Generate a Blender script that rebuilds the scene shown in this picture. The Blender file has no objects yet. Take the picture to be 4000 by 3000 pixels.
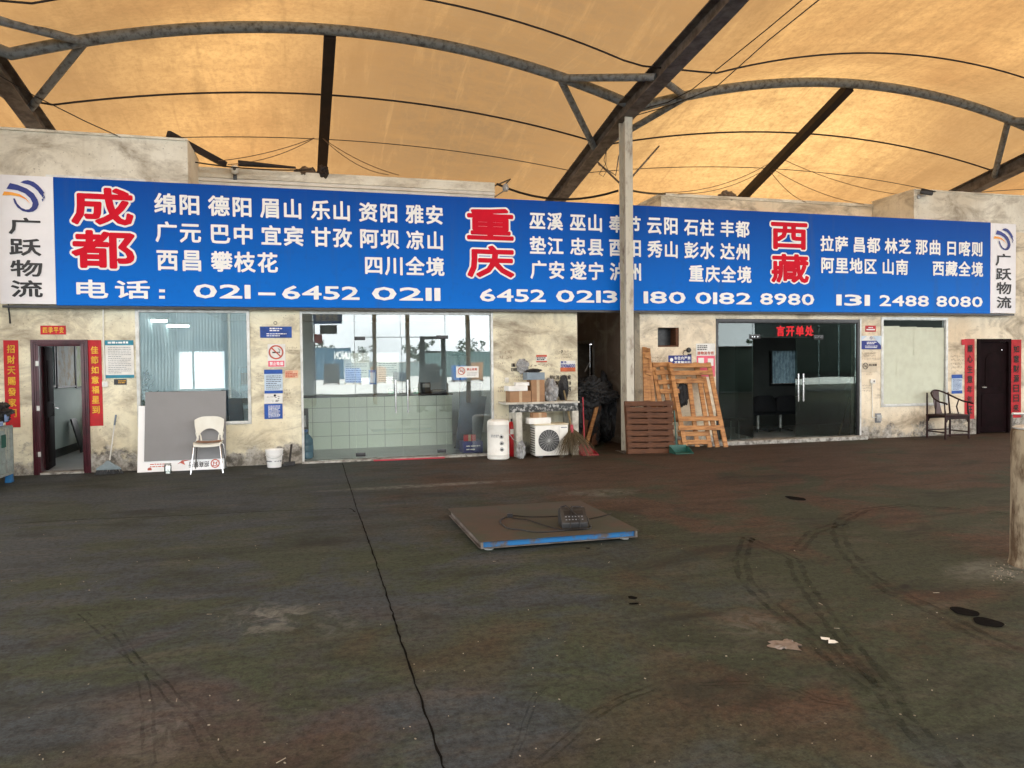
import bpy, bmesh, math, random
from mathutils import Vector, Matrix, noise

S = bpy.context.scene
COL = S.collection
rnd = random.Random(11)

# ------------------------------------------------------------------ camera, world, sun, exposure
EYE = Vector((0.0, 0.0, 1.6))
YAW, PITCH, ROLL, FPX = math.radians(15.06), math.radians(-1.49), 0.0112, 1606.0
FW = Vector((math.sin(YAW) * math.cos(PITCH), math.cos(YAW) * math.cos(PITCH), math.sin(PITCH)))
R0 = Vector((math.cos(YAW), -math.sin(YAW), 0))
U0 = R0.cross(FW)
RT = R0 * math.cos(ROLL) - U0 * math.sin(ROLL)
UP = U0 * math.cos(ROLL) + R0 * math.sin(ROLL)
cam = bpy.data.cameras.new("camera")
cam.sensor_width = 36.0
cam.lens = 36.0 * FPX / 2212.0
cam.clip_start, cam.clip_end = 0.05, 2000.0
camo = bpy.data.objects.new("camera", cam)
COL.objects.link(camo)
camo.matrix_world = Matrix(((RT.x, UP.x, -FW.x, EYE.x), (RT.y, UP.y, -FW.y, EYE.y), (RT.z, UP.z, -FW.z, EYE.z), (0, 0, 0, 1)))
S.camera = camo

SUN_EL, SUN_AZ = math.radians(44), math.radians(62)      # azimuth measured from +Y towards +X
w = bpy.data.worlds.new("World")
S.world = w
w.use_nodes = True
wn = w.node_tree.nodes
sky = wn.new('ShaderNodeTexSky')
sky.sky_type = 'NISHITA'
sky.sun_disc = False
sky.sun_elevation = SUN_EL
sky.sun_rotation = SUN_AZ
sky.air_density = 1.3
sky.dust_density = 8.0
sky.ozone_density = 0.6
wn['Background'].inputs['Strength'].default_value = 0.15
# high broken white cloud over the blue
tcw = wn.new('ShaderNodeTexCoord')
cn = wn.new('ShaderNodeTexNoise')
cn.inputs['Scale'].default_value = 2.6
cn.inputs['Detail'].default_value = 7
cn.inputs['Roughness'].default_value = .55
w.node_tree.links.new(tcw.outputs['Generated'], cn.inputs['Vector'])
cr = wn.new('ShaderNodeMapRange')
cr.inputs['From Min'].default_value, cr.inputs['From Max'].default_value = .34, .6
cr.inputs['To Min'].default_value, cr.inputs['To Max'].default_value = .45, 1.0
w.node_tree.links.new(cn.outputs['Fac'], cr.inputs['Value'])
cm = wn.new('ShaderNodeMix')
cm.data_type = 'RGBA'
cm.inputs[7].default_value = (11.5, 11.8, 12.2, 1)
w.node_tree.links.new(cr.outputs[0], cm.inputs[0])
w.node_tree.links.new(sky.outputs[0], cm.inputs[6])
w.node_tree.links.new(cm.outputs[2], wn['Background'].inputs['Color'])
sun = bpy.data.lights.new("sun", 'SUN')
sun.energy = 2.0
sun.angle = math.radians(10.0)
sun.color = (1.0, 0.95, 0.86)
suno = bpy.data.objects.new("sun", sun)
COL.objects.link(suno)
sd = Vector((math.sin(SUN_AZ) * math.cos(SUN_EL), math.cos(SUN_AZ) * math.cos(SUN_EL), math.sin(SUN_EL)))
suno.rotation_euler = sd.to_track_quat('Z', 'Y').to_euler()
S.view_settings.view_transform = 'Standard'
S.view_settings.look = 'None'
S.view_settings.exposure = 1.85
S.view_settings.gamma = 1.0
S.render.engine = 'CYCLES'
S.cycles.max_bounces = 10
S.cycles.diffuse_bounces = 5
S.cycles.glossy_bounces = 4
S.cycles.transparent_max_bounces = 16
S.cycles.sample_clamp_indirect = 8.0
S.cycles.use_denoising = True

# ------------------------------------------------------------------ photo measurements -> places in the yard
# each view: offset and scale of a measured crop of the photograph (4000 px wide)
VW = dict(d=(0, 0, .553), a=(0, 1200, 2.182), b=(500, 1200, 2.513), c=(1150, 1200, 2.675), e=(1850, 1200, 2.7646),
          g=(2220, 1200, 2.765), h=(2750, 1200, 2.86), k=(3350, 1200, 2.86), p=(1650, 1880, 2.3284),
          r1=(0, 0, 2.212), r2=(1000, 0, 2.074), r3=(2000, 0, 2.074), r4=(3000, 0, 2.074), n=(0, 1500, 3.607),
          t5=(0, 640, 2.212), t6=(1000, 700, 2.212), t7=(1800, 720, 1.8433), t8=(2900, 720, 2.011),
          fl=(0, 1840, 1.106), fr=(2000, 1840, 1.106), s8=(700, 560, 3.687), q=(3500, 300, 2.764), w=(2380, 380, 3.456),
          x=(3700, 1500, 2.0737))


def ray(v, x, y):
    ox, oy, s = VW[v]
    u, t = (ox + x / s) * .553, (oy + y / s) * .553
    return FW + RT * ((u - 1106.0) / FPX) - UP * ((t - 829.5) / FPX)


def at(v, x, y, Y):
    d = ray(v, x, y)
    return EYE + d * (Y / d.y)


def atx(v, x, y, X):
    d = ray(v, x, y)
    return EYE + d * (X / d.x)


def gd(v, x, y, z=0.0):
    d = ray(v, x, y)
    return EYE + d * ((z - EYE.z) / d.z)


def on(v, x, y, p0, n):
    d = ray(v, x, y)
    return EYE + d * ((p0 - EYE).dot(n) / d.dot(n))


# ------------------------------------------------------------------ mesh helpers
class MB:
    def __init__(s):
        s.v, s.f = [], []

    def add(s, vs, fs):
        b = len(s.v)
        s.v += [tuple(p) for p in vs]
        s.f += [tuple(b + i for i in f) for f in fs]
        return s

    def box(s, x0, x1, y0, y1, z0, z1):
        return s.add([(x0, y0, z0), (x1, y0, z0), (x1, y1, z0), (x0, y1, z0), (x0, y0, z1), (x1, y0, z1), (x1, y1, z1), (x0, y1, z1)],
                     [(0, 3, 2, 1), (4, 5, 6, 7), (0, 1, 5, 4), (1, 2, 6, 5), (2, 3, 7, 6), (3, 0, 4, 7)])

    def obox(s, c, sz, m=None):
        m = m or Matrix.Identity(3)
        c = Vector(c)
        vs = [c + m @ Vector((sx * sz[0] / 2, sy * sz[1] / 2, sz_ * sz[2] / 2)) for sz_ in (-1, 1) for sx, sy in ((-1, -1), (1, -1), (1, 1), (-1, 1))]
        return s.add(vs, [(0, 3, 2, 1), (4, 5, 6, 7), (0, 1, 5, 4), (1, 2, 6, 5), (2, 3, 7, 6), (3, 0, 4, 7)])

    def beam(s, p, q, wd, th, nrm=(0, -1, 0)):
        """board from p to q, wd wide across, th thick along nrm"""
        p, q = Vector(p), Vector(q)
        a = (q - p).normalized()
        n = Vector(nrm)
        n = (n - a * n.dot(a)).normalized()
        b = a.cross(n)
        m = Matrix((a, b, n)).transposed()
        return s.obox((p + q) / 2, ((q - p).length, wd, th), m)

    def tube(s, pts, r, n=8, cap=True):
        pts = [Vector(p) for p in pts]
        rs = r if isinstance(r, (list, tuple)) else [r] * len(pts)
        b = len(s.v)
        prev = None
        for i, p in enumerate(pts):
            d = (pts[min(i + 1, len(pts) - 1)] - pts[max(i - 1, 0)]).normalized()
            if prev is None:
                a = d.orthogonal().normalized()
            else:
                a = (prev - d * prev.dot(d))
                a = a.normalized() if a.length > 1e-6 else d.orthogonal().normalized()
            prev = a
            c = d.cross(a)
            for k in range(n):
                t = 2 * math.pi * k / n
                s.v.append(tuple(p + (a * math.cos(t) + c * math.sin(t)) * rs[i]))
        for i in range(len(pts) - 1):
            for k in range(n):
                k2 = (k + 1) % n
                s.f.append((b + i * n + k, b + i * n + k2, b + (i + 1) * n + k2, b + (i + 1) * n + k))
        if cap:
            s.f.append(tuple(b + k for k in reversed(range(n))))
            s.f.append(tuple(b + (len(pts) - 1) * n + k for k in range(n)))
        return s

    def lathe(s, prof, c, n=28, m=None):
        m = m or Matrix.Identity(3)
        c = Vector(c)
        b = len(s.v)
        for r, z in prof:
            for k in range(n):
                t = 2 * math.pi * k / n
                s.v.append(tuple(c + m @ Vector((r * math.cos(t), r * math.sin(t), z))))
        for i in range(len(prof) - 1):
            for k in range(n):
                k2 = (k + 1) % n
                s.f.append((b + i * n + k, b + i * n + k2, b + (i + 1) * n + k2, b + (i + 1) * n + k))
        s.f.append(tuple(b + k for k in reversed(range(n))))
        s.f.append(tuple(b + (len(prof) - 1) * n + k for k in range(n)))
        return s

    def prism(s, poly, fr, depth):
        """poly: 2-D points, fr: function (a, b, c) -> point"""
        n = len(poly)
        vs = [fr(a, b, 0) for a, b in poly] + [fr(a, b, depth) for a, b in poly]
        return s.add(vs, [tuple(range(n)), tuple(reversed(range(n, 2 * n)))] + [(i, i + n, (i + 1) % n + n, (i + 1) % n) for i in range(n)])

    def blob(s, c, sz, seed=0, amp=.25, sub=4, freq=2.2, floor=None):
        bm = bmesh.new()
        bmesh.ops.create_icosphere(bm, subdivisions=sub, radius=1.0)
        c = Vector(c)
        vs = []
        for v in bm.verts:
            d = v.co.normalized()
            k = 1 + amp * noise.noise(d * freq + Vector((seed * 3.1, seed * 1.7, 0))) + amp * .6 * abs(noise.noise(d * freq * 2.7 + Vector((0, seed * 2.3, 5)))) \
                + amp * .35 * noise.noise(d * freq * 6 + Vector((seed, 9, 0)))
            p = c + Vector((d.x * sz[0] * k, d.y * sz[1] * k, d.z * sz[2] * k))
            if floor is not None and p.z < floor:
                p.z = floor
            vs.append(p)
        fs = [tuple(v.index for v in f.verts) for f in bm.faces]
        bm.free()
        return s.add(vs, fs)

    def build(s, name, mat, parent=None, bevel=0.0, smooth=True, seg=2):
        me = bpy.data.meshes.new(name)
        me.from_pydata(s.v, [], s.f)
        bm = bmesh.new()
        bm.from_mesh(me)
        bmesh.ops.recalc_face_normals(bm, faces=bm.faces)
        if bevel > 0:
            es = [e for e in bm.edges if len(e.link_faces) == 2 and e.calc_face_angle(0) > .6]
            bmesh.ops.bevel(bm, geom=es, offset=bevel, segments=seg, profile=.6, affect='EDGES', clamp_overlap=True)
        bm.to_mesh(me)
        bm.free()
        if smooth:
            me.shade_smooth()
            me.set_sharp_from_angle(angle=math.radians(38))
        mats = mat if isinstance(mat, list) else [mat]
        for m in mats:
            me.materials.append(m)
        o = bpy.data.objects.new(name, me)
        COL.objects.link(o)
        if parent is not None:
            o.parent = parent
            if parent.type == 'EMPTY':
                o.matrix_parent_inverse = Matrix.Translation(-parent.location)
        return o


def thing(name, label, cat, loc, group=None):
    o = bpy.data.objects.new(name, None)
    o.empty_display_size = .1
    COL.objects.link(o)
    o.location = loc
    o['label'], o['category'] = label, cat
    if group:
        o['group'] = group
    return o


def tag(o, label, cat, group=None):
    o['label'], o['category'] = label, cat
    if group:
        o['group'] = group
    return o


def struct(o, kind='structure'):
    o['kind'] = kind
    return o


# ------------------------------------------------------------------ materials
class NT:
    def __init__(s, name):
        s.m = bpy.data.materials.new(name)
        s.m.use_nodes = True
        s.t = s.m.node_tree
        s.n, s.l = s.t.nodes, s.t.links
        s.b = s.n['Principled BSDF']
        s.out = s.n['Material Output']
        s.tc = s.n.new('ShaderNodeTexCoord')

    def mapped(s, scale=(1, 1, 1), rot=(0, 0, 0), loc=(0, 0, 0)):
        mp = s.n.new('ShaderNodeMapping')
        mp.inputs['Scale'].default_value = scale
        mp.inputs['Rotation'].default_value = rot
        mp.inputs['Location'].default_value = loc
        s.l.new(s.tc.outputs['Object'], mp.inputs[0])
        return mp.outputs[0]

    def noise(s, scale, detail=6, rough=.6, vec=None, dist=0.0):
        n = s.n.new('ShaderNodeTexNoise')
        n.inputs['Scale'].default_value = scale
        n.inputs['Detail'].default_value = detail
        n.inputs['Roughness'].default_value = rough
        n.inputs['Distortion'].default_value = dist
        s.l.new(vec if vec is not None else s.tc.outputs['Object'], n.inputs['Vector'])
        return n.outputs['Fac']

    def ramp(s, fac, lo, hi, a=0.0, b=1.0):
        r = s.n.new('ShaderNodeMapRange')
        r.inputs['From Min'].default_value, r.inputs['From Max'].default_value = lo, hi
        r.inputs['To Min'].default_value, r.inputs['To Max'].default_value = a, b
        s.l.new(fac, r.inputs['Value'])
        return r.outputs[0]

    def math(s, op, a, b=None):
        n = s.n.new('ShaderNodeMath')
        n.operation = op
        for i, x in enumerate((a, b)):
            if x is None:
                continue
            if isinstance(x, (int, float)):
                n.inputs[i].default_value = x
            else:
                s.l.new(x, n.inputs[i])
        return n.outputs[0]

    def mix(s, fac, a, b):
        n = s.n.new('ShaderNodeMix')
        n.data_type = 'RGBA'
        for i, x in ((0, fac), (6, a), (7, b)):
            if isinstance(x, (int, float)):
                n.inputs[i].default_value = x
            elif isinstance(x, tuple):
                n.inputs[i].default_value = (*x, 1) if len(x) == 3 else x
            else:
                s.l.new(x, n.inputs[i])
        return n.outputs[2]

    def xyz(s, vec=None):
        n = s.n.new('ShaderNodeSeparateXYZ')
        s.l.new(vec if vec is not None else s.tc.outputs['Object'], n.inputs[0])
        return n.outputs

    def spot(s, x, y, rx, ry, soft=1.0):
        """mask that is 1 at (x, y) on the ground and 0 outside an ellipse"""
        v = s.xyz(s.mapped((1 / rx, 1 / ry, 0), (0, 0, 0), (-x / rx, -y / ry, 0)))
        d = s.math('ADD', s.math('MULTIPLY', v[0], v[0]), s.math('MULTIPLY', v[1], v[1]))
        return s.ramp(d, 0.0, soft, 1.0, 0.0)

    def bump(s, h, strength=.2, dist=.01):
        n = s.n.new('ShaderNodeBump')
        n.inputs['Strength'].default_value = strength
        n.inputs['Distance'].default_value = dist
        s.l.new(h, n.inputs['Height'])
        s.l.new(n.outputs[0], s.b.inputs['Normal'])

    def set(s, **k):
        for a, x in k.items():
            i = s.b.inputs[{'color': 'Base Color', 'rough': 'Roughness', 'metal': 'Metallic', 'spec': 'Specular IOR Level'}[a]]
            if isinstance(x, (int, float)):
                i.default_value = x
            elif isinstance(x, tuple):
                i.default_value = (*x, 1)
            else:
                s.l.new(x, i)
        return s


def M(name, c1, c2=None, scale=6.0, lo=.4, hi=.65, rough=.6, metal=0.0, spec=.4, bump=0.0, bscale=None, stretch=(1, 1, 1)):
    t = NT(name)
    t.set(rough=rough, metal=metal, spec=spec)
    vec = t.mapped(stretch)
    c2 = c2 or tuple(x * .72 for x in c1)
    f = t.noise(scale, 7, .65, vec)
    t.set(color=t.mix(t.ramp(f, lo, hi), c1, c2))
    if bump:
        t.bump(t.noise(bscale or scale * 4, 5, .6, vec), bump, .008)
    return t.m


def glass(name, tint, base=.04, k=1.7, rough=0.0):
    t = NT(name)
    t.n.remove(t.b)
    tr = t.n.new('ShaderNodeBsdfTransparent')
    tr.inputs[0].default_value = (*tint, 1)
    gl = t.n.new('ShaderNodeBsdfGlossy')
    gl.inputs['Roughness'].default_value = rough
    gl.inputs[0].default_value = (.95, 1, 1, 1)
    fr = t.n.new('ShaderNodeFresnel')
    fr.inputs[0].default_value = 1.5
    f = t.math('MINIMUM', t.math('ADD', t.math('MULTIPLY', fr.outputs[0], k), base), 1.0)
    mx = t.n.new('ShaderNodeMixShader')
    t.l.new(f, mx.inputs[0])
    t.l.new(tr.outputs[0], mx.inputs[1])
    t.l.new(gl.outputs[0], mx.inputs[2])
    # slight waviness of cheap float glass
    bp = t.n.new('ShaderNodeBump')
    bp.inputs['Strength'].default_value = .05
    bp.inputs['Distance'].default_value = .02
    t.l.new(t.noise(1.1, 1, .4), bp.inputs['Height'])
    t.l.new(bp.outputs[0], gl.inputs['Normal'])
    t.l.new(mx.outputs[0], t.out.inputs[0])
    return t.m


def emit(name, c, st):
    t = NT(name)
    t.set(color=(0.02, 0.02, 0.02))
    t.b.inputs['Emission Color'].default_value = (*c, 1)
    t.b.inputs['Emission Strength'].default_value = st
    return t.m


def mk_plaster(name, c1, c2, seed, dirt=.5, low=True):
    t = NT(name)
    vec = t.mapped((1, 1, 1), (0, 0, 0), (seed * 7.3, 0, seed * 3.7))
    big = t.noise(.9, 5, .55, vec)
    col = t.mix(t.ramp(big, .35, .68), c1, c2)
    fine = t.noise(9, 8, .7, vec)
    col = t.mix(t.ramp(fine, .5, .8, 0, .35), col, tuple(x * .6 for x in c2))
    # soot and damp blotches
    smear = t.noise(1.3, 9, .68, t.mapped((1, 1, 1.9), (0, .5, 0), (seed * 2.1, 0, 1)), .6)
    col = t.mix(t.ramp(smear, .48, .70, 0, dirt), col, (.26, .215, .155))
    # rain streaks
    st = t.noise(5.5, 5, .6, t.mapped((1, 1, .06), (0, 0, 0), (seed, 0, 0)))
    col = t.mix(t.ramp(st, .58, .75, 0, .28), col, (.36, .3, .22))
    spk = t.noise(34, 3, .5, vec)
    col = t.mix(t.ramp(spk, .66, .72, 0, .55), col, (.2, .17, .13))
    if low:
        # soot arch over the left door, damp blots on the right hand pillar
        for x, z_, rx, rz, amt in ((-3.7, 2.3, 1.0, .45, .8), (3.9, 2.0, .7, .4, .45), (7.0, 2.2, .6, .35, .5), (-3.2, .55, .3, .25, .7)):
            mv = t.xyz(t.mapped((1 / rx, 0, 1 / rz), (0, 0, 0), (-x / rx, 0, -z_ / rz)))
            dd = t.math('ADD', t.math('MULTIPLY', mv[0], mv[0]), t.math('MULTIPLY', mv[2], mv[2]))
            k = t.math('MULTIPLY', t.ramp(dd, .1, 1.0, 1, 0), t.ramp(t.noise(3.5, 8, .7, vec, .8), .40, .66, 0, amt))
            col = t.mix(k, col, (.30, .25, .19))
        z = t.xyz()[2]
        edge = t.math('ADD', z, t.ramp(t.noise(1.6, 8, .72, vec), .3, .7, .36, -.36))
        peel = t.ramp(edge, .16, .30, 1, 0)
        grey = t.mix(t.ramp(t.noise(7, 8, .75, vec), .4, .6), (.10, .095, .085), (.52, .5, .45))
        col = t.mix(peel, col, grey)
        grime = t.ramp(t.math('ADD', z, t.ramp(fine, .3, .7, .12, -.12)), .0, .75, .55, 0)
        col = t.mix(t.math('MULTIPLY', grime, t.ramp(t.noise(3, 6, .6, vec), .3, .65)), col, (.2, .17, .12))
    t.set(color=col, rough=.86, spec=.25)
    t.bump(t.math('ADD', fine, t.math('MULTIPLY', big, 2.0)), .35, .012)
    return t.m


MT = {}
MT['plaster'] = mk_plaster('aged cream plaster', (.86, .83, .64), (.70, .62, .43), 1, .95)
MT['plaster_pink'] = mk_plaster('aged peach plaster', (.86, .78, .61), (.70, .58, .41), 4, .95)
MT['plaster_top'] = mk_plaster('weathered parapet plaster', (.80, .77, .66), (.62, .56, .44), 2, .9, False)
MT['plaster_brown'] = mk_plaster('dirty alley plaster', (.17, .12, .085), (.11, .08, .055), 3, .8, False)
MT['white_trim'] = M('old white board', (.72, .68, .6), (.5, .45, .38), 3, .45, .8, .7)


def mk_floor():
    t = NT('oil stained concrete floor')
    v = t.xyz()
    smear_v = t.mapped((.5, 1.5, 1), (0, 0, .12))
    n1 = t.noise(.55, 8, .62, t.mapped((1, 1, 1), (0, 0, 0), (3, 1, 0)), .4)
    n2 = t.noise(.8, 8, .65, t.mapped((1, 1, 1), (0, 0, .4), (11, 6, 0)), .5)
    sm = t.noise(2.2, 9, .7, smear_v, .3)
    fine = t.noise(22, 9, .78)
    right = t.ramp(t.math('ADD', v[0], t.ramp(n1, .3, .7, -2.5, 2.5)), 0.6, 2.8)
    # near the right hand shops the dirt turns brown, olive in patches elsewhere
    base = t.mix(t.ramp(n2, .46, .56), (.044, .053, .060), (.042, .052, .035))
    far = t.ramp(t.math('ADD', v[1], t.ramp(n1, .3, .7, -2, 2)), 6.0, 10.5)
    base = t.mix(t.math('MULTIPLY', far, .55), base, (.052, .060, .066))
    low = t.ramp(t.math('ADD', v[1], t.ramp(n2, .3, .7, -1.6, 1.6)), 4.6, 3.0)
    base = t.mix(t.math('MULTIPLY', low, t.ramp(n1, .46, .56, .0, .8)), base, (.062, .040, .030))
    brown = t.mix(t.ramp(t.math('ADD', n2, t.ramp(v[1], 6.0, 9.5, -.06, .10)), .44, .56), (.039, .047, .031), (.064, .042, .030))
    col = t.mix(right, base, brown)
    sm2 = t.noise(4.5, 9, .8, t.mapped((.5, 1.6, 1), (0, 0, -.15), (3, 8, 0)), .5)
    col = t.mix(t.ramp(sm, .52, .70, 0, .5), col, (.015, .014, .011))
    col = t.mix(t.ramp(sm2, .54, .70, 0, .55), col, (.014, .014, .012))
    hair = t.noise(7, 10, .85, t.mapped((1, 1, 1), (0, 0, .6), (9, 2, 0)), 2.2)
    col = t.mix(t.ramp(t.math('ABSOLUTE', t.math('SUBTRACT', hair, .5)), .0, .012, .7, 0), col, (.012, .012, .010))
    grain = t.noise(75, 3, .7)
    col = t.mix(t.ramp(grain, .56, .70, 0, .45), col, (.085, .085, .075))
    col = t.mix(t.ramp(grain, .44, .32, 0, .55), col, (.010, .010, .008))
    col = t.mix(t.ramp(sm2, .44, .32, 0, .5), col, (.075, .070, .058))
    col = t.mix(t.ramp(sm, .48, .28, 0, .6), col, (.078, .072, .060))
    col = t.mix(t.ramp(fine, .46, .64, 0, .75), col, (.011, .012, .010))
    col = t.mix(t.ramp(t.noise(60, 2, .5), .70, .76, 0, .4), col, (.12, .11, .095))
    blot = t.noise(1.1, 9, .7, t.mapped((.7, 1.5, 1), (0, 0, .2), (21, 3, 0)), .8)
    col = t.mix(t.ramp(blot, .52, .66, 0, .6), col, (.013, .013, .011))
    # pale scuffs and spilt powder, each at its own place
    scr = t.noise(5, 9, .75, t.mapped((1, 1, 1), (0, 0, .9)), 1.2)
    for x, y, rx, ry, lo, amt in SCUFFS:
        k = t.math('MULTIPLY', t.spot(x, y, rx, ry), t.ramp(scr, lo, lo + .2, 0, amt))
        col = t.mix(k, col, (.19, .19, .175))
    spots = t.noise(1.7, 3, .5, t.mapped((1, 1, 1), (0, 0, 0), (5, 9, 0)), .2)
    col = t.mix(t.ramp(spots, .70, .74, 0, .75), col, (.012, .011, .01))
    hv = t.n.new('ShaderNodeHueSaturation')
    hv.inputs['Value'].default_value = 1.22
    hv.inputs['Saturation'].default_value = 1.08
    t.l.new(col, hv.inputs['Color'])
    t.set(color=hv.outputs[0], rough=.74, spec=.12)
    t.bump(t.math('ADD', fine, t.math('MULTIPLY', sm, .4)), .35, .005)
    return t.m


_p = [gd('fl', 1150, 640), gd('fl', 1430, 640), gd('fl', 1850, 62), gd('fr', 2150, 430), gd('fr', 380, 95), gd('fr', 1050, 660), gd('fl', 700, 1100)]
SCUFFS = [(_p[0].x, _p[0].y, .30, .40, .48, .8), (_p[1].x, _p[1].y, .3, .4, .5, .35), (_p[2].x, _p[2].y, 1.6, .16, .38, .6), (_p[3].x + .15, _p[3].y, .75, .36, .36, .6),
          (_p[4].x, _p[4].y, .6, .3, .42, .5), (_p[5].x, _p[5].y, .3, .3, .45, .3), (_p[6].x, _p[6].y, .3, .4, .45, .3)]
MT['floor'] = mk_floor()
MT['yard'] = M('sunlit yard concrete', (.56, .55, .52), (.46, .45, .42), .4, .4, .65, .8)
MT['crack'] = M('dark joint filler', (.005, .005, .005), (.010, .009, .008), 20, rough=.95, spec=.03)


def mk_mark():
    t = NT('rubber tyre smear')
    t.set(color=(.007, .008, .005), rough=.9, spec=.05)
    tr = t.n.new('ShaderNodeBsdfTransparent')
    mx = t.n.new('ShaderNodeMixShader')
    f = t.ramp(t.noise(5, 8, .75, None, .4), .38, .68, 0, .42)
    t.l.new(f, mx.inputs[0])
    t.l.new(tr.outputs[0], mx.inputs[1])
    t.l.new(t.b.outputs[0], mx.inputs[2])
    t.l.new(mx.outputs[0], t.out.inputs[0])
    return t.m


MT['tyre_smear'] = mk_mark()


def mk_membrane():
    t = NT('yellowed canopy membrane')
    n1 = t.noise(.28, 6, .62, t.mapped((1, 1, 1), (0, 0, .3), (4.2, 1.5, 0)), .3)
    n2 = t.noise(1.4, 8, .7, t.mapped((.6, 2.2, 1), (0, 0, .5)), .4)
    c = t.mix(t.ramp(n1, .36, .64), (.295, .170, .064), (.19, .100, .037))
    v = t.xyz()
    # rain has carried dirt down towards the valleys, one bay is dirtier than the other
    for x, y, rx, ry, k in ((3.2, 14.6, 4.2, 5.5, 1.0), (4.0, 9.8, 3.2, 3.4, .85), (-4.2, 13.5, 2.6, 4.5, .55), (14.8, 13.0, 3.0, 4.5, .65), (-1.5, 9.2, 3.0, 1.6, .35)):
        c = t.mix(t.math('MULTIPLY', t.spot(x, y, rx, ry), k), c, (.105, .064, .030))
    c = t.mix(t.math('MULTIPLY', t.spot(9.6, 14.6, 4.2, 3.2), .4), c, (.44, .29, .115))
    c = t.mix(t.ramp(n2, .45, .72, 0, .55), c, (.16, .088, .033))
    run = t.noise(2.6, 7, .7, t.mapped((1.4, .16, .3), (0, 0, .06), (2, 5, 0)), .5)
    c = t.mix(t.ramp(run, .52, .74, 0, .6), c, (.13, .072, .028))
    c = t.mix(t.ramp(run, .46, .26, 0, .2), c, (.38, .225, .085))
    c = t.mix(t.ramp(t.noise(11, 9, .78), .44, .66, 0, .6), c, (.14, .078, .03))
    t.n.remove(t.b)
    tl = t.n.new('ShaderNodeBsdfTranslucent')
    df = t.n.new('ShaderNodeBsdfDiffuse')
    t.l.new(c, tl.inputs[0])
    t.l.new(c, df.inputs[0])
    mx = t.n.new('ShaderNodeMixShader')
    mx.inputs[0].default_value = .5
    t.l.new(tl.outputs[0], mx.inputs[1])
    t.l.new(df.outputs[0], mx.inputs[2])
    t.l.new(mx.outputs[0], t.out.inputs[0])
    return t.m


MT['membrane'] = mk_membrane()
MT['steel'] = M('grey painted steel with rust', (.22, .24, .245), (.055, .05, .045), 11, .46, .68, .6, .0, .4, .15)
MT['steel_brown'] = M('dark rusty steel', (.16, .14, .12), (.07, .055, .045), 5, .4, .6, .6, 0, .4, .15)
MT['steel_black'] = M('black strut', (.012, .010, .010), (.025, .015, .012), 5, rough=.7)
MT['column'] = M('chipped cream column paint', (.52, .49, .40), (.22, .17, .13), 9, .5, .72, .55, 0, .4, .2, stretch=(1, 1, .4))
MT['cable'] = M('black cable', (.012, .011, .011), rough=.5)
MT['cable_brown'] = M('brown cable', (.10, .05, .02), rough=.6)


def mk_banner():
    t = NT('blue banner vinyl')
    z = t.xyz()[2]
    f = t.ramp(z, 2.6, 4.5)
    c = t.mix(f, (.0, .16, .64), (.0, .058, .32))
    c = t.mix(t.ramp(t.noise(.5, 3, .5), .3, .7, 0, .25), c, (.002, .09, .5))
    drip = t.noise(4.0, 6, .65, t.mapped((1, 1, .07)))
    c = t.mix(t.ramp(drip, .56, .76, 0, .30), c, (.05, .10, .22))
    c = t.mix(t.ramp(t.noise(7, 7, .7), .55, .8, 0, .25), c, (.02, .05, .17))
    t.set(color=c, rough=.55, spec=.12)
    t.bump(t.noise(.9, 3, .45, t.mapped((1.3, 1, .5))), .25, .05)
    return t.m


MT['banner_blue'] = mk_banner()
MT['banner_white'] = M('white banner vinyl', (.80, .79, .80), (.72, .71, .73), 1.2, rough=.42)
MT['letter_white'] = M('white print', (.86, .87, .86), (.80, .81, .8), 2, rough=.6, spec=.2)
MT['letter_red'] = M('red print', (.62, .003, .02), (.54, .003, .02), 1.5, rough=.6, spec=.15)
MT['letter_black'] = M('black print', (.012, .012, .014), (.03, .03, .03), 2, rough=.5)
MT['navy'] = M('navy print', (.008, .018, .16), (.01, .03, .25), 2, rough=.45)
MT['orange'] = M('orange print', (.85, .28, .03), (.85, .5, .04), 3, rough=.45)
MT['gold'] = M('gold lettering', (.75, .42, .04), (.5, .25, .02), 9, rough=.4, metal=.3)
MT['scroll_red'] = M('faded red couplet paper', (.52, .012, .02), (.38, .012, .015), 6, rough=.6, bump=.3, bscale=9)
MT['paper'] = M('white paper', (.78, .78, .74), (.66, .65, .6), 5, rough=.75)
MT['paper_pink'] = M('pink poster paper', (.78, .14, .2), (.7, .1, .16), 4, rough=.6)
MT['paper_blue'] = M('blue poster paper', (.02, .09, .38), (.015, .05, .22), 6, rough=.6)
MT['paper_teal'] = M('teal header print', (.03, .24, .34), (.02, .2, .28), 5, rough=.6)
MT['paper_light'] = M('pale blue poster paper', (.55, .66, .75), (.45, .56, .68), 5, rough=.6)
MT['grey_print'] = M('grey print', (.22, .23, .25), rough=.6)
MT['ink'] = M('black marker ink', (.02, .018, .016), (.06, .05, .045), 30, rough=.8)
MT['ink_red'] = M('faded red print', (.55, .1, .06), (.42, .12, .09), 12, rough=.8)
MT['ink_pale'] = M('faded pencil ink', (.34, .27, .20), (.45, .37, .28), 25, rough=.9)
MT['maroon'] = M('maroon painted door frame', (.075, .012, .02), (.04, .008, .012), 6, rough=.35, spec=.5, bump=.1)
MT['dark_door'] = M('dark brown door', (.012, .005, .006), (.007, .004, .004), 6, rough=.7, spec=.05)
MT['alu'] = M('white aluminium frame', (.66, .67, .64), (.5, .5, .46), 8, rough=.45, metal=.2)
MT['chrome'] = M('polished steel', (.75, .75, .75), (.6, .6, .6), 20, rough=.15, metal=1.0)
MT['black_metal'] = M('black metal fitting', (.012, .012, .013), (.03, .03, .03), 15, rough=.4, spec=.5)
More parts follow.
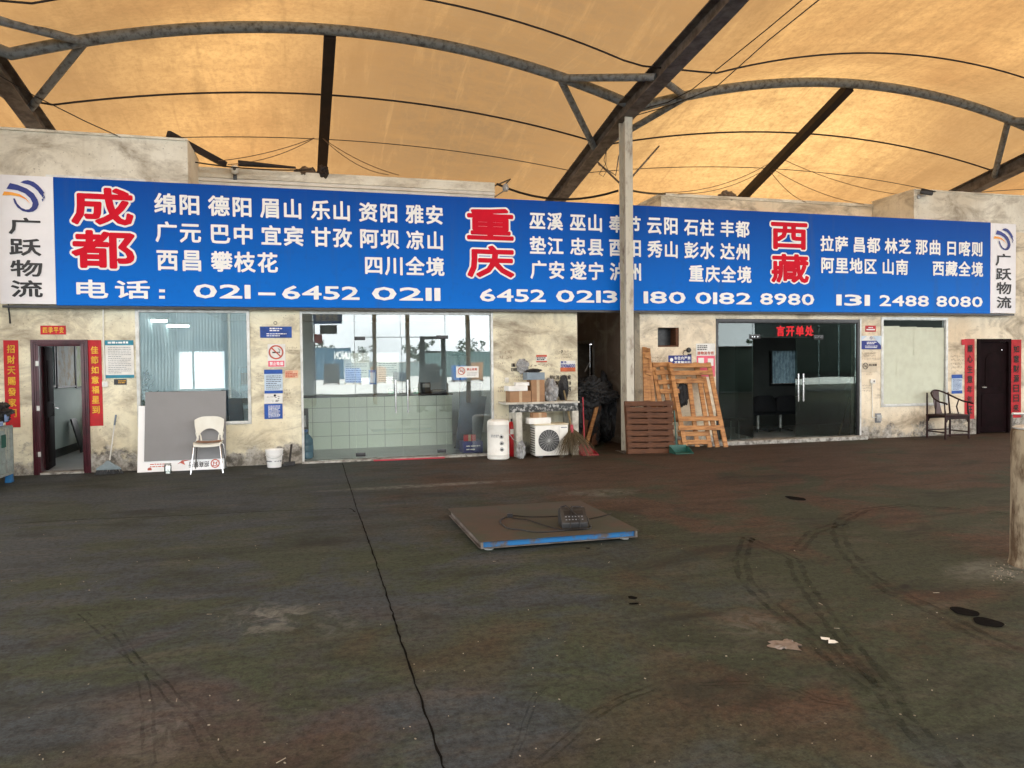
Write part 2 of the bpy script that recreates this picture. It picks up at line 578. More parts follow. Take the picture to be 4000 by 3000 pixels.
MT['black_plastic'] = M('black plastic', (.018, .018, .019), (.035, .034, .033), 12, rough=.45)
MT['black_bag'] = M('crumpled black plastic sheet', (.016, .016, .017), (.045, .045, .045), 6, rough=.55, spec=.3, bump=.8, bscale=18)
MT['glass_clear'] = glass('shop front glass', (.985, 1.0, .99), .05, 1.7)
MT['glass_blue'] = glass('blue tinted window glass', (.88, .955, .97), .05, 1.7)
MT['glass_dark'] = glass('dark tinted shop glass', (.60, .66, .63), .0, 1.1)
MT['tile_floor'] = M('grey interior tile', (.42, .43, .42), (.34, .35, .35), 3, rough=.3)
MT['room_wall'] = M('grey green interior wall', (.42, .49, .46), (.36, .43, .41), 1, rough=.7)
MT['room_white'] = M('white interior wall', (.78, .82, .82), (.7, .75, .76), 1, rough=.7)
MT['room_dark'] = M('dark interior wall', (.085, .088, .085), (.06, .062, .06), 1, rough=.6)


def mk_counter():
    t = NT('pale green counter tile')
    br = t.n.new('ShaderNodeTexBrick')
    br.offset = 0.0
    br.inputs['Color1'].default_value = (.80, .88, .72, 1)
    br.inputs['Color2'].default_value = (.82, .88, .76, 1)
    br.inputs['Mortar'].default_value = (.38, .42, .35, 1)
    br.inputs['Scale'].default_value = 1.0
    br.inputs['Mortar Size'].default_value = .0045
    br.inputs['Brick Width'].default_value = .34
    br.inputs['Row Height'].default_value = .27
    v = t.xyz()
    cb = t.n.new('ShaderNodeCombineXYZ')
    t.l.new(v[0], cb.inputs[0])
    t.l.new(v[2], cb.inputs[1])
    t.l.new(cb.outputs[0], br.inputs['Vector'])
    t.set(color=br.outputs['Color'], rough=.25)
    return t.m


MT['counter'] = mk_counter()
MT['white_plastic'] = M('cream white plastic', (.74, .73, .64), (.68, .66, .56), 4, rough=.35)
MT['white_enamel'] = M('white enamel', (.72, .71, .65), (.55, .52, .44), 5, .5, .8, .35)
MT['seat_brown'] = M('brown seat pad', (.30, .17, .11), (.25, .14, .09), 9, rough=.6)
MT['board_grey'] = M('plain grey board face', (.24, .24, .24), (.22, .22, .22), 1.5, rough=.7)
MT['cardboard'] = M('brown cardboard', (.33, .19, .10), (.27, .15, .08), 5, rough=.8)
MT['tape'] = M('packing tape', (.48, .34, .2), rough=.3)
MT['granite'] = M('speckled granite', (.035, .037, .035), (.45, .45, .42), 14, .5, .62, .5)
MT['concrete'] = M('stained white concrete', (.55, .53, .46), (.25, .23, .19), 5, .45, .7, .85, bump=.3)
MT['pale_concrete'] = M('chipped threshold concrete', (.42, .41, .37), (.12, .11, .095), 9, .42, .62, .9, bump=.5)
MT['red_paint'] = M('red enamel', (.5, .01, .015), (.36, .01, .012), 6, rough=.35)
MT['red_plastic'] = M('dusty red plastic', (.42, .03, .05), (.3, .03, .04), 8, rough=.5)
MT['green_plastic'] = M('dark green plastic', (.02, .10, .075), (.015, .07, .055), 8, rough=.45)
MT['blue_paint'] = M('chipped blue paint', (.008, .12, .30), (.09, .07, .055), 6, .48, .62, .6)
MT['plate'] = M('rusty scale plate', (.052, .036, .024), (.036, .038, .024), 2.2, .42, .58, .8, .0, .4, .3)
MT['wood'] = M('fresh yellow pine', (.46, .225, .08), (.20, .08, .025), 4, .42, .64, .65, stretch=(1, 1, 6), bump=.2)
MT['wood_dark'] = M('old dark pallet wood', (.12, .045, .017), (.06, .024, .011), 6, .35, .7, .75, stretch=(1, 1, 6), bump=.3)
MT['bamboo'] = M('weathered bamboo', (.22, .17, .09), (.13, .09, .05), 12, rough=.6)
MT['twig'] = M('dry twigs', (.085, .065, .035), (.14, .10, .05), 30, rough=.8)
MT['rosewood'] = M('dark rosewood', (.032, .010, .008), (.012, .005, .004), 8, rough=.5, spec=.2)
MT['bucket'] = M('white paint pail', (.75, .75, .73), (.55, .53, .48), 8, .5, .75, .4)
MT['blue_plastic'] = M('blue plastic', (.02, .14, .42), (.02, .1, .32), 8, rough=.4)
MT['water_blue'] = M('blue water bottle plastic', (.09, .22, .30), (.07, .17, .24), 5, rough=.15)
MT['wire'] = M('galvanised wire', (.42, .48, .46), (.3, .33, .31), 10, rough=.4, metal=.5)
MT['pillar'] = M('rust streaked concrete', (.30, .25, .17), (.075, .045, .022), 4.5, .44, .60, .8, stretch=(1.5, 1.5, .6), bump=.3)
MT['grey_metal'] = M('light grey metal', (.42, .42, .4), (.3, .3, .28), 12, rough=.45, metal=.3)
MT['bag_clear'] = M('dusty grey plastic bag', (.34, .34, .33), (.16, .16, .16), 7, .4, .65, .25, 0, .6, .5)
MT['litter'] = M('pale litter', (.30, .26, .20), (.16, .13, .09), 20, rough=.8)
MT['denim'] = M('dark blue upholstery', (.016, .04, .075), (.012, .03, .055), 30, rough=.8)
MT['led_red'] = emit('red led letters', (1.0, .015, .03), .8)
MT['tube_light'] = emit('fluorescent tube', (.9, .97, 1.0), 5.0)
MT['curtain_base'] = M('pale blue patterned curtain', (.42, .58, .62), (.24, .38, .44), 14, .45, .6, .8)
MT['leaf'] = M('far tree foliage', (.05, .085, .04), (.03, .055, .028), 3, rough=.8)
MT['bark'] = M('bark', (.1, .08, .06), rough=.9)


def mk_sheer(name, c1, c2, scale, tl_share=.6):
    """cloth or film that the daylight behind it shines through"""
    t = NT(name)
    col = t.mix(t.ramp(t.noise(scale, 7, .65, t.mapped((1, 1, .5))), .42, .6), c1, c2)
    t.set(color=col, rough=.8)
    tl = t.n.new('ShaderNodeBsdfTranslucent')
    t.l.new(col, tl.inputs[0])
    mx = t.n.new('ShaderNodeMixShader')
    mx.inputs[0].default_value = tl_share
    t.l.new(t.b.outputs[0], mx.inputs[1])
    t.l.new(tl.outputs[0], mx.inputs[2])
    t.l.new(mx.outputs[0], t.out.inputs[0])
    return t.m


MT['curtain'] = mk_sheer('pale blue patterned curtain', (.16, .24, .27), (.08, .13, .16), 16, .35)
MT['film'] = mk_sheer('white window film', (.93, .93, .93), (.9, .9, .9), 2, .92)
MT['chair_black'] = M('black chair fabric', (.008, .008, .01), (.012, .012, .014), 9, rough=.8, spec=.15)

# ------------------------------------------------------------------ ground
D = 12.81                      # front face of the building
g = MB().add([(-300, -300, 0), (300, -300, 0), (300, 300, 0), (-300, 300, 0)], [(0, 1, 2, 3)]).build('ground', MT['floor'])
struct(g)
yd = MB().add([(-250, -250, .004), (250, -250, .004), (250, -19, .004), (-250, -19, .004)], [(0, 1, 2, 3)]).build('yard', MT['yard'])
struct(yd)


def ribbon(pts, wd, z, jag=0.0, seed=0):
    r = random.Random(seed)
    mb = MB()
    P = [Vector((p.x, p.y, 0)) for p in pts]
    fine = []
    for a, b in zip(P[:-1], P[1:]):
        n = max(2, int((b - a).length / .06)) if jag else 6
        for i in range(n):
            fine.append(a.lerp(b, i / n) + Vector((r.uniform(-jag, jag), r.uniform(-jag, jag) * .3, 0)))
    fine.append(P[-1])
    vs, fs = [], []
    for i, p in enumerate(fine):
        d = (fine[min(i + 1, len(fine) - 1)] - fine[max(0, i - 1)]).normalized()
        k = Vector((-d.y, d.x, 0)) * (wd / 2 * (r.uniform(.5, 1.4) if jag else 1))
        vs += [(p.x + k.x, p.y + k.y, z), (p.x - k.x, p.y - k.y, z)]
        if i:
            fs.append((2 * i - 2, 2 * i - 1, 2 * i + 1, 2 * i))
    return mb.add(vs, fs)


ck = [gd('d', *p) for p in ((740, 1001), (748, 1030), (758, 1058), (770, 1098), (782, 1130), (800, 1180), (822, 1245), (846, 1318), (866, 1385), (890, 1455), (915, 1530), (946, 1620), (968, 1690))]
ribbon(ck, .010, .004, .0045, 3).build('expansion_joint', MT['crack'], g)
ck2 = [gd('d', *p) for p in ((20, 1133), (150, 1124), (400, 1114), (600, 1104), (755, 1098), (768, 1107))]
ribbon(ck2, .012, .004, .008, 4).build('floor_crack', MT['crack'], g)
mb = MB()
for u, v_, rx, ry in ((2083, 1322, .075, .085), (2134, 1345, .08, .085), (1366, 1292, .03, .035), (1370, 1305, .035, .02), (1718, 1077, .09, .14), (1270, 1185, 0.02, .02)):
    c = gd('d', u, v_)
    mb.add([(c.x + rx * math.cos(t) * (1 + .12 * math.sin(3 * t + u)), c.y + ry * math.sin(t) * (1 + .12 * math.cos(2 * t + u)), .004) for t in [i * .3142 for i in range(20)]], [tuple(range(20))])
mb.build('oil_stain', MT['crack'], g)
TR = [((1000, 1150 + 0), ) for _ in ()]
tracks = [
    ('fr', [(2140, 190), (1950, 170), (1700, 150), (1520, 170), (1430, 215), (1410, 270), (1440, 345), (1540, 450), (1640, 520), (1790, 590), (2000, 700), (2212, 800)], .1),
    ('fr', [(1020, 290), (990, 390), (1010, 480), (1120, 580), (1230, 670), (1330, 750), (1430, 850), (1600, 960)], .09),
    ('fr', [(1220, 390), (1250, 470), (1320, 570), (1400, 680), (1500, 800), (1600, 920), (1680, 1060), (1800, 1180), (1900, 1290)], .09),
    ('fr', [(1010, 290), (1120, 340), (1230, 390)], .07), ('fr', [(1420, 230), (1300, 270), (1230, 350)], .09),
    ('fr', [(100, 1283), (230, 1180), (330, 1080), (480, 990), (620, 940)], .05), ('fr', [(800, 930), (1000, 925), (1200, 940), (1330, 1000), (1500, 1030), (1650, 1060)], .04),
    ('fl', [(360, 620), (450, 700), (560, 800), (700, 930), (850, 1100), (970, 1283)], .06), ('fl', [(480, 640), (600, 850), (640, 1000), (650, 1283)], .05),
    ('fr', [(0, 1283), (60, 1100), (90, 1000), (140, 940)], .03), ('fl', [(20, 1140), (200, 1125), (420, 1105)], .02)]
mb = MB()
zz = .006
for k, (v_, pts, wd) in enumerate(tracks):
    zz += .0004
    P_ = [gd(v_, *p) for p in pts]
    for off in (-.5, .5):                       # each tyre leaves two thin worn edges
        Q_ = []
        for i, p in enumerate(P_):
            d = (P_[min(i + 1, len(P_) - 1)] - P_[max(0, i - 1)]).normalized()
            Q_.append(p + Vector((-d.y, d.x, 0)) * wd * off * (1 if off < 0 else .8))
        zz += .0002
        q = ribbon(Q_, wd * (.5 if v_ == 'fr' and k < 5 else .3), zz, .005, k)
        mb.add(q.v, q.f)
mb.build('tyre_mark', MT['tyre_smear'], g)
# grit and chips strewn over the floor
mb = MB()
for i in range(150):
    u, v_ = rnd.uniform(0, 2212), 1010 + 640 * rnd.random() ** .8
    c = gd('d', u, v_)
    s_ = rnd.uniform(.002, .005)
    mb.obox((c.x, c.y, s_ * .4), (s_ * rnd.uniform(1, 2.2), s_, s_ * .8), Matrix.Rotation(rnd.uniform(0, 3), 3, 'Z'))
for i in range(12):
    u, v_ = rnd.uniform(0, 2212), 1090 + 560 * rnd.random()
    c = gd('d', u, v_)
    mb.obox((c.x, c.y, .004), (rnd.uniform(.02, .06), .003, .003), Matrix.Rotation(rnd.uniform(0, 3), 3, 'Z'))
for i in range(60):          # crumbs fallen off the pillar
    c = gd('x', rnd.uniform(350, 622), rnd.gauss(1520, 45))
    s_ = rnd.uniform(.003, .008)
    mb.obox((c.x, c.y, s_ * .4), (s_, s_, s_), Matrix.Rotation(rnd.uniform(0, 3), 3, 'Z'))
struct(mb.build('grit', MT['litter']), 'stuff')

# ------------------------------------------------------------------ canopy
XB = (-14.3, -4.4, 5.5, 15.4, 25.3)
PROF = [(21.0, 4.55, 4.6), (16.6, 5.44, 5.6), (15.3, 5.68, 6.05), (14.0, 5.92, 6.47), (12.45, 6.20, 7.03), (11.0, 6.02, 6.95), (9.0, 6.55, 7.2), (5.0, 7.1, 7.8), (-1.0, 7.8, 8.6), (-6.0, 8.4, 9.2)]


def vr(Y):
    for (y0, v0, r0_), (y1, v1, r1_) in zip(PROF[:-1], PROF[1:]):
        if y1 <= Y <= y0:
            t = (y0 - Y) / (y0 - y1)
            return v0 + (v1 - v0) * t, r0_ + (r1_ - r0_) * t
    return PROF[0][1:] if Y > 21.0 else PROF[-1][1:]


def roof_z(X, Y):
    v0, r0_ = vr(Y)
    for a, b in zip(XB[:-1], XB[1:]):
        if a <= X <= b:
            s_ = abs(X - (a + b) / 2 - .25) / ((b - a) / 2)
            return max(v0, v0 + (r0_ - v0) * (1 - min(1, s_) ** 2.0))
    return v0


def beam_z(Y):
    K = [(21.0, 4.45), (16.6, 5.34), (14.0, 5.82), (12.45, 6.10), (9.0, 6.46), (5.0, 7.0), (-1.0, 7.7), (-6.0, 8.3)]
    for (a, za), (b, zb_) in zip(K[:-1], K[1:]):
        if b <= Y <= a:
            return za + (zb_ - za) * (a - Y) / (a - b)
    return 8.3


canopy = thing('canopy', 'yellowed fabric canopy on grey arched tubes and rusty beams over the yard', 'canopy', (5.5, 12.4, 0))
vs, fs = [], []
ys = []
for (y0, _, _), (y1, _, _) in zip(PROF[:-1], PROF[1:]):
    n = 6 if y0 > 9.5 else 5
    ys += [y0 + (y1 - y0) * i / n for i in range(n)]
ys.append(-6.0)
xs = []
for a, b in zip(XB[:-1], XB[1:]):
    xs += [a + (b - a) * i / 22 for i in range(22)]
xs.append(XB[-1])
for Y in ys:
    for X in xs:
        z = max(roof_z(X, Y), beam_z(Y) + .06) + .11
        z += .012 * noise.noise(Vector((X * .9, Y * .8, 0)))
        vs.append((X, Y, z))
nx = len(xs)
for j in range(len(ys) - 1):
    for i in range(nx - 1):
        fs.append((j * nx + i, j * nx + i + 1, (j + 1) * nx + i + 1, (j + 1) * nx + i))
MB().add(vs, fs).build('membrane', MT['membrane'], canopy)


def ibeam(mb, p, q, wd, ht, tf=.018, tw=.012):
    p, q = Vector(p), Vector(q)
    a = (q - p).normalized()
    n = Vector((0, 0, 1)) - a * a.z
    n.normalize()
    for sgn in (-1, 1):
        mb.beam(p + n * sgn * (ht / 2 - tf / 2), q + n * sgn * (ht / 2 - tf / 2), wd, tf, n)
    mb.beam(p, q, tw, ht - 2 * tf - .002, n)
    return mb


def steel_column(X, Y, zt):
    mb = MB()
    mb.box(X - .072, X + .072, Y - .135, Y - .120, 0, zt)
    mb.box(X - .072, X + .072, Y + .120, Y + .135, 0, zt)
    mb.box(X - .006, X + .006, Y - .1195, Y + .1195, 0, zt)
    mb.build('column', MT['column'], canopy)
    MB().box(X - .16, X + .16, Y - .2, Y + .2, .0, .014).build('base_plate', MT['steel_brown'], canopy)


for X in XB[1:4]:
    steel_column(X - (.24 if X < 0 else 0), 12.42, 6.0)
for X in (-7.6, 2.53, 3.9, 6.48, 12.6):
    steel_column(X, -5.6, 8.2)
for X in XB:
    mb = MB()
    for (y0, v0, _), (y1, v1, _) in zip(PROF[:-1], PROF[1:]):
        ibeam(mb, (X, y0, beam_z(y0)), (X, y1, beam_z(y1)), .26, .30)
    mb.build('valley_beam', MT['steel_brown'], canopy)
for a, b in zip(XB[:-1], XB[1:]):
    for Y in (12.45, -5.8, 1.0):
        MB().tube([(a + (b - a) * i / 40, Y, roof_z(a + (b - a) * i / 40, Y)) for i in range(41)], .088, 14).build('arch_tube', MT['steel'], canopy)
    for Y, r in ((14.0, .017), (11.0, .015), (15.3, .008)):
        MB().tube([(a + (b - a) * i / 30, Y, max(roof_z(a + (b - a) * i / 30, Y) + .06, beam_z(Y) + .08)) for i in range(31)], r, 6).build('roof_cable', MT['steel_black'], canopy)
    xc = (a + b) / 2 - .17
    # strut from the crown of the arch down to the back edge
    MB().beam((xc, 12.5, roof_z(xc, 12.45) - .06), (xc - .14, 17.2, 5.16), .19, .14, (0, .3, 1)).build('ridge_strut', MT['steel_black'], canopy)
    MB().tube([(a, 20.9, 4.55), (b, 20.9, 4.55)], .05, 8).build('rear_tube', MT['steel_black'], canopy)
# braces that fan out from every column head
for X in XB[1:4]:
    for sgn in (-1, 1):
        xa = X + sgn * 1.22
        za = roof_z(xa, 12.45)
        for yb in (11.15, 13.85):
            MB().tube([(xa, 12.45, za - .02), (X + sgn * .03, yb, beam_z(yb))], .062, 12).build('brace', MT['steel'], canopy)

# ------------------------------------------------------------------ building
bld = thing('office_building', 'long cream plastered single storey office building behind the blue banner', 'building', (5.0, 13.5, 0))


def wall_grid(mb, x0, x1, z0, z1, y0, y1, holes):
    X = sorted({x0, x1, *[h[0] for h in holes], *[h[1] for h in holes]})
    Z = sorted({z0, z1, *[h[2] for h in holes], *[h[3] for h in holes]})
    X = [x for x in X if x0 <= x <= x1]
    Z = [z for z in Z if z0 <= z <= z1]

    def solid(i, j):
        if not (0 <= i < len(X) - 1 and 0 <= j < len(Z) - 1):
            return False
        cx, cz = (X[i] + X[i + 1]) / 2, (Z[j] + Z[j + 1]) / 2
        return not any(h[0] < cx < h[1] and h[2] < cz < h[3] for h in holes)
    for i in range(len(X) - 1):
        for j in range(len(Z) - 1):
            if not solid(i, j):
                continue
            a, b, c, d = X[i], X[i + 1], Z[j], Z[j + 1]
            mb.add([(a, y0, c), (b, y0, c), (b, y0, d), (a, y0, d)], [(0, 1, 2, 3)])
            mb.add([(a, y1, c), (b, y1, c), (b, y1, d), (a, y1, d)], [(3, 2, 1, 0)])
            if not solid(i - 1, j):
                mb.add([(a, y0, c), (a, y0, d), (a, y1, d), (a, y1, c)], [(0, 1, 2, 3)])
            if not solid(i + 1, j):
                mb.add([(b, y0, c), (b, y1, c), (b, y1, d), (b, y0, d)], [(0, 1, 2, 3)])
            if not solid(i, j - 1):
                mb.add([(a, y0, c), (a, y1, c), (b, y1, c), (b, y0, c)], [(0, 1, 2, 3)])
            if not solid(i, j + 1):
                mb.add([(a, y0, d), (b, y0, d), (b, y1, d), (a, y1, d)], [(0, 1, 2, 3)])
    return mb


DB = D + .24
ho = [at('g', 967, 430, D), at('g', 1195, 220, D)]
HOLE = (ho[0].x, ho[1].x, ho[0].z, ho[1].z)
DOOR1 = (-4.08, -3.36, -1, 2.03)
WIN1 = (-2.66, -.96, .68, 2.54)
SHOP1 = (-.18, 3.11, -1, 2.53)
SHOP2 = (7.52, 10.79, -1, 2.44)
WIN2 = (11.31, 13.0, .64, 2.49)
DOOR2 = (13.79, 14.66, -1, 2.02)
wall_grid(MB(), -7.2, 4.69, -.02, 4.35, D, DB, [DOOR1, WIN1, SHOP1]).build('front_wall', MT['plaster'], bld)
wall_grid(MB(), 5.93, 19.0, -.02, 4.35, D, DB, [HOLE, SHOP2, WIN2, DOOR2]).build('front_wall', MT['plaster_pink'], bld)
# higher blocks at both ends, set back parapets between them
MB().box(-7.2, -1.84, D, 14.0, 4.35, 5.2).build('end_block', MT['plaster_top'], bld)
MB().box(-7.2, -1.84, D - .03, 14.03, 5.2, 5.235).build('end_block', MT['plaster_top'], bld)
MB().box(12.13, 19.0, D, 14.0, 4.35, 5.12).build('end_block', MT['plaster_top'], bld)
MB().box(12.13, 19.0, D - .02, 14.02, 5.12, 5.15).build('end_block', MT['plaster_top'], bld)
pm = MB().box(-1.84, 3.46, 14.0, 17.2, 2.6, 4.93)
pm.build('parapet', MT['white_trim'], bld)
MB().box(-1.84, 3.46, 13.97, 17.2, 4.93, 5.1).build('coping', MT['plaster_top'], bld)
mb = MB().box(-1.84, 3.46, 13.95, 13.998, 4.86, 4.90)
for X in (.02, 1.2, 2.4, 3.35):
    mb.box(X, X + .03, 13.985, 13.999, 4.4, 4.858)
mb.build('trim', MT['white_trim'], bld)
MB().box(6.98, 12.13, 14.0, 17.2, 2.6, 5.02).build('parapet', MT['plaster_pink'], bld)
MB().box(6.96, 12.13, 13.97, 17.2, 5.02, 5.08).build('coping', MT['plaster_top'], bld)
# roof slabs over the rooms and the alley
MB().box(-7.2, 4.69, DB + .001, 17.2, 2.95, 3.1).build('roof_slab', MT['room_white'], bld)
MB().box(5.93, 19.0, DB + .001, 17.2, 2.95, 3.1).build('roof_slab', MT['room_white'], bld)
MB().box(4.692, 5.928, D + .02, 18.7, 3.36, 3.5).build('roof_slab', MT['room_white'], bld)
# rooms
F0 = .02
R2W = [at('b', 320, 826, 17.0), at('b', 945, 428, 17.0)]
R4W = [at('h', 752, 850, 16.0), at('h', 1030, 485, 16.0)]
MB().box(-7.2, 4.69, DB + .001, 17.2, F0 - .02, F0).build('interior_floor', MT['tile_floor'], bld)
MB().box(6.2, 19.0, DB + .001, 17.2, F0 - .02, F0).build('interior_floor', MT['tile_floor'], bld)
wall_grid(MB(), -7.2, -2.85, F0, 2.94, 17.0, 17.2, [(-4.2, -3.0, .9, 2.4)]).build('interior_wall', MT['room_wall'], bld)  # unseen window opening added at the back to bring sky light in
wall_grid(MB(), -2.73, 4.5, F0, 2.94, 17.0, 17.2, [(R2W[0].x, R2W[1].x, R2W[0].z, R2W[1].z)]).build('interior_wall', MT['room_white'], bld)
XL1 = -4.47
MB().box(XL1 - .1, XL1, DB + .002, 16.998, F0, 2.94).build('interior_wall', MT['room_wall'], bld)
MB().box(-2.85, -2.73, DB + .002, 17.2, F0, 2.94).build('interior_wall', MT['room_wall'], bld)
MB().box(XL1 + .001, XL1 + .015, DB + .01, 16.99, F0 + .001, .17).build('skirting', MT['black_metal'], bld)
MB().box(-.55, -.43, DB + .002, 16.998, F0, 2.94).build('interior_wall', MT['room_white'], bld)
MB().box(4.5, 4.688, DB + .002, 17.2, F0, 2.94).build('interior_wall', MT['room_white'], bld)
MB().box(5.93, 6.2, DB + .002, 15.2, 0, 3.0).build('alley_wall', MT['plaster_brown'], bld)
MB().box(5.93, 6.2, 16.1, 18.4, 0, 3.0).build('alley_wall', MT['plaster_brown'], bld)
MB().box(5.93, 6.2, 15.2, 16.1, 2.05, 3.0).build('alley_wall', MT['plaster_brown'], bld)
MB().box(4.48, 4.6895, 17.21, 18.4, 0, 3.2).build('alley_wall', MT['plaster_brown'], bld)
MB().box(4.69, 6.2, 18.401, 18.6, 0, 3.35).build('alley_wall', MT['plaster_brown'], bld)
MB().box(5.9, 5.929, 15.13, 15.2, 0, 2.12).build('door_frame', MT['steel_brown'], bld)
MB().box(5.9, 5.929, 16.1, 16.17, 0, 2.12).build('door_frame', MT['steel_brown'], bld)
MB().box(5.9, 5.929, 15.2, 16.1, 2.05, 2.12).build('door_frame', MT['steel_brown'], bld)
MB().box(6.201, 6.24, 15.2, 16.1, 0, 2.04).build('alley_door', MT['dark_door'], bld)
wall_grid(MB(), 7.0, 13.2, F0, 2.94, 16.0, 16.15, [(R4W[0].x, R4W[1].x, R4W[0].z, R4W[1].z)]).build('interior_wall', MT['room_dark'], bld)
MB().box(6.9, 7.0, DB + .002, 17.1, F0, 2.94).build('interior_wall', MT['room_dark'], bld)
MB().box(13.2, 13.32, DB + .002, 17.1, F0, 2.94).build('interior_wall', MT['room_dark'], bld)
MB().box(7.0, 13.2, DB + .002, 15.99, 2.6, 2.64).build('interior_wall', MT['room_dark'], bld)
MB().box(R4W[0].x - .06, R4W[1].x + .06, 15.93, 15.99, R4W[0].z - .07, R4W[0].z - .005).box(R4W[0].x - .06, R4W[0].x - .005, 15.94, 15.99, R4W[0].z, R4W[1].z).build('curtain_rail', MT['black_metal'], bld)
cv, cf = [], []
for i in range(49):
    X = R4W[0].x + (R4W[1].x - R4W[0].x) * i / 48
    Y = 15.96 + .02 * math.sin(i * 1.05)
    cv += [(X, Y, R4W[0].z), (X, Y, R4W[1].z)]
    if i:
        cf.append((2 * i - 2, 2 * i, 2 * i + 1, 2 * i - 1))
MB().add(cv, cf).build('curtain', MT['curtain'], bld)


def frame_rect(mb, x0, x1, z0, z1, wd, y0, y1):
    mb.box(x0, x0 + wd, y0, y1, z0, z1).box(x1 - wd, x1, y0, y1, z0, z1)
    mb.box(x0 + wd, x1 - wd, y0, y1, z1 - wd, z1).box(x0 + wd, x1 - wd, y0, y1, z0, z0 + wd)
    return mb


# window on the left
wf = frame_rect(MB(), WIN1[0] + .002, WIN1[1] - .002, WIN1[2] + .002, WIN1[3] - .002, .05, D - .02, D + .10)
wf = wf.build('window', MT['alu'], bld, bevel=.004)
MB().box(WIN1[0] + .052, WIN1[1] - .052, D + .035, D + .045, WIN1[2] + .052, WIN1[3] - .052).build('pane', MT['glass_blue'], wf, smooth=False)
MB().box(R2W[0].x + .001, R2W[1].x - .001, 17.14, 17.145, R2W[0].z + .001, R2W[1].z - .001).build('window_film', MT['film'], bld)
MB().box(R2W[0].x + .003, R2W[1].x - .003, 17.08, 17.12, R2W[0].z + .003, R2W[0].z + .04).box((R2W[0].x + R2W[1].x) / 2 - .02, (R2W[0].x + R2W[1].x) / 2 + .02, 17.08, 17.12, R2W[0].z + .04, R2W[1].z - .003).build('window_bar', MT['alu'], bld)
# papered window on the right
wf = frame_rect(MB(), WIN2[0] + .002, WIN2[1] - .002, WIN2[2] + .002, WIN2[3] - .002, .055, D - .02, D + .10).build('window', MT['alu'], bld, bevel=.004)
MB().box(WIN2[0] + .057, WIN2[1] - .057, D + .035, D + .045, WIN2[2] + .057, WIN2[3] - .057).build('pane', MT['glass_clear'], wf, smooth=False)
pv = MB()
q0 = at('k', 258, 1085, D + .06)
for X0, X1, Z0, Z1 in ((0, .27, .0, .97), (.2, .55, .55, .96), (.5, .8, .53, .955), (.75, .995, .55, .95), (.22, .62, .24, .6), (.58, .99, .25, .58), (.2, .62, .0, .3), (.6, .99, .0, .29)):
    wX, wZ = WIN2[1] - WIN2[0] - .12, 1.66
    x0, x1, z0, z1 = WIN2[0] + .06 + X0 * wX, WIN2[0] + .06 + X1 * wX, WIN2[2] + .06 + Z0 * wZ, WIN2[2] + .06 + Z1 * wZ
    yb = D + .012 + rnd.uniform(0, .012)
    n = 8
    vv = [(x0 + (x1 - x0) * i / n, yb + .008 * noise.noise(Vector((i * .9, j * .8, X0 * 9 + Z0 * 5))), z0 + (z1 - z0) * j / n) for j in range(n + 1) for i in range(n + 1)]
    pv.add(vv, [(j * (n + 1) + i, j * (n + 1) + i + 1, (j + 1) * (n + 1) + i + 1, (j + 1) * (n + 1) + i) for j in range(n) for i in range(n)])
pv.build('window_paper', M('greenish window paper', (.60, .63, .50), (.54, .56, .44), 5, rough=.8), wf)
# door on the left, leaf swung into the room
df = frame_rect(MB(), DOOR1[0] - .03, DOOR1[1] + .03, -.3, DOOR1[3] + .03, .10, D - .035, D + .02)
for k in (.02, .05):
    df.box(DOOR1[0] - .03 + k, DOOR1[0] - .01 + k, D - .045 - k * .2, D - .0352, .01, DOOR1[3] + .03 - k).box(DOOR1[1] + .01 - k, DOOR1[1] + .03 - k, D - .045 - k * .2, D - .0352, .01, DOOR1[3] + .03 - k)
    df.box(DOOR1[0] + .01, DOOR1[1] - .01, D - .045 - k * .2, D - .0352, DOOR1[3] + .01 - k, DOOR1[3] + .03 - k)
door = df.box(DOOR1[0] + .002, DOOR1[0] + .055, D + .0205, DB - .004, .0, 1.96).box(DOOR1[1] - .055, DOOR1[1] - .002, D + .0205, DB - .004, 0, 1.96).build('door', MT['maroon'], bld, bevel=.006)
ang = math.radians(97)
hx, hy = DOOR1[0] + .06, DB + .01
m = Matrix.Rotation(ang, 3, 'Z')
leaf = MB().obox(Vector((hx, hy, 1.0)) + m @ Vector((.30, 0, 0)), (.60, .045, 1.93), m)
for z0, z1 in ((.15, .85), (1.1, 1.75)):
    leaf.obox(Vector((hx, hy, (z0 + z1) / 2)) + m @ Vector((.30, -.027, 0)), (.42, .012, z1 - z0), m)
leaf = leaf.build('door_leaf', MT['dark_door'], door, bevel=.004)
hl = Vector((hx, hy, .98)) + m @ Vector((.53, -.05, 0))
MB().tube([hl, hl + m @ Vector((0, -.04, 0)), hl + m @ Vector((-.11, -.05, 0))], .011, 8).obox(hl + m @ Vector((0, .015, -.03)), (.05, .012, .2), m).build('handle', MT['chrome'], leaf)
for z in (1.66, .98, .28):
    MB().box(DOOR1[0] + .02, DOOR1[0] + .08, D - .052, D - .0475, z, z + .075).build('hinge', MT['alu'], door)
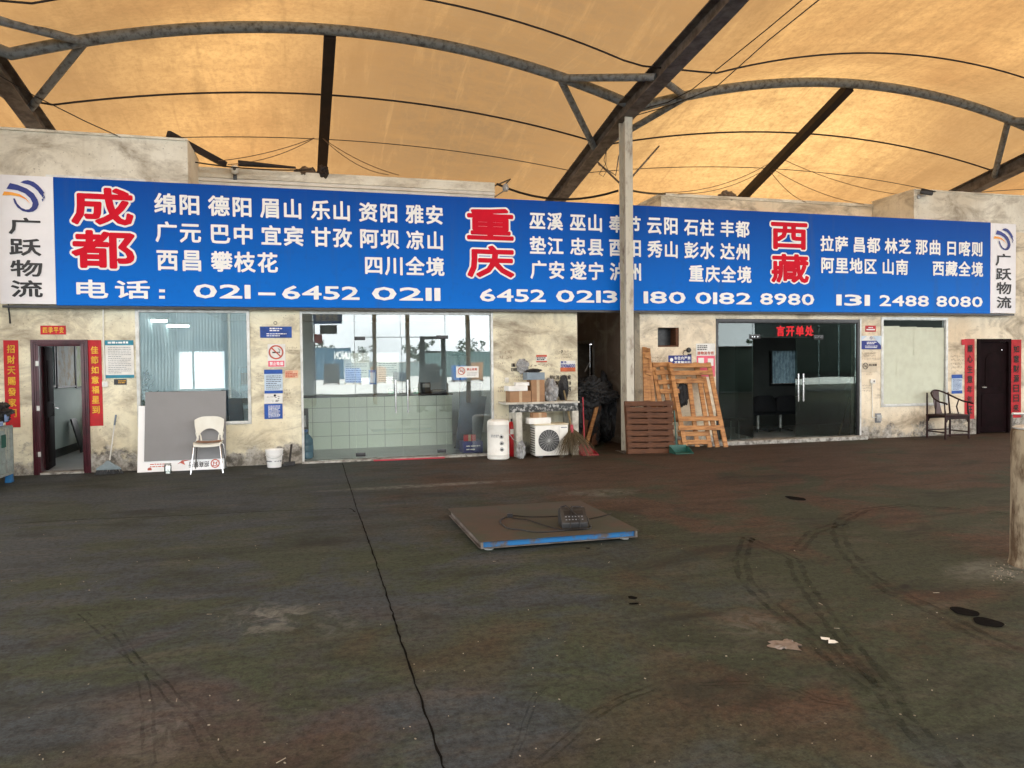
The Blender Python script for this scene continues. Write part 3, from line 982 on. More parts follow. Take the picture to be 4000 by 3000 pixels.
# door on the right, shut
df = frame_rect(MB(), DOOR2[0] - .02, DOOR2[1] + .02, -.3, DOOR2[3] + .02, .07, D - .03, D + .05)
door = df.build('door', MT['dark_door'], bld, bevel=.005)
lf = MB().box(DOOR2[0] + .051, DOOR2[1] - .051, D + .022, D + .06, .02, 1.968).box(DOOR2[0] + .14, DOOR2[1] - .14, D + .012, D + .0218, .15, .85)
MB().box(DOOR2[0] - .1, DOOR2[1] + .1, DB + .002, DB + .03, 0, 2.2).build('door_backing', MT['room_dark'], door)
arch = [(.16, .0), (.57, .0), (.57, .55)] + [(.365 + .205 * math.cos(t), .55 + .2 * math.sin(t)) for t in [i * math.pi / 10 for i in range(1, 10)]] + [(.16, .55)]
lf.prism(arch, lambda a, b, c: (DOOR2[0] + .068 + a, D + .010 + c, 1.0 + b), .0115)
lf = lf.build('door_leaf', MT['dark_door'], door, bevel=.006)
MB().tube([(DOOR2[0] + .12, D - .02, 1.0), (DOOR2[0] + .22, D - .025, 1.0)], .011, 8).build('handle', MT['grey_metal'], lf)
MB().box(DOOR2[1] - .2, DOOR2[1] - .175, D + .018, D + .0215, 1.79, 1.81).build('peephole', MT['chrome'], lf)
# glass front of the left shop
sf = MB().box(SHOP1[0] + .002, SHOP1[0] + .04, D - .02, D + .10, 0, SHOP1[3] - .002).box(SHOP1[1] - .04, SHOP1[1] - .002, D - .02, D + .10, 0, SHOP1[3] - .002)
sf.box(SHOP1[0] + .04, SHOP1[1] - .04, D + .0, D + .10, SHOP1[3] - .05, SHOP1[3] - .002)
shop = sf.build('glass_front', MT['alu'], bld, bevel=.003)
gx = [SHOP1[0] + .042, at('c', 637, 800, D).x, at('c', 1128, 800, D).x, at('c', 1585, 800, D).x, SHOP1[1] - .042]
zt = at('c', 1100, 312, D).z
G = lambda x0, x1, z0, z1, y=D + .04: MB().box(x0, x1, y, y + .012, z0, z1)
G(gx[0], gx[1] - .004, .03, SHOP1[3] - .052).build('fixed_pane', MT['glass_clear'], shop, smooth=False)
G(gx[3] + .004, gx[4], .03, SHOP1[3] - .052).build('fixed_pane', MT['glass_clear'], shop, smooth=False)
G(gx[1] + .004, (gx[1] + gx[3]) / 2 - .003, zt + .006, SHOP1[3] - .052).build('transom_pane', MT['glass_clear'], shop, smooth=False)
G((gx[1] + gx[3]) / 2 + .003, gx[3] - .004, zt + .006, SHOP1[3] - .052).build('transom_pane', MT['glass_clear'], shop, smooth=False)


def pull(p, z0, z1, y):
    mb = MB().tube([(p, y - .075, z0), (p, y - .075, z1)], .017, 12)
    for z in (z0 + .1, z1 - .1):
        mb.tube([(p, y - .06, z), (p, y + .02, z)], .009, 8)
    return mb


pz0, pz1 = at('c', 1060, 1105, D - .05).z, at('c', 1060, 760, D - .05).z
for x0, x1, hxp in ((gx[1] + .005, gx[2] - .004, at('c', 1060, 900, D - .05).x), (gx[2] + .004, gx[3] - .005, at('c', 1187, 900, D - .05).x)):
    dl = G(x0, x1, .045, zt - .006).build('glass_door', MT['glass_clear'], shop, smooth=False)
    pull(hxp, pz0, pz1, D + .04).build('pull_handle', MT['chrome'], dl)
for px, py, wd in ((685, 325, 105), (1548, 312, 120), (695, 1543, 95), (1545, 1505, 90)):
    p = at('c', px, py, D)
    w2 = wd / 2.675 * .553 / 1606 * 13.2 / 2
    MB().box(p.x - w2, p.x + w2, D + .022, D + .07, p.z - .03, p.z + .03).build('patch_fitting', MT['black_metal'], shop, bevel=.004)
MB().box(SHOP1[0], SHOP1[1], D - .10, D + .2, 0, .028).build('threshold', MT['pale_concrete'], bld)
MB().box(DOOR1[0] + .06, DOOR1[1] - .06, D - .05, D + .22, 0, .03).build('threshold', MT['pale_concrete'], bld)
# dark glass front of the right shop
sf = MB().box(SHOP2[0] + .002, SHOP2[0] + .05, D - .01, D + .08, 0, SHOP2[3] - .002).box(SHOP2[1] - .05, SHOP2[1] - .002, D - .01, D + .08, 0, SHOP2[3] - .002)
sf.box(SHOP2[0] + .05, SHOP2[1] - .05, D - .01, D + .08, SHOP2[3] - .08, SHOP2[3] - .002)
shop2 = sf.build('glass_front', MT['black_metal'], bld, bevel=.003)
MB().box(SHOP2[1] + .001, SHOP2[1] + .035, D - .02, D - .0005, .0, SHOP2[3] + .02).build('jamb', MT['alu'], bld)
hx_ = [SHOP2[0] + .052, at('h', 560, 800, D).x, at('h', 1036, 700, D).x, at('h', 1305, 700, D).x, at('h', 1528, 400, D).x, SHOP2[1] - .052]
zt2 = at('h', 950, 335, D).z
for x0, x1, z0, z1, nm in ((hx_[0], hx_[1] - .004, .1, SHOP2[3] - .082, 'fixed_pane'), (hx_[3] + .004, hx_[4] - .003, .1, SHOP2[3] - .082, 'fixed_pane'), (hx_[4] + .003, hx_[5], .1, SHOP2[3] - .082, 'fixed_pane'),
                         (hx_[1] + .004, hx_[3] - .004, zt2 + .006, SHOP2[3] - .082, 'transom_pane')):
    G(x0, x1, z0, z1).build(nm, MT['glass_dark'], shop2, smooth=False)
dl = G(hx_[2] + .003, hx_[3] - .005, .11, zt2 - .006).build('glass_door', MT['glass_dark'], shop2, smooth=False)
z0, z1 = at('h', 1100, 1050, D).z, at('h', 1100, 742, D).z
for px in (1042, 1098):
    pull(at('h', px, 900, D).x, z0, z1, D + .04).build('pull_handle', MT['chrome'], dl)
# the other leaf stands open against the left pane
m = Matrix.Rotation(math.radians(80), 3, 'Z')
c = Vector((hx_[1] + .03, D + .08, (zt2 + .11) / 2)) + m @ Vector((.45, 0, 0))
dl2 = MB().obox(c, (.9, .012, zt2 - .12), m).build('glass_door', MT['glass_dark'], shop2, smooth=False)
for px, py, wd in ((580, 330, 100), (1288, 335, 95)):
    p = at('h', px, py, D)
    MB().box(p.x - .11, p.x + .11, D + .018, D + .075, p.z - .045, p.z + .045).build('patch_fitting', MT['black_metal'], shop2, bevel=.004)
    for k in (-.07, -.02, .05):
        MB().lathe([(.012, 0), (.012, .006)], (p.x + k, D + .018, p.z), 10, Matrix.Rotation(math.radians(90), 3, 'X')).build('bolt', MT['chrome'], shop2)
mb = MB()
q0, q1 = at('h', 0, 1500, D - .15).x, at('h', 1790, 1470, D - .15).x
n = 40
mb.box(SHOP2[0] - .25, SHOP2[1] + .08, D - .16, D + .2, 0, .075)
mb.build('threshold', MT['pale_concrete'], bld, bevel=.012)
# dark hatch in the wall
MB().box(HOLE[0] - .02, HOLE[1] + .02, DB + .001, DB + .3, HOLE[2] - .05, HOLE[3] + .05).build('hatch_back', MT['black_metal'], bld)
MB().box(HOLE[0], HOLE[1], D + .02, DB - .01, HOLE[2] - .0, HOLE[2] + .03).box(HOLE[1] - .06, HOLE[1], D + .01, DB - .01, HOLE[2] + .03, HOLE[3]).build('hatch_lining', MT['wood_dark'], bld)

# ------------------------------------------------------------------ lettering
CHARS = sorted(set('成都绵阳德眉山乐资雅安广元巴中宜宾甘孜坝凉西昌攀枝花四川全境电话：0123456789—重庆巫溪奉节云石柱丰垫江忠县酉秀彭水达州遂宁泸藏拉萨林芝那曲日喀则阿里地区南'
                  '跃物流招財天賜發家門佳節如意福星到季平严禁止吸烟皖K动汽修配油换篷布顺心生年旺财源来言开单处接专线车位内其笔辆出行银商业湖北UNIO搬场疏通厂-'))
GL = {}


def make_glyphs(offset):
    objs = []
    for ch in CHARS:
        c = bpy.data.curves.new('glyph', 'FONT')
        c.body, c.size, c.offset, c.resolution_u = ch, 1.0, offset, 2
        o = bpy.data.objects.new('glyph', c)
        COL.objects.link(o)
        objs.append((ch, o, c))
    dg = bpy.context.evaluated_depsgraph_get()
    dg.update()
    for ch, o, c in objs:
        me = bpy.data.meshes.new_from_object(o.evaluated_get(dg))
        vs = [(v.co.x, v.co.y) for v in me.vertices]
        fs = [tuple(p.vertices) for p in me.polygons]
        bpy.data.meshes.remove(me)
        GL[ch, offset] = (vs, fs, min(v[0] for v in vs), max(v[0] for v in vs), min(v[1] for v in vs), max(v[1] for v in vs))
    for ch, o, c in objs:
        bpy.data.objects.remove(o)
        bpy.data.curves.remove(c)


OB, OO = 'bold', 'outline'
make_glyphs(0.0)


def ring_shifts(r, n, ph=0.0):
    return [(r * math.cos(2 * math.pi * k / n + ph), r * math.sin(2 * math.pi * k / n + ph)) for k in range(n)]


SHIFT = {'bold': [(0, 0)] + ring_shifts(.028, 10), 'heavy': [(0, 0)] + ring_shifts(.017, 6) + ring_shifts(.036, 12),
         'outline': [(0, 0)] + ring_shifts(.045, 8) + ring_shifts(.088, 18)}
GROW = {'bold': .028, 'heavy': .036, 'outline': .088}


def word(mb, s, x0, x1, z0, z1, put, off=OB, gap=.08, ref=None):
    """letters of s so that their ink fills x0..x1, z0..z1; put(a, b) -> point; ref: weight whose ink box is fitted"""
    gr = GROW[ref or off]
    pen, items = 0.0, []
    lo, hi = 9, -9
    for ch in s:
        if ch == ' ':
            pen += .35
            continue
        vs, fs, a, b, c, d = GL[ch, 0.0]
        if '\u4e00' <= ch <= '\u9fff':
            items.append((ch, pen - .02))
            pen += 1.0 + gap
        else:
            items.append((ch, pen - a))
            pen += (b - a) + gap
        last = items[-1][1] + b + gr
        lo, hi = min(lo, c - gr), max(hi, d + gr)
    first = items[0][1] + GL[items[0][0], 0.0][2] - gr
    kx, kz = (x1 - x0) / (last - first), (z1 - z0) / (hi - lo)
    ax = min(1.0, abs(kz / kx)) if kx else 1.0       # keep the strokes from getting fatter where a word is stretched wide
    for ch, px in items:
        vs, fs = GL[ch, 0.0][:2]
        for k, (dx, dz) in enumerate(SHIFT[off]):      # the strokes are thickened by laying the glyph over itself, each layer a hair behind the last
            mb.add([(lambda q: (q[0], q[1] + k * .00012, q[2]))(put(x0 + (px + vx + dx * ax - first) * kx, z0 + (vz + dz - lo) * kz)) for vx, vz in vs], fs)
    return mb


def wallput(Y):
    return lambda a, b: (a, Y, b)


# ------------------------------------------------------------------ the long banner
YBN = 12.66
banner = thing('banner_sign', 'long blue banner of white city names and red characters above the shop fronts', 'banner', (5, YBN, 2.5))
ZB0, ZB1 = 2.575, 4.50
XL0, XL1b = at('t5', -14, 600, YBN).x, at('t5', 472, 600, YBN).x
XR0, XR1 = at('t8', 1948, 640, YBN).x, at('t8', 2147, 640, YBN).x


def sheet(x0, x1, z0, z1, y, dep, nx_, nz, amp, seed):
    mb = MB()
    f = lambda x, z: y + amp * noise.noise(Vector((x * .55, z * .5, seed))) + amp * .35 * noise.noise(Vector((x * 2.3, z * .7, seed + 4)))
    vs = [(x0 + (x1 - x0) * i / nx_, f(x0 + (x1 - x0) * i / nx_, z0 + (z1 - z0) * j / nz), z0 + (z1 - z0) * j / nz) for j in range(nz + 1) for i in range(nx_ + 1)]
    bs = [(a, y + dep, c) for a, _, c in vs]
    n = len(vs)
    fs = [(j * (nx_ + 1) + i, j * (nx_ + 1) + i + 1, (j + 1) * (nx_ + 1) + i + 1, (j + 1) * (nx_ + 1) + i) for j in range(nz) for i in range(nx_)]
    mb.add(vs + bs, fs + [tuple(n + k for k in reversed(f_)) for f_ in fs])
    ring = [i for i in range(nx_ + 1)] + [j * (nx_ + 1) + nx_ for j in range(1, nz + 1)] + [nz * (nx_ + 1) + i for i in range(nx_ - 1, -1, -1)] + [j * (nx_ + 1) for j in range(nz - 1, 0, -1)]
    b = len(mb.v) - 2 * n
    for a, c in zip(ring, ring[1:] + ring[:1]):
        mb.f.append((b + c, b + a, b + n + a, b + n + c))
    return mb


AMP = .006
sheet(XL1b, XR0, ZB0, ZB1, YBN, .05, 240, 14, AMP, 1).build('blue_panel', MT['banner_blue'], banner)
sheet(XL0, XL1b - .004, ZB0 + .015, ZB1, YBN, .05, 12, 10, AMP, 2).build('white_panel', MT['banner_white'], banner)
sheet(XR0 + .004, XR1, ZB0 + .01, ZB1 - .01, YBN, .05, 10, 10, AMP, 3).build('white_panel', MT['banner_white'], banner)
mb = MB()
mb.box(XL0 + .1, XR1 - .1, YBN + .0505, 12.80, ZB0 + .03, ZB0 + .07).box(XL0 + .1, XR1 - .1, YBN + .0505, 12.80, ZB1 - .08, ZB1 - .04)
mb.build('mounting_rail', MT['steel_brown'], banner)
MB().box(XL0 + .02, XR1 - .02, YBN + .005, YBN + .06, ZB0 - .04, ZB0 - .006).build('gap_shadow_rail', MT['black_metal'], banner)  # black rail also stands in for the shadow gap under the banner
MB().box(at('t5', 390, 85, YBN).x, at('t5', 1250, 125, YBN).x, YBN + .02, YBN + .05, ZB1 + .003, ZB1 + .035).build('mounting_rail', MT['alu'], banner)
YT = YBN - .011
put = wallput(YT)


def zspan(items, t):
    return sum(at(v, x, y, YT).z for v, x, y in items) / len(items)


def row(name, words, tops, bots, mat=None, parent=None):
    z1, z0 = zspan(tops, 1), zspan(bots, 0)
    for s, v, xl, xr, *rest in words:
        v2 = rest[0] if rest else v
        ym = 500
        word(MB(), s, at(v, xl, ym, YT).x, at(v2, xr, ym, YT).x, z0, z1, put, OB, .07).build(name, mat or MT['letter_white'], banner, smooth=False)


row('lettering', [('绵阳', 't5', 1335, 1725), ('德阳', 't5', 1800, 2175), ('眉山', 't6', 40, 395), ('乐山', 't6', 478, 815), ('资阳', 't6', 893, 1222), ('雅安', 't6', 1293, 1618)],
    [('t5', 1500, 248), ('t5', 1980, 275), ('t6', 650, 190), ('t6', 1450, 228)], [('t5', 1500, 435), ('t5', 1980, 456), ('t6', 650, 352), ('t6', 1450, 395)])
row('lettering', [('广元', 't5', 1340, 1735), ('巴中', 't5', 1820, 2180), ('宜宾', 't6', 45, 410), ('甘孜', 't6', 480, 830), ('阿坝', 't6', 900, 1238), ('凉山', 't6', 1297, 1615)],
    [('t5', 1500, 497), ('t5', 2000, 520), ('t6', 650, 412), ('t6', 1450, 450)], [('t5', 1500, 676), ('t5', 2000, 696), ('t6', 650, 588), ('t6', 1450, 613)])
row('lettering', [('西昌', 't5', 1345, 1730), ('攀枝花', 't5', 1815, 185, 't6'), ('四川全境', 't6', 938, 1625)],
    [('t5', 1500, 744), ('t5', 2000, 752), ('t6', 1300, 668)], [('t5', 1500, 925), ('t5', 2000, 932), ('t6', 1300, 836)])
row('phone_number', [('电', 't5', 640, 925), ('话', 't5', 975, 1285), ], [('t5', 950, 1003)], [('t5', 950, 1164)])
row('phone_number', [('021', 't5', 1650, 2160), ('6452', 't6', 210, 892), ('0211', 't6', 985, 1595), ('6452', 't7', 130, 612), ('0213', 't7', 678, 1130), ('180', 't7', 1310, 1622), ('0182', 't7', 1682, 2097),
                     ('8980', 't8', 135, 567), ('131', 't8', 730, 1010), ('2488', 't8', 1075, 1470), ('8080', 't8', 1522, 1892)],
    [('t5', 1900, 1040), ('t6', 550, 918), ('t7', 400, 762), ('t7', 1900, 779), ('t8', 1250, 866)], [('t5', 1900, 1165), ('t6', 550, 1043), ('t7', 400, 853), ('t7', 1900, 864), ('t8', 1250, 953)])
mb = MB()
for v, x0, x1, y0, y1 in (('t6', 20, 168, 980, 1002), ('t5', 1375, 1425, 1085, 1110), ('t5', 1375, 1425, 1140, 1165)):
    a, b = at(v, x0, y1, YT), at(v, x1, y0, YT)
    mb.add([(a.x, YT, a.z), (b.x, YT, a.z), (b.x, YT, b.z), (a.x, YT, b.z)], [(0, 1, 2, 3)])
mb.build('phone_number', MT['letter_white'], banner, smooth=False)
row('lettering', [('巫溪', 't7', 497, 738), ('巫山', 't7', 787, 1018), ('奉节', 't7', 1068, 1297), ('云阳', 't7', 1343, 1562), ('石柱', 't7', 1608, 1825), ('丰都', 't7', 1870, 2080)],
    [('t7', 600, 200), ('t7', 900, 213), ('t7', 1450, 240), ('t7', 1980, 257)], [('t7', 600, 330), ('t7', 900, 340), ('t7', 1450, 360), ('t7', 1980, 380)])
row('lettering', [('垫江', 't7', 497, 740), ('忠县', 't7', 787, 1027), ('酉阳', 't7', 1068, 1297), ('秀山', 't7', 1343, 1562), ('彭水', 't7', 1610, 1828), ('达州', 't7', 1868, 2078)],
    [('t7', 600, 376), ('t7', 900, 386), ('t7', 1450, 408), ('t7', 1980, 422)], [('t7', 600, 504), ('t7', 900, 516), ('t7', 1450, 530), ('t7', 1980, 543)])
row('lettering', [('广安', 't7', 500, 745), ('遂宁', 't7', 787, 1027), ('泸州', 't7', 1072, 1297), ('重庆全境', 't7', 1643, 2093)],
    [('t7', 600, 550), ('t7', 900, 560), ('t7', 1870, 580)], [('t7', 600, 684), ('t7', 900, 690), ('t7', 1870, 705)])
row('lettering', [('拉萨', 't8', 613, 830), ('昌都', 't8', 875, 1083), ('林芝', 't8', 1118, 1325), ('那曲', 't8', 1362, 1555), ('日喀则', 't8', 1610, 1885)],
    [('t8', 720, 402), ('t8', 1220, 425), ('t8', 1750, 448)], [('t8', 720, 530), ('t8', 1220, 546), ('t8', 1750, 564)])
row('lettering', [('阿里地区', 't8', 620, 1055), ('山南', 't8', 1103, 1302), ('西藏全境', 't8', 1495, 1892)],
    [('t8', 840, 578), ('t8', 1200, 588), ('t8', 1690, 600)], [('t8', 840, 702), ('t8', 1200, 710), ('t8', 1690, 725)])
for ch, v, x0, x1, y0, y1 in (('成', 't5', 605, 1160, 205, 532), ('都', 't5', 608, 1175, 575, 905), ('重', 't7', 38, 385, 172, 402), ('庆', 't7', 42, 390, 440, 672), ('西', 't8', 220, 515, 300, 512), ('藏', 't8', 222, 527, 548, 774)):
    a, b = at(v, x0, (y0 + y1) / 2, YT), at(v, x1, (y0 + y1) / 2, YT)
    c, d = at(v, (x0 + x1) / 2, y1, YT), at(v, (x0 + x1) / 2, y0, YT)
    o1 = word(MB(), ch, a.x, b.x, c.z, d.z, put, OO, ref='heavy').build('outline', MT['letter_white'], banner, smooth=False)
    word(MB(), ch, a.x, b.x, c.z, d.z, wallput(YT - .004), 'heavy').build('big_character', MT['letter_red'], banner, smooth=False)
for v, L in (('t5', (('广', 70, 355, 465, 610), ('跃', 75, 360, 645, 795), ('物', 85, 370, 830, 975), ('流', 90, 372, 1005, 1153))), ('t8', (('广', 1988, 2110, 545, 640), ('跃', 1990, 2115, 657, 754), ('物', 1994, 2115, 767, 864), ('流', 1997, 2115, 880, 974)))):
    mb = MB()
    for ch, x0, x1, y0, y1 in L:
        a, b = at(v, x0, (y0 + y1) / 2, YT), at(v, x1, (y0 + y1) / 2, YT)
        word(mb, ch, a.x, b.x, at(v, (x0 + x1) / 2, y1, YT).z, at(v, (x0 + x1) / 2, y0, YT).z, put, OB)
    mb.build('company_name', MT['letter_black'], banner, smooth=False)
LOGO_B1 = [(175, 160), (205, 145), (240, 140), (290, 155), (330, 185), (362, 220), (385, 252), (352, 270), (325, 232), (295, 205), (255, 182), (215, 172)]
LOGO_B2 = [(85, 165), (150, 180), (230, 212), (290, 255), (325, 310), (335, 350), (318, 390), (285, 413), (245, 418), (195, 408), (150, 375), (125, 338), (113, 300), (128, 298), (150, 345), (185, 380), (222, 395), (252, 392), (275, 370), (282, 338), (262, 298), (215, 255), (150, 228), (55, 216)]
LOGO_O = [(35, 238), (100, 244), (170, 262), (225, 298), (265, 348), (220, 306), (165, 282), (90, 270), (20, 272)]
LOGO_D = [[(355, 270), (368, 252), (380, 272), (367, 292)], [(372, 290), (384, 275), (388, 292), (378, 305)], [(360, 305), (370, 298), (376, 312), (366, 328)]]


def logo(v, mp):
    for pts, mt in ((LOGO_B1, 'navy'), (LOGO_B2, 'navy'), (LOGO_O, 'orange')):
        mb = MB()
        mb.add([(lambda q: (q.x, YT, q.z))(at(v, *mp(*p), YT)) for p in pts], [tuple(range(len(pts)))])
        if pts is LOGO_B1:
            for d in LOGO_D:
                mb.add([(lambda q: (q.x, YT - .001, q.z))(at(v, *mp(*p), YT)) for p in d], [(0, 1, 2, 3)])
        me = mb.build('logo', MT[mt], banner, smooth=False)
        bm = bmesh.new()
        bm.from_mesh(me.data)
        bmesh.ops.triangulate(bm, faces=bm.faces)
        bm.to_mesh(me.data)
        bm.free()


logo('t5', lambda x, y: (x, y))
logo('t8', lambda x, y: (1975 + (x - 20) * .42, 345 + (y - 140) * .625))

# ------------------------------------------------------------------ papers, posters and couplets on the wall
YW = D - .004


def rect(v, x0, x1, y0, y1, Y=YW):
    a, b = at(v, x0, (y0 + y1) / 2, Y), at(v, x1, (y0 + y1) / 2, Y)
    c, d = at(v, (x0 + x1) / 2, y1, Y), at(v, (x0 + x1) / 2, y0, Y)
    return a.x, b.x, c.z, d.z


def sheet_thing(name, label, cat, v, x0, x1, y0, y1, mat, Y=YW, th=.003, group=None, curl=.004):
    X0, X1, Z0, Z1 = rect(v, x0, x1, y0, y1, Y)
    t = thing(name, label, cat, ((X0 + X1) / 2, Y, Z0), group)
    n = 6
    mb = MB()
    sd_ = rnd.random() * 50
    f = lambda i, j: Y - th - curl * max(0, noise.noise(Vector((i * .8, j * .5, sd_)))) * (1 if (i in (0, n) or j in (0, n)) else .3)
    vs = [(X0 + (X1 - X0) * i / n, f(i, j), Z0 + (Z1 - Z0) * j / n) for j in range(n + 1) for i in range(n + 1)]
    k = len(vs)
    fs = [(j * (n + 1) + i, j * (n + 1) + i + 1, (j + 1) * (n + 1) + i + 1, (j + 1) * (n + 1) + i) for j in range(n) for i in range(n)]
    ring = list(range(n + 1)) + [j * (n + 1) + n for j in range(1, n + 1)] + [n * (n + 1) + i for i in range(n - 1, -1, -1)] + [j * (n + 1) for j in range(n - 1, 0, -1)]
    mb.add(vs + [(a, Y, c) for a, _, c in vs], fs)
    for a, c in zip(ring, ring[1:] + ring[:1]):
        mb.f.append((c, a, k + a, k + c))
    mb.build('sheet', mat, t)
    return t, (X0, X1, Z0, Z1), Y - th - curl - .001


def frac(R, a, b, c, d):
    X0, X1, Z0, Z1 = R
    return X0 + (X1 - X0) * a, X0 + (X1 - X0) * b, Z0 + (Z1 - Z0) * c, Z0 + (Z1 - Z0) * d


def flat(mb, R, Y):
    X0, X1, Z0, Z1 = R
    return mb.add([(X0, Y, Z0), (X1, Y, Z0), (X1, Y, Z1), (X0, Y, Z1)], [(0, 1, 2, 3)])


def lines(mb, R, n, Y, fill=.55, seed=0):
    """rows of print too small to read"""
    r = random.Random(seed)
    X0, X1, Z0, Z1 = R
    h = (Z1 - Z0) / n
    for i in range(n):
        z = Z0 + h * (i + .2)
        x = X0
        end = X1 - (X1 - X0) * (r.random() * .45 if i % 3 == 0 else .03)
        while x < end:
            wd = r.uniform(.5, 1.6) * h
            wd = min(wd, end - x)
            flat(mb, (x, x + wd, z, z + h * fill * r.uniform(.75, 1)), Y)
            x += wd + h * .25
    return mb


# couplets on both doors
def couplet(label, v, x0, x1, y0, y1, chars, mat, top=.04, bot=.1):
    t, R, yl = sheet_thing('couplet_scroll', label, 'door couplet', v, x0, x1, y0, y1, MT['scroll_red'], curl=.006)
    mb = MB()
    n = len(chars)
    for i, ch in enumerate(chars):
        h = (1 - top - bot) / n
        a, b, c, d = frac(R, .24, .78, 1 - top - h * (i + .87), 1 - top - h * (i + .1))
        word(mb, ch, a, b, c, d, wallput(yl), OB)
    mb.build('lettering', mat, t, smooth=False)
    return t


couplet('red scroll with gold characters left of the open maroon door', 'a', 38, 165, 282, 1025, '招財天賜發家門', MT['gold'])
couplet('red scroll with gold characters right of the open maroon door', 'a', 752, 872, 280, 1012, '佳節如意福星到', MT['gold'], .06, .13)
couplet('red scroll with black characters left of the shut dark door', 'k', 1195, 1305, 355, 1248, '顺心生意年年旺', MT['ink'], .06, .05)
couplet('red scroll with black characters right of the shut dark door', 'k', 1708, 1826, 362, 1235, '如意财源日日来', MT['ink'], .06, .06)
t, R, yl = sheet_thing('lintel_scroll', 'small red paper with four gold characters above the open maroon door', 'door couplet', 'a', 345, 562, 157, 233, MT['scroll_red'])
word(MB(), '四季平安', *frac(R, .1, .92, .15, .85), wallput(yl), OB, .12).build('lettering', MT['gold'], t, smooth=False)
# torn red strip by the right door
t, R, yl = sheet_thing('torn_paper', 'torn red paper scrap hanging at the top of the left scroll by the dark door', 'paper', 'k', 1160, 1215, 360, 422, MT['scroll_red'], D - .014)
# notice board
t, R, yl = sheet_thing('notice_board', 'white notice board with teal header right of the open maroon door', 'notice', 'a', 900, 1142, 282, 603, MT['paper'], th=.012)
flat(MB(), frac(R, 0, 1, .87, 1), yl).build('header', MT['paper_teal'], t, smooth=False)
flat(MB(), frac(R, 0, 1, 0, .08), yl).build('footer', MT['paper_teal'], t, smooth=False)
lines(MB(), frac(R, .1, .93, .12, .84), 15, yl, .3, 2).build('print', MT['grey_print'], t, smooth=False)
lines(MB(), frac(R, .1, .9, .9, .97), 1, yl - .001, .8, 3).build('print', MT['letter_white'], t, smooth=False)
t, R, yl = sheet_thing('wall_plaque', 'small black plaque with gold print under the white notice board', 'plaque', 'a', 972, 1080, 612, 660, MT['black_metal'], th=.008, curl=0)
lines(MB(), frac(R, .35, .95, .2, .85), 2, yl, .55, 4).build('print', MT['gold'], t, smooth=False)
t = thing('light_switch', 'white wall switch between the gold scroll and black plaque', 'switch', at('a', 898, 680, YW))
R = rect('a', 872, 924, 632, 680)
MB().box(R[0], R[1], YW - .02, YW, R[2], R[3]).build('switch_plate', MT['white_enamel'], t, bevel=.003)
flat(MB(), frac(R, .2, .8, .25, .75), YW - .0215).build('rocker', MT['alu'], t, smooth=False)
q = [at('a', 882, 10, YW), at('a', 884, 300, YW), at('a', 897, 632, YW)]
mb = MB()
mb.tube([(p.x, YW - .012, p.z) for p in q], .012, 8)
tag(mb.build('conduit', MT['white_enamel']), 'white cable conduit running down to the switch right of the red scroll', 'conduit')
mb = MB().tube([(p.x, YW - .02, p.z) for p in (at('a', 75, 0, YW), at('a', 85, 60, YW), at('a', 92, 140, YW))], .012, 6)
mb.tube([(p.x, YW - .03, p.z) for p in (at('t5', 10, 870, YW), at('t5', 40, 1040, YW), at('t5', 85, 1240, YW), at('a', 90, 135, YW))], .008, 6)
tag(mb.build('hanging_cable', MT['cable']), 'black cable hanging down the wall at the far left edge', 'cable')
# pillar between window and glass front
t, R, yl = sheet_thing('wall_sign', 'small blue sign with white print below a hook ring beside the left window', 'sign', 'b', 1297, 1607, 190, 300, MT['paper_blue'], th=.01)
mb = lines(MB(), frac(R, .3, .72, .55, .92), 2, yl, .6, 5)
lines(mb, frac(R, .2, .85, .1, .45), 2, yl, .5, 6)
mb.build('print', MT['letter_white'], t, smooth=False)
p = at('b', 1447, 155, YW)
mb = MB().tube([(p.x + .025 * math.cos(a), YW - .008, p.z + .025 * math.sin(a)) for a in [i * .4488 for i in range(15)]], .004, 6)
tag(mb.build('wall_ring', MT['black_metal']), 'small dark ring hook above the blue sign', 'hook')


def nosmoke(R, y, t, mat, ring=.09):
    X0, X1, Z0, Z1 = R
    cx_, cz, r = (X0 + X1) / 2, (Z0 + Z1) / 2, min(X1 - X0, Z1 - Z0) / 2
    mb = MB()
    n = 28
    for i in range(n):
        a, b = 2 * math.pi * i / n, 2 * math.pi * (i + 1) / n
        k = 1 - ring * 2.2
        mb.add([(cx_ + r * math.cos(a), y, cz + r * math.sin(a)), (cx_ + r * math.cos(b), y, cz + r * math.sin(b)), (cx_ + r * k * math.cos(b), y, cz + r * k * math.sin(b)), (cx_ + r * k * math.cos(a), y, cz + r * k * math.sin(a))], [(0, 1, 2, 3)])
    d = r * ring
    for s_ in (0,):
        c45 = .7071
        mb.add([(cx_ + (-.9 * r) * c45 - d * c45, y - .0005, cz + .9 * r * c45 - d * c45), (cx_ - .9 * r * c45 + d * c45, y - .0005, cz + .9 * r * c45 + d * c45), (cx_ + .9 * r * c45 + d * c45, y - .0005, cz - .9 * r * c45 + d * c45), (cx_ + .9 * r * c45 - d * c45, y - .0005, cz - .9 * r * c45 - d * c45)], [(0, 1, 2, 3)])
    mb.build('prohibition_ring', mat, t, smooth=False)
    mb = MB()
    flat(mb, (cx_ - .5 * r, cx_ + .25 * r, cz - .12 * r, cz + .06 * r), y + .0006)
    flat(mb, (cx_ + .32 * r, cx_ + .5 * r, cz - .12 * r, cz + .06 * r), y + .0006)
    mb.tube([(cx_ + (.4 + .12 * math.sin(k)) * r, y + .0004, cz + (.1 + .09 * k) * r) for k in range(6)], .04 * r, 4)
    mb.build('cigarette', MT['letter_black'], t, smooth=False)


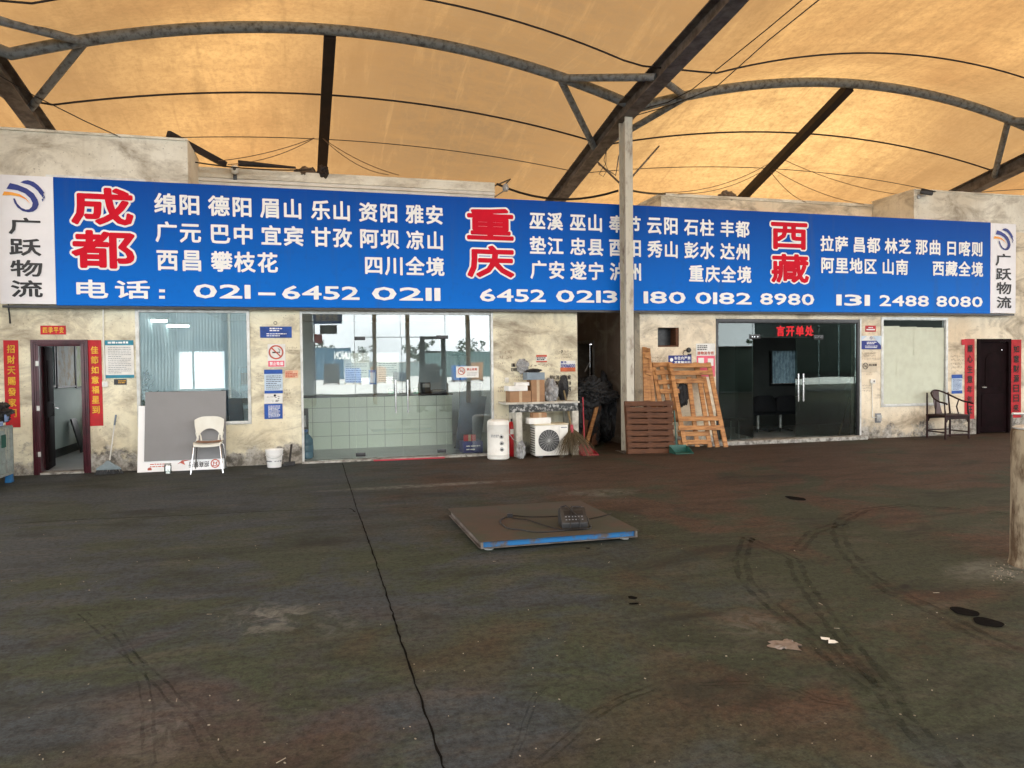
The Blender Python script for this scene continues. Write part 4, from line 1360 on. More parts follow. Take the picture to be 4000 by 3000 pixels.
t, R, yl = sheet_thing('no_smoking_sign', 'square no smoking poster with pink ring and red caption on the pillar', 'sign', 'b', 1372, 1545, 362, 590, MT['paper'])
nosmoke(frac(R, .05, .9, .33, .97), yl, t, MT['ink_red'])
flat(MB(), frac(R, .02, .93, .03, .28), yl).build('caption_bar', MT['paper_pink'], t, smooth=False)
word(MB(), '禁止吸烟', *frac(R, .1, .86, .08, .24), wallput(yl - .001), OB).build('lettering', MT['letter_white'], t, smooth=False)
t, R, yl = sheet_thing('safety_poster', 'tall pale blue poster of numbered rules under the no smoking poster', 'poster', 'b', 1338, 1518, 612, 846, MT['paper_light'])
flat(MB(), frac(R, 0, 1, .82, 1), yl).build('header', MT['paper_blue'], t, smooth=False)
flat(MB(), frac(R, 0, 1, 0, .12), yl).build('footer', MT['paper_blue'], t, smooth=False)
lines(MB(), frac(R, .1, .95, .16, .78), 8, yl, .35, 7).build('print', MT['letter_black'], t, smooth=False)
t, R, yl = sheet_thing('cartoon_poster', 'white poster with a black ink drawing in the middle of the pillar stack', 'poster', 'b', 1338, 1518, 848, 944, MT['paper'])
mb = MB()
for k in range(14):
    a = rnd.uniform(.12, .8)
    b = rnd.uniform(.1, .7)
    flat(mb, frac(R, a, a + rnd.uniform(.05, .2), b, b + rnd.uniform(.02, .06)), yl)
mb.lathe([(.02, 0), (.02, .001)], ((R[0] * .42 + R[1] * .58), yl, R[2] * .2 + R[3] * .8), 12, Matrix.Rotation(math.radians(90), 3, 'X'))
mb.build('drawing', MT['letter_black'], t, smooth=False)
t, R, yl = sheet_thing('rules_poster', 'dark blue poster of white print lowest on the pillar above the paint pail', 'poster', 'b', 1338, 1518, 948, 1096, MT['paper_blue'])
lines(MB(), frac(R, .22, .88, .1, .9), 10, yl, .5, 8).build('print', MT['letter_white'], t, smooth=False)
t, R, yl = sheet_thing('phone_sticker', 'orange advertising sticker of red numbers right of the pale blue poster', 'sticker', 'b', 1540, 1670, 620, 695, M('orange sticker paper', (.75, .42, .25), (.7, .5, .36), 9))
lines(MB(), frac(R, .05, .95, .08, .9), 4, yl, .65, 9).build('print', MT['ink_red'], t, smooth=False)


def scrawl(pts_box, v, seed, mat, n=2, Y=YW):
    r = random.Random(seed)
    X0, X1, Z0, Z1 = rect(v, *pts_box, Y)
    mb = MB()
    h = (Z1 - Z0) / n
    for i in range(n):
        x = X0
        while x < X1 - h * .3:
            k = r.uniform(.35, .75) * h
            z = Z0 + h * (i + .15)
            P = [(x + r.uniform(0, k), Y - .0015, z + r.uniform(0, h * .75)) for _ in range(4)]
            for a, b in zip(P[:-1], P[1:]):
                mb.beam(a, b, h * .1, .001)
            x += k * 1.15
    return mb


mb = MB()
for bx, v, n in (((1560, 1665, 385, 470), 'b', 3), ((1260, 1330, 640, 740), 'b', 4), ((1530, 1600, 800, 930), 'b', 4), ((280, 420, 460, 570), 'e', 2), ((880, 1070, 462, 560), 'e', 3), ((262, 340, 590, 650), 'e', 2),
                 ((615, 860, 605, 660), 'e', 1), ((440, 540, 740, 800), 'e', 2), ((262, 365, 850, 920), 'e', 2), ((815, 880, 655, 710), 'e', 2), ((900, 1060, 530, 600), 'g', 2), ((50, 210, 500, 590), 'k', 3), ((95, 160, 725, 760), 'k', 2),
                 ((55, 150, 860, 950), 'k', 3), ((1040, 1180, 530, 690), 'k', 4), ((1075, 1140, 985, 1030), 'k', 4), ((445, 550, 260, 420), 'e', 0)):
    if n:
        q = scrawl(bx, v, sum(bx), None, n)
        mb.add(q.v, q.f)
mb.build('graffiti', MT['ink_pale'], bld, smooth=False)
for s, v, x0, x1, y0, y1 in (('皖K流动汽修', 'e', 822, 1052, 732, 782), ('汽配', 'e', 832, 925, 797, 840), ('换油', 'e', 1000, 1052, 797, 840), ('0585', 'e', 840, 920, 858, 922), ('39', 'e', 1010, 1052, 858, 922), ('篷布', 'e', 405, 500, 605, 645), ('13816', 'e', 405, 490, 655, 692), ('7', 'e', 945, 965, 465, 500)):
    word(MB(), s, *rect(v, x0, x1, y0, y1, YW), wallput(YW - .0015), OB).build('painted_advert', MT['ink'], bld, smooth=False)
t, R, yl = sheet_thing('van_sticker', 'red and white sticker highest on the wall above the cardboard boxes', 'sticker', 'e', 675, 790, 515, 595, MT['paper'])
flat(flat(MB(), frac(R, 0, 1, .72, 1), yl), frac(R, 0, 1, 0, .2), yl).build('band', MT['ink_red'], t, smooth=False)
lines(MB(), frac(R, .05, .95, .25, .7), 2, yl, .75, 12).build('print', MT['ink'], t, smooth=False)
t, R, yl = sheet_thing('number_sticker', 'sticker with large phone digits above the painted black advert', 'sticker', 'e', 935, 1098, 578, 695, MT['paper'])
flat(MB(), frac(R, 0, 1, 0, .38), yl).build('band', M('orange red band', (.6, .14, .05)), t, smooth=False)
word(MB(), '1590161000', *frac(R, .04, .97, .36, .72), wallput(yl - .001), OB, .1).build('lettering', MT['navy'], t, smooth=False)
word(MB(), '搬场', *frac(R, .03, .4, .76, .97), wallput(yl - .001), OB, .1).build('lettering', MT['navy'], t, smooth=False)
p = at('e', 355, 790, YW)
t = thing('wall_socket', 'small white socket box left of the cardboard boxes', 'socket', p)
MB().box(p.x - .035, p.x + .035, YW - .03, YW, p.z - .04, p.z + .05).build('socket_box', MT['white_enamel'], t, bevel=.004)
# right half
t, R, yl = sheet_thing('transport_poster', 'white and pink poster between the wooden frames and the dark glass', 'poster', 'g', 1380, 1585, 392, 760, MT['paper'])
flat(MB(), frac(R, .02, .98, .02, .64), yl).build('pink_field', MT['paper_pink'], t, smooth=False)
word(MB(), '接物流专线', *frac(R, .06, .92, .67, .77), wallput(yl), OB).build('lettering', MT['ink_red'], t, smooth=False)
lines(MB(), frac(R, .06, .6, .8, .96), 3, yl, .6, 14).build('print', MT['ink'], t, smooth=False)
flat(MB(), frac(R, .1, .4, .42, .58), yl - .002).build('picture', MT['paper'], t, smooth=False)
flat(MB(), frac(R, .6, .9, .34, .56), yl - .002).build('picture', MT['paper'], t, smooth=False)
t, R, yl = sheet_thing('parking_notice', 'blue notice of white characters just above the wooden frames', 'notice', 'g', 1080, 1330, 520, 640, MT['navy'])
mb = word(MB(), '车位内严禁停', *frac(R, .2, .95, .6, .88), wallput(yl), OB) if False else MB()
word(mb, '车位内严禁', *frac(R, .25, .95, .6, .9), wallput(yl), OB)
word(mb, '其笔辆出行', *frac(R, .25, .95, .2, .5), wallput(yl), OB)
mb.lathe([(.035, 0), (.035, .001)], (R[0] * .87 + R[1] * .13, yl, R[2] * .4 + R[3] * .6), 16, Matrix.Rotation(math.radians(90), 3, 'X'))
mb.build('lettering', MT['letter_white'], t, smooth=False)
t, R, yl = sheet_thing('round_sticker', 'red cloud shaped sticker highest on the pillar right of the dark glass', 'sticker', 'k', 85, 203, 205, 275, MT['red_paint'], curl=.001)
flat(MB(), frac(R, .1, .9, .25, .45), yl).build('print', MT['letter_white'], t, smooth=False)
lines(MB(), frac(R, .3, .8, .55, .8), 1, yl, .7, 16).build('print', MT['letter_white'], t, smooth=False)
t, R, yl = sheet_thing('folded_notice', 'blue and white notice with folded corners under the red cloud sticker', 'notice', 'k', 36, 257, 320, 470, MT['paper'], th=.006)
flat(MB(), frac(R, 0, 1, 0, .64), yl).build('blue_field', MT['navy'], t, smooth=False)
mb = lines(MB(), frac(R, .28, .78, .36, .58), 2, yl - .001, .6, 17)
lines(mb, frac(R, .2, .85, .08, .3), 2, yl - .001, .5, 18)
mb.build('print', MT['letter_white'], t, smooth=False)
mb = MB().add([(R[0], yl - .008, R[3]), (R[0] + .12 * 1.2, yl - .003, R[3]), (R[0], yl - .003, R[3] - .10)], [(0, 1, 2)])
mb.add([(R[1], yl - .012, R[3]), (R[1] - .22, yl - .003, R[3]), (R[1], yl - .003, R[3] - .2)], [(0, 2, 1)])
mb.build('folded_corner', MT['paper_light'], t, smooth=False)
nosmoke(frac(R, .42, .58, .72, .96), yl, t, MT['navy'])
t, R, yl = sheet_thing('no_smoking_sticker', 'faded no smoking sticker with small ring above the wall switch by the papered window', 'sticker', 'k', 48, 215, 618, 725, M('yellowed sticker', (.62, .54, .4), (.55, .47, .34), 6))
nosmoke(frac(R, .02, .42, .3, .98), yl, t, MT['ink'])
word(MB(), '禁止吸烟', *frac(R, .46, .97, .62, .86), wallput(yl), OB).build('lettering', MT['ink'], t, smooth=False)
t, R, yl = sheet_thing('regulation_poster', 'blue and white poster of fine print left of the black lettered scroll', 'poster', 'k', 1048, 1168, 752, 965, MT['paper_light'])
flat(MB(), frac(R, 0, 1, .8, 1), yl).build('header', MT['paper_blue'], t, smooth=False)
flat(MB(), frac(R, 0, 1, 0, .16), yl).build('footer', MT['paper_blue'], t, smooth=False)
lines(MB(), frac(R, .1, .95, .2, .78), 9, yl, .45, 19).build('print', MT['navy'], t, smooth=False)
# switch, conduit, socket on the pillar right of the dark shop
p = at('k', 160, 830, YW)
t = thing('light_switch', 'white switch box on top of a conduit beside the papered window', 'switch', p)
R = rect('k', 135, 187, 803, 853)
MB().box(R[0], R[1], YW - .035, YW, R[2], R[3]).build('switch_plate', MT['white_enamel'], t, bevel=.004)
flat(MB(), frac(R, .55, .8, .3, .7), YW - .0362).build('rocker', MT['ink'], t, smooth=False)
mb = MB().tube([(q.x, YW - .012, q.z) for q in (at('k', 155, 855, YW), at('k', 160, 1225, YW), at('k', 166, 1230, YW), at('k', 278, 1228, YW))], .010, 8)
tag(mb.build('conduit', MT['white_enamel']), 'grey conduit bent in an L under the switch box by the papered window', 'conduit')
t = thing('junction_box', 'broken grey junction box on the bent conduit below the papered window', 'junction box', at('k', 225, 1300, YW))
R = rect('k', 193, 258, 1185, 1290)
MB().box(R[0], R[1], YW - .008, YW, R[2], R[3]).build('back_box', MT['grey_print'], t, bevel=.003)
MB().box(R[0] + .015, R[1] - .01, YW - .04, YW - .026, R[2] + .03, R[3] - .03).build('cover', MT['grey_metal'], t, bevel=.003)

# ------------------------------------------------------------------ things in front of the wall
RX = lambda d: Matrix.Rotation(math.radians(d), 3, 'X')
RY = lambda d: Matrix.Rotation(math.radians(d), 3, 'Y')
RZ = lambda d: Matrix.Rotation(math.radians(d), 3, 'Z')

# advertising board leaning on the wall under the left window
yb0, yb1 = D - .30, D - .06
n_b = Vector((0, -1, 0))
bl, br = at('b', 92, 1615, yb0), at('b', 945, 1585, yb0)
tz = at('b', 550, 826, yb1).z
t = thing('advert_board', 'white advertising board with plain grey face leaning upside down under the window', 'board', ((bl.x + br.x) / 2, yb0, 0))
X0b, X1b = bl.x, br.x
slope = (yb1 - yb0) / tz
bput = lambda off: (lambda a, b: (a, yb0 + slope * b - off, b))
mb = MB()
P = bput(0)
vs = [P(X0b, 0.005), P(X1b, 0.005), P(X1b, 1.02), P(X0b, 1.02)]
mb.add([(x, y - .012, z) for x, y, z in vs] + [(x, y + .012, z) for x, y, z in vs], [(0, 1, 2, 3), (7, 6, 5, 4), (0, 4, 5, 1), (1, 5, 6, 2), (2, 6, 7, 3), (3, 7, 4, 0)])
mb.build('board', MT['letter_white'], t, smooth=False)
gx0, gx1 = at('b', 150, 1200, yb0).x, at('b', 955, 1200, yb0).x
gz0 = .17
mb = MB()
vs = [P(gx0, gz0), P(gx1, gz0), P(gx1, tz), P(gx0, tz)]
mb.add([(x, y - .03, z) for x, y, z in vs] + [(x, y - .0125, z) for x, y, z in vs], [(0, 1, 2, 3), (7, 6, 5, 4), (0, 4, 5, 1), (1, 5, 6, 2), (2, 6, 7, 3), (3, 7, 4, 0)])
mb.build('grey_panel', MT['board_grey'], t, smooth=False)
rput = lambda off, xc, zc: (lambda a, b: bput(off)(2 * xc - a, 2 * zc - b))
xa, xb_ = at('b', 595, 1540, yb0).x, at('b', 795, 1540, yb0).x
word(MB(), '招商银行', xa, xb_, .045, .135, rput(.0135, (xa + xb_) / 2, .09), 'bold').build('lettering', MT['letter_black'], t, smooth=False)
mb = MB()
cx_ = at('b', 855, 1530, yb0).x
for a in range(20):
    c1, c2 = math.cos(a * .314), math.sin(a * .314)
    d1, d2 = math.cos((a + 1) * .314), math.sin((a + 1) * .314)
    mb.add([bput(.0135)(cx_ + r * x, .095 + r * z) for r, x, z in ((.068, c1, c2), (.068, d1, d2), (.052, d1, d2), (.052, c1, c2))], [(0, 1, 2, 3)])
for x0, z0, x1, z1 in ((-.03, -.03, -.018, .03), (.018, -.03, .03, .03), (-.03, .02, .0, .0), (0, 0, .03, .02), (-.045, -.035, .045, -.028)):
    mb.beam(bput(.0135)(cx_ + x0, .095 + z0), bput(.0135)(cx_ + x1, .095 + z1 + .001), .011, .001)
ar = [(480, 1560), (530, 1515), (610, 1515), (545, 1530), (560, 1570), (515, 1545)]
mb.add([bput(.0136)(at('b', x, 1540, yb0).x, .17 - (y - 1510) * .0013) for x, y in ar], [tuple(range(6))])
q = lines(MB(), (at('b', 215, 1540, yb0).x, at('b', 400, 1540, yb0).x, .07, .14), 2, 0, .5, 31)
mb.add([bput(.0135)(x, z) for x, y, z in q.v], q.f)
mb.lathe([(.03, 0), (.03, .001)], bput(.0136)(at('b', 212, 1540, yb0).x, .045), 14, RX(90))
mb.build('red_print', MT['ink_red'], t, smooth=False)

# white chair
cp = gd('b', 860, 1628)
wc = thing('white_chair', 'cream plastic chair with chrome legs and brown seat in front of the grey board', 'chair', (-1.56, 12.28, 0))
cxx, cyy = -1.56, 12.28
sx = .215
mb = MB()
vs, fs = [], []
for j in range(9):                     # shallow moulded seat
    for i in range(11):
        u, v_ = -1 + i * .2, -1 + j * .25
        k = (1 - .12 * v_ ** 2)
        vs.append((cxx + u * sx * k * (1 - .06 * (v_ + 1)), cyy + v_ * .2 + .02 * (1 - u * u), .445 + .018 * u * u - (.03 if v_ == -1 else 0) + .012 * v_ * v_))
fs = [(j * 11 + i, j * 11 + i + 1, (j + 1) * 11 + i + 1, (j + 1) * 11 + i) for j in range(8) for i in range(10)]
b_ = [(x, y, z - .03) for x, y, z in vs]
ring = list(range(11)) + [j * 11 + 10 for j in range(1, 9)] + [88 + i for i in range(9, -1, -1)] + [j * 11 for j in range(7, 0, -1)]
mb.add(vs + b_, fs + [tuple(99 + k for k in reversed(f)) for f in fs] + [(c, a, 99 + a, 99 + c) for a, c in zip(ring, ring[1:] + ring[:1])])
mb.build('seat', MT['white_plastic'], wc)
mb = MB()
vs = []
for j in range(7):
    for i in range(11):
        u, v_ = -1 + i * .2, -1 + j / 3
        vs.append((cxx + u * .185 * (1 - .1 * v_ * v_), cyy + v_ * .165 - .005, .4475 + .018 * u * u + .012 * v_ * v_))
mb.add(vs, [(j * 11 + i, j * 11 + i + 1, (j + 1) * 11 + i + 1, (j + 1) * 11 + i) for j in range(6) for i in range(10)])
mb.build('seat_pad', MT['seat_brown'], wc)
mb = MB()
vs = []
zb = lambda u: .565 + .12 * (1 - u * u) ** .8 if abs(u) < .72 else .565 - 0.0 * u
nU, nV = 21, 7
for j in range(nV):
    for i in range(nU):
        u = -1 + 2 * i / (nU - 1)
        top = .845 - .05 * abs(u) ** 3.2
        bot = .60 + .055 * max(0, 1 - (u / .62) ** 2) if abs(u) < .62 else .60 - .09 * (abs(u) - .62) / .38
        z = bot + (top - bot) * j / (nV - 1)
        wdt = .215 * (1 - .18 * max(0, (.72 - z) / .25))
        vs.append((cxx + u * wdt, cyy + .19 + .05 * (z - .6) - .045 * u * u, z))
fs = [(j * nU + i, j * nU + i + 1, (j + 1) * nU + i + 1, (j + 1) * nU + i) for j in range(nV - 1) for i in range(nU - 1)]
n = len(vs)
ring = list(range(nU)) + [j * nU + nU - 1 for j in range(1, nV)] + [(nV - 1) * nU + i for i in range(nU - 2, -1, -1)] + [j * nU for j in range(nV - 2, 0, -1)]
mb.add(vs + [(x, y + .014, z) for x, y, z in vs], fs + [tuple(n + k for k in reversed(f)) for f in fs] + [(c, a, n + a, n + c) for a, c in zip(ring, ring[1:] + ring[:1])])
for s_ in (-1, 1):
    mb.tube([(cxx + s_ * .185, cyy + .17, .47), (cxx + s_ * .172, cyy + .165, .52), (cxx + s_ * .19, cyy + .155, .60)], [.018, .017, .02], 8)
    mb.tube([(cxx + s_ * .125, cyy + .185, .46), (cxx + s_ * .135, cyy + .185, .54), (cxx + s_ * .165, cyy + .175, .60)], [.012, .012, .016], 8)
mb.build('backrest', MT['white_plastic'], wc)
for sx_ in (-1, 1):
    for sy in (-1, 1):
        MB().tube([(cxx + sx_ * .15, cyy + sy * .15, .43), (cxx + sx_ * .19, cyy + sy * .175, .40), (cxx + sx_ * .225, cyy + sy * .235, .012)], .011, 10).tube([(cxx + sx_ * .2245, cyy + sy * .234, .02), (cxx + sx_ * .226, cyy + sy * .236, 0)], .014, 10).build('leg', MT['chrome'], wc)
# glass jar, pail, hand brush, broom
p = gd('b', 392, 1612)
p = Vector((at('b', 392, 1600, 12.3).x, 12.3, 0))
t = thing('glass_jar', 'small clear glass jar on the ground before the advert board', 'jar', p)
MB().lathe([(.0, .002), (.05, .002), (.053, .01), (.053, .12), (.045, .135), (.041, .132), (.048, .118), (.048, .014), (.0, .012)], p, 20).build('jar_body', MT['glass_clear'], t)
MB().lathe([(.047, .134), (.047, .15), (.0, .152)], p, 20).build('lid', MT['grey_metal'], t)
p = Vector((at('b', 1437, 1550, 12.5).x, 12.5, 0))
hz = at('b', 1437, 1395, 12.5).z
t = thing('paint_pail', 'white plastic paint pail standing on the ground below the posters', 'pail', p)
r0, r1 = .108, .135
MB().lathe([(r0, 0), (r0 + .002, .008), (r0 + .016, hz * .6), (r0 + .017, hz * .66), (r0 + .03, hz * .67), (r0 + .03, hz * .72), (r0 + .019, hz * .73), (r1, hz - .02), (r1 + .006, hz - .018), (r1 + .006, hz), (r1 - .004, hz), (r1 - .008, hz * .9), (.02, hz * .88)], p, 32).build('pail_body', MT['bucket'], t)
mb = MB()
for i in range(26):
    a = math.radians(200 + i * 5.4)
    if rnd.random() < .75:
        mb.obox((p.x + (r0 + .012) * math.cos(a), p.y + (r0 + .012) * math.sin(a), hz * .36 + rnd.uniform(-.004, .004)), (.008, .003, rnd.uniform(.012, .024)), RZ(math.degrees(a) - 90))
mb.build('print', MT['grey_print'], t, smooth=False)
mb = MB().tube([(p.x + (r1 + .004) * math.cos(a), p.y + (r1 + .004) * math.sin(a) - .02, hz - .03 - .10 * math.sin(-a)) for a in [math.pi + k * math.pi / 12 for k in range(13)]], .003, 6)
mb.build('bail_handle', MT['wire'], t)
h0, h1 = at('b', 1585, 1530, 12.55), at('b', 1605, 1350, 12.74)
t = thing('hand_brush', 'black brush with straight handle leaning on the wall right of the paint pail', 'brush', (h0.x, 12.55, 0))
MB().tube([(h0.x, h0.y, .05), (h1.x, h1.y, h1.z)], .018, 10).build('handle', MT['black_plastic'], t)
MB().obox((h0.x, h0.y, .04), (.17, .05, .055), RZ(8)).obox((h0.x - .01, h0.y, .02), (.2, .06, .035), RZ(8)).build('brush_head', MT['black_bag'], t, bevel=.006)
b0, b1 = at('a', 928, 1385, 12.5), at('a', 988, 918, 12.78)
t = thing('broom', 'plastic broom with white handle and dark bristles leaning left of the window', 'broom', (b0.x, 12.5, 0))
dv = (b1 - Vector((b0.x, b0.y, .12))).normalized()
hp = Vector((b0.x, b0.y, .12))
MB().tube([hp, b1 - dv * .17], .011, 10).build('handle', MT['alu'], t)
MB().tube([b1 - dv * .17, b1], .014, 10).build('grip', M('blue grey grip', (.16, .2, .24), rough=.5), t)
mb = MB()
mb.prism([(-.17, .07), (.17, .07), (.16, .10), (.05, .17), (.02, .21), (-.03, .21), (-.06, .17), (-.17, .10)], lambda a, b, c: (b0.x + a, b0.y - .025 + c, b), .05)
mb.build('broom_head', M('grey blue plastic', (.22, .28, .3), rough=.5), t, bevel=.006)
mb = MB()
for i in range(150):
    x = rnd.uniform(-.165, .165)
    y = rnd.uniform(-.02, .02)
    mb.tube([(b0.x + x, b0.y + y, .075), (b0.x + x * 1.22 + rnd.uniform(-.01, .01), b0.y + y * 1.6, .002)], .0035, 4)
mb.build('bristles', MT['black_plastic'], t, smooth=False)

# wire cage with tarpaulin at the left edge
c0, c1 = Vector((-4.18, 12.15, 0)), Vector((-4.18, 10.95, 0))
t = thing('wire_cage', 'grey wire mesh cage on blue feet at the left edge of the yard', 'cage', (-4.6, 11.5, 0))
zt_ = .80
mb = MB()
xl_ = -5.0
for x, y in ((c0.x, c0.y), (c1.x, c1.y), (xl_, c0.y), (xl_, c1.y)):
    mb.box(x - .018, x + .018, y - .018, y + .018, .12, zt_)
for z in (.13, zt_):
    mb.box(c0.x - .015, c0.x + .015, c1.y, c0.y, z - .015, z + .015).box(xl_ - .015, xl_ + .015, c1.y, c0.y, z - .015, z + .015)
    mb.box(xl_, c0.x, c0.y - .015, c0.y + .015, z - .014, z + .014).box(xl_, c0.x, c1.y - .015, c1.y + .015, z - .014, z + .014)
mb.build('cage_frame', MT['wire'], t)
mb = MB()
for i in range(34):
    y = c1.y + (c0.y - c1.y) * (i + .5) / 34
    mb.box(c0.x - .003, c0.x + .003, y - .0035, y + .0035, .14, zt_ - .014)
for i in range(24):
    x = xl_ + (c0.x - xl_) * (i + .5) / 24
    mb.box(x - .0035, x + .0035, c1.y - .003, c1.y + .003, .14, zt_ - .014)
    mb.box(x - .0035, x + .0035, c0.y - .003, c0.y + .003, .14, zt_ - .014)
for z in (.3, .47, .63):
    mb.box(c0.x + .0035, c0.x + .0065, c1.y, c0.y, z - .003, z + .003)
mb.build('wire_mesh', MT['wire'], t, smooth=False)
MB().box(xl_ + .05, c0.x - .06, c1.y + .05, c0.y - .05, .14, .74).build('liner', M('grey green sheet liner', (.42, .5, .48), (.3, .37, .35), 5), t)
MB().box(c0.x + .007, c0.x + .012, c0.y - .38, c0.y - .22, .52, .70).build('tag_plate', MT['green_plastic'], t)
for y in (c0.y - .05, c1.y + .05):
    for x in (c0.x - .02, xl_ + .02):
        mb = MB()
        mb.prism([(-.06, .0), (.06, 0), (.06, .02), (.03, .118), (-.03, .118), (-.06, .02)], lambda a, b, c: (x - .04 + c, y + a, b), .08)
        mb.build('foot', MT['blue_paint'], t, bevel=.004)
mb = MB().blob((-4.56, 11.55, .95), (.40, .64, .15), 3, .32, 5, 1.8)
mb.blob((-4.34, 11.9, 1.0), (.2, .3, .15), 5, .4, 5, 2.2)
tag(mb.build('black_tarpaulin', MT['black_bag']), 'heap of black crumpled tarpaulin on top of the wire cage', 'tarpaulin')
tag(MB().obox((-4.17, 11.98, .93), (.02, .2, .10), RZ(6)).obox((-4.165, 11.75, .86), (.02, .16, .06), RZ(4)).build('blue_packet', M('pale blue packet', (.25, .35, .6), (.2, .3, .5), 8), bevel=.004), 'pale blue packet tucked in the black tarpaulin on the cage', 'packet')

# ------------------------------------------------------------------ behind the left door, left window and glass front
for i, (x0, x1) in enumerate(((318, 455), (470, 630), (632, 740))):
    pts = [atx('a', x0, 335, XL1), atx('a', x1, 672, XL1)]
    ya, yb_ = pts[0].y, pts[1].y
    zc = atx('a', (x0 + x1) / 2, 672, XL1).z
    t = thing('framed_map', ['framed pale map on the wall behind the open door, nearest of the three', 'framed picture with brown patch on the wall behind the open door, middle of three', 'framed green picture on the wall behind the open door, farthest of three'][i], 'picture', (XL1, (ya + yb_) / 2, zc), 'framed pictures behind the open door')
    z1 = zc + 1.0
    MB().box(XL1 + .001, XL1 + .02, ya, yb_, zc, z1).build('map_sheet', M('map print', [(.42, .5, .52), (.4, .42, .4), (.3, .36, .2)][i], [(.2, .3, .34), (.32, .24, .14), (.4, .42, .4)][i], 4, .45, .6), t)
    fm = MB()
    fm.box(XL1 + .001, XL1 + .035, ya - .03, ya - .001, zc - .03, z1 + .03).box(XL1 + .001, XL1 + .035, yb_ + .001, yb_ + .03, zc - .03, z1 + .03)
    fm.box(XL1 + .001, XL1 + .035, ya - .001, yb_ + .001, zc - .03, zc - .001).box(XL1 + .001, XL1 + .035, ya - .001, yb_ + .001, z1 + .001, z1 + .03)
    fm.build('frame', MT['black_metal'], t)
p = gd('a', 640, 1240, F0)
tag(MB().obox((XL1 + .16, p.y, F0 + .33), (.03, .3, .66), RY(-14)).build('leaning_board', MT['black_plastic'], bevel=.004), 'black board leaning on the wall behind the open maroon door', 'board')
# left room: desk chair, shelf, tube lights
p = at('b', 1040, 1050, 13.55)
t = thing('desk_chair', 'dark blue high backed desk chair just behind the left window', 'chair', (p.x, 13.55, F0))
mb = MB()
vs = []
for j in range(11):
    for i in range(9):
        u, v_ = -1 + i * .25, j / 10
        vs.append((p.x - .1 + u * (.25 - .05 * v_ * v_ - .10 * max(0, v_ - .85) * 6 * abs(u)), 13.62 - .10 * (1 - u * u) + .10 * v_, .52 + .70 * v_))
n = len(vs)
fs = [(j * 9 + i, j * 9 + i + 1, (j + 1) * 9 + i + 1, (j + 1) * 9 + i) for j in range(10) for i in range(8)]
ring = list(range(9)) + [j * 9 + 8 for j in range(1, 11)] + [90 + i for i in range(7, -1, -1)] + [j * 9 for j in range(9, 0, -1)]
mb.add(vs + [(x, y + .07, z) for x, y, z in vs], fs + [tuple(n + k for k in reversed(f)) for f in fs] + [(c, a, n + a, n + c) for a, c in zip(ring, ring[1:] + ring[:1])])
mb.build('backrest', MT['denim'], t, bevel=.012)
MB().box(p.x - .34, p.x + .16, 13.66, 14.12, .46, .54).build('seat', MT['denim'], t, bevel=.03)
mb = MB().tube([(p.x - .09, 13.9, .1), (p.x - .09, 13.9, .46)], .025, 10)
mb.build('gas_post', MT['black_metal'], t)
for k in range(5):
    a = k * 1.2566
    MB().tube([(p.x - .09, 13.9, .1), (p.x - .09 + .27 * math.cos(a), 13.9 + .27 * math.sin(a), .06)], .018, 8).lathe([(.025, 0), (.025, .04)], (p.x - .09 + .27 * math.cos(a), 13.9 + .27 * math.sin(a), F0), 10).build('castor_leg', MT['black_metal'], t)
sx0, sx1 = at('b', 1105, 900, 13.9).x, at('b', 1185, 900, 13.9).x
t = thing('shelf_rack', 'narrow shelf rack of binders at the right side of the left window', 'shelf', (sx0, 14, F0))
mb = MB()
for x in (sx0, sx0 + .42):
    for y in (13.75, 14.15):
        mb.box(x - .012, x + .012, y - .012, y + .012, F0, 1.62)
mb.build('post', MT['grey_metal'], t)
for z in (.3, .62, .95, 1.28, 1.6):
    MB().box(sx0 - .02, sx0 + .44, 13.74, 14.16, z, z + .02).build('shelf_board', MT['grey_metal'], t)
for z, c, l in ((.64, MT['paper'], 'stack of white paper on the second shelf of the rack'), (.97, MT['black_plastic'], 'black box file on the middle shelf of the rack'), (1.3, MT['cardboard'], 'brown box on the fourth shelf of the rack'), (.32, MT['black_plastic'], 'dark box on the lowest shelf of the rack')):
    tag(MB().box(sx0 + .02, sx0 + .36, 13.78, 14.08, z + .001, z + rnd.uniform(.16, .26)).build('storage_box', c, bevel=.006), l, 'box')
for k, (xa, xb2, y, zl_, lab) in enumerate(((-2.96, -2.44, 14.4, 2.43, 'lit fluorescent tube hanging nearest the left window'), (-2.94, -2.3, 15.9, 2.42, 'lit fluorescent tube hanging farther behind the left window'))):
    t = thing('tube_light', lab, 'ceiling lamp', ((xa + xb2) / 2, y, zl_), 'ceiling tube lights of the left room')
    MB().box(xa, xb2, y - .05, y + .05, zl_ + .04, zl_ + .08).build('batten', MT['white_enamel'], t)
    MB().tube([(xa + .03, y, zl_ + .015), (xb2 - .03, y, zl_ + .015)], .018, 10).build('tube', MT['tube_light'], t)
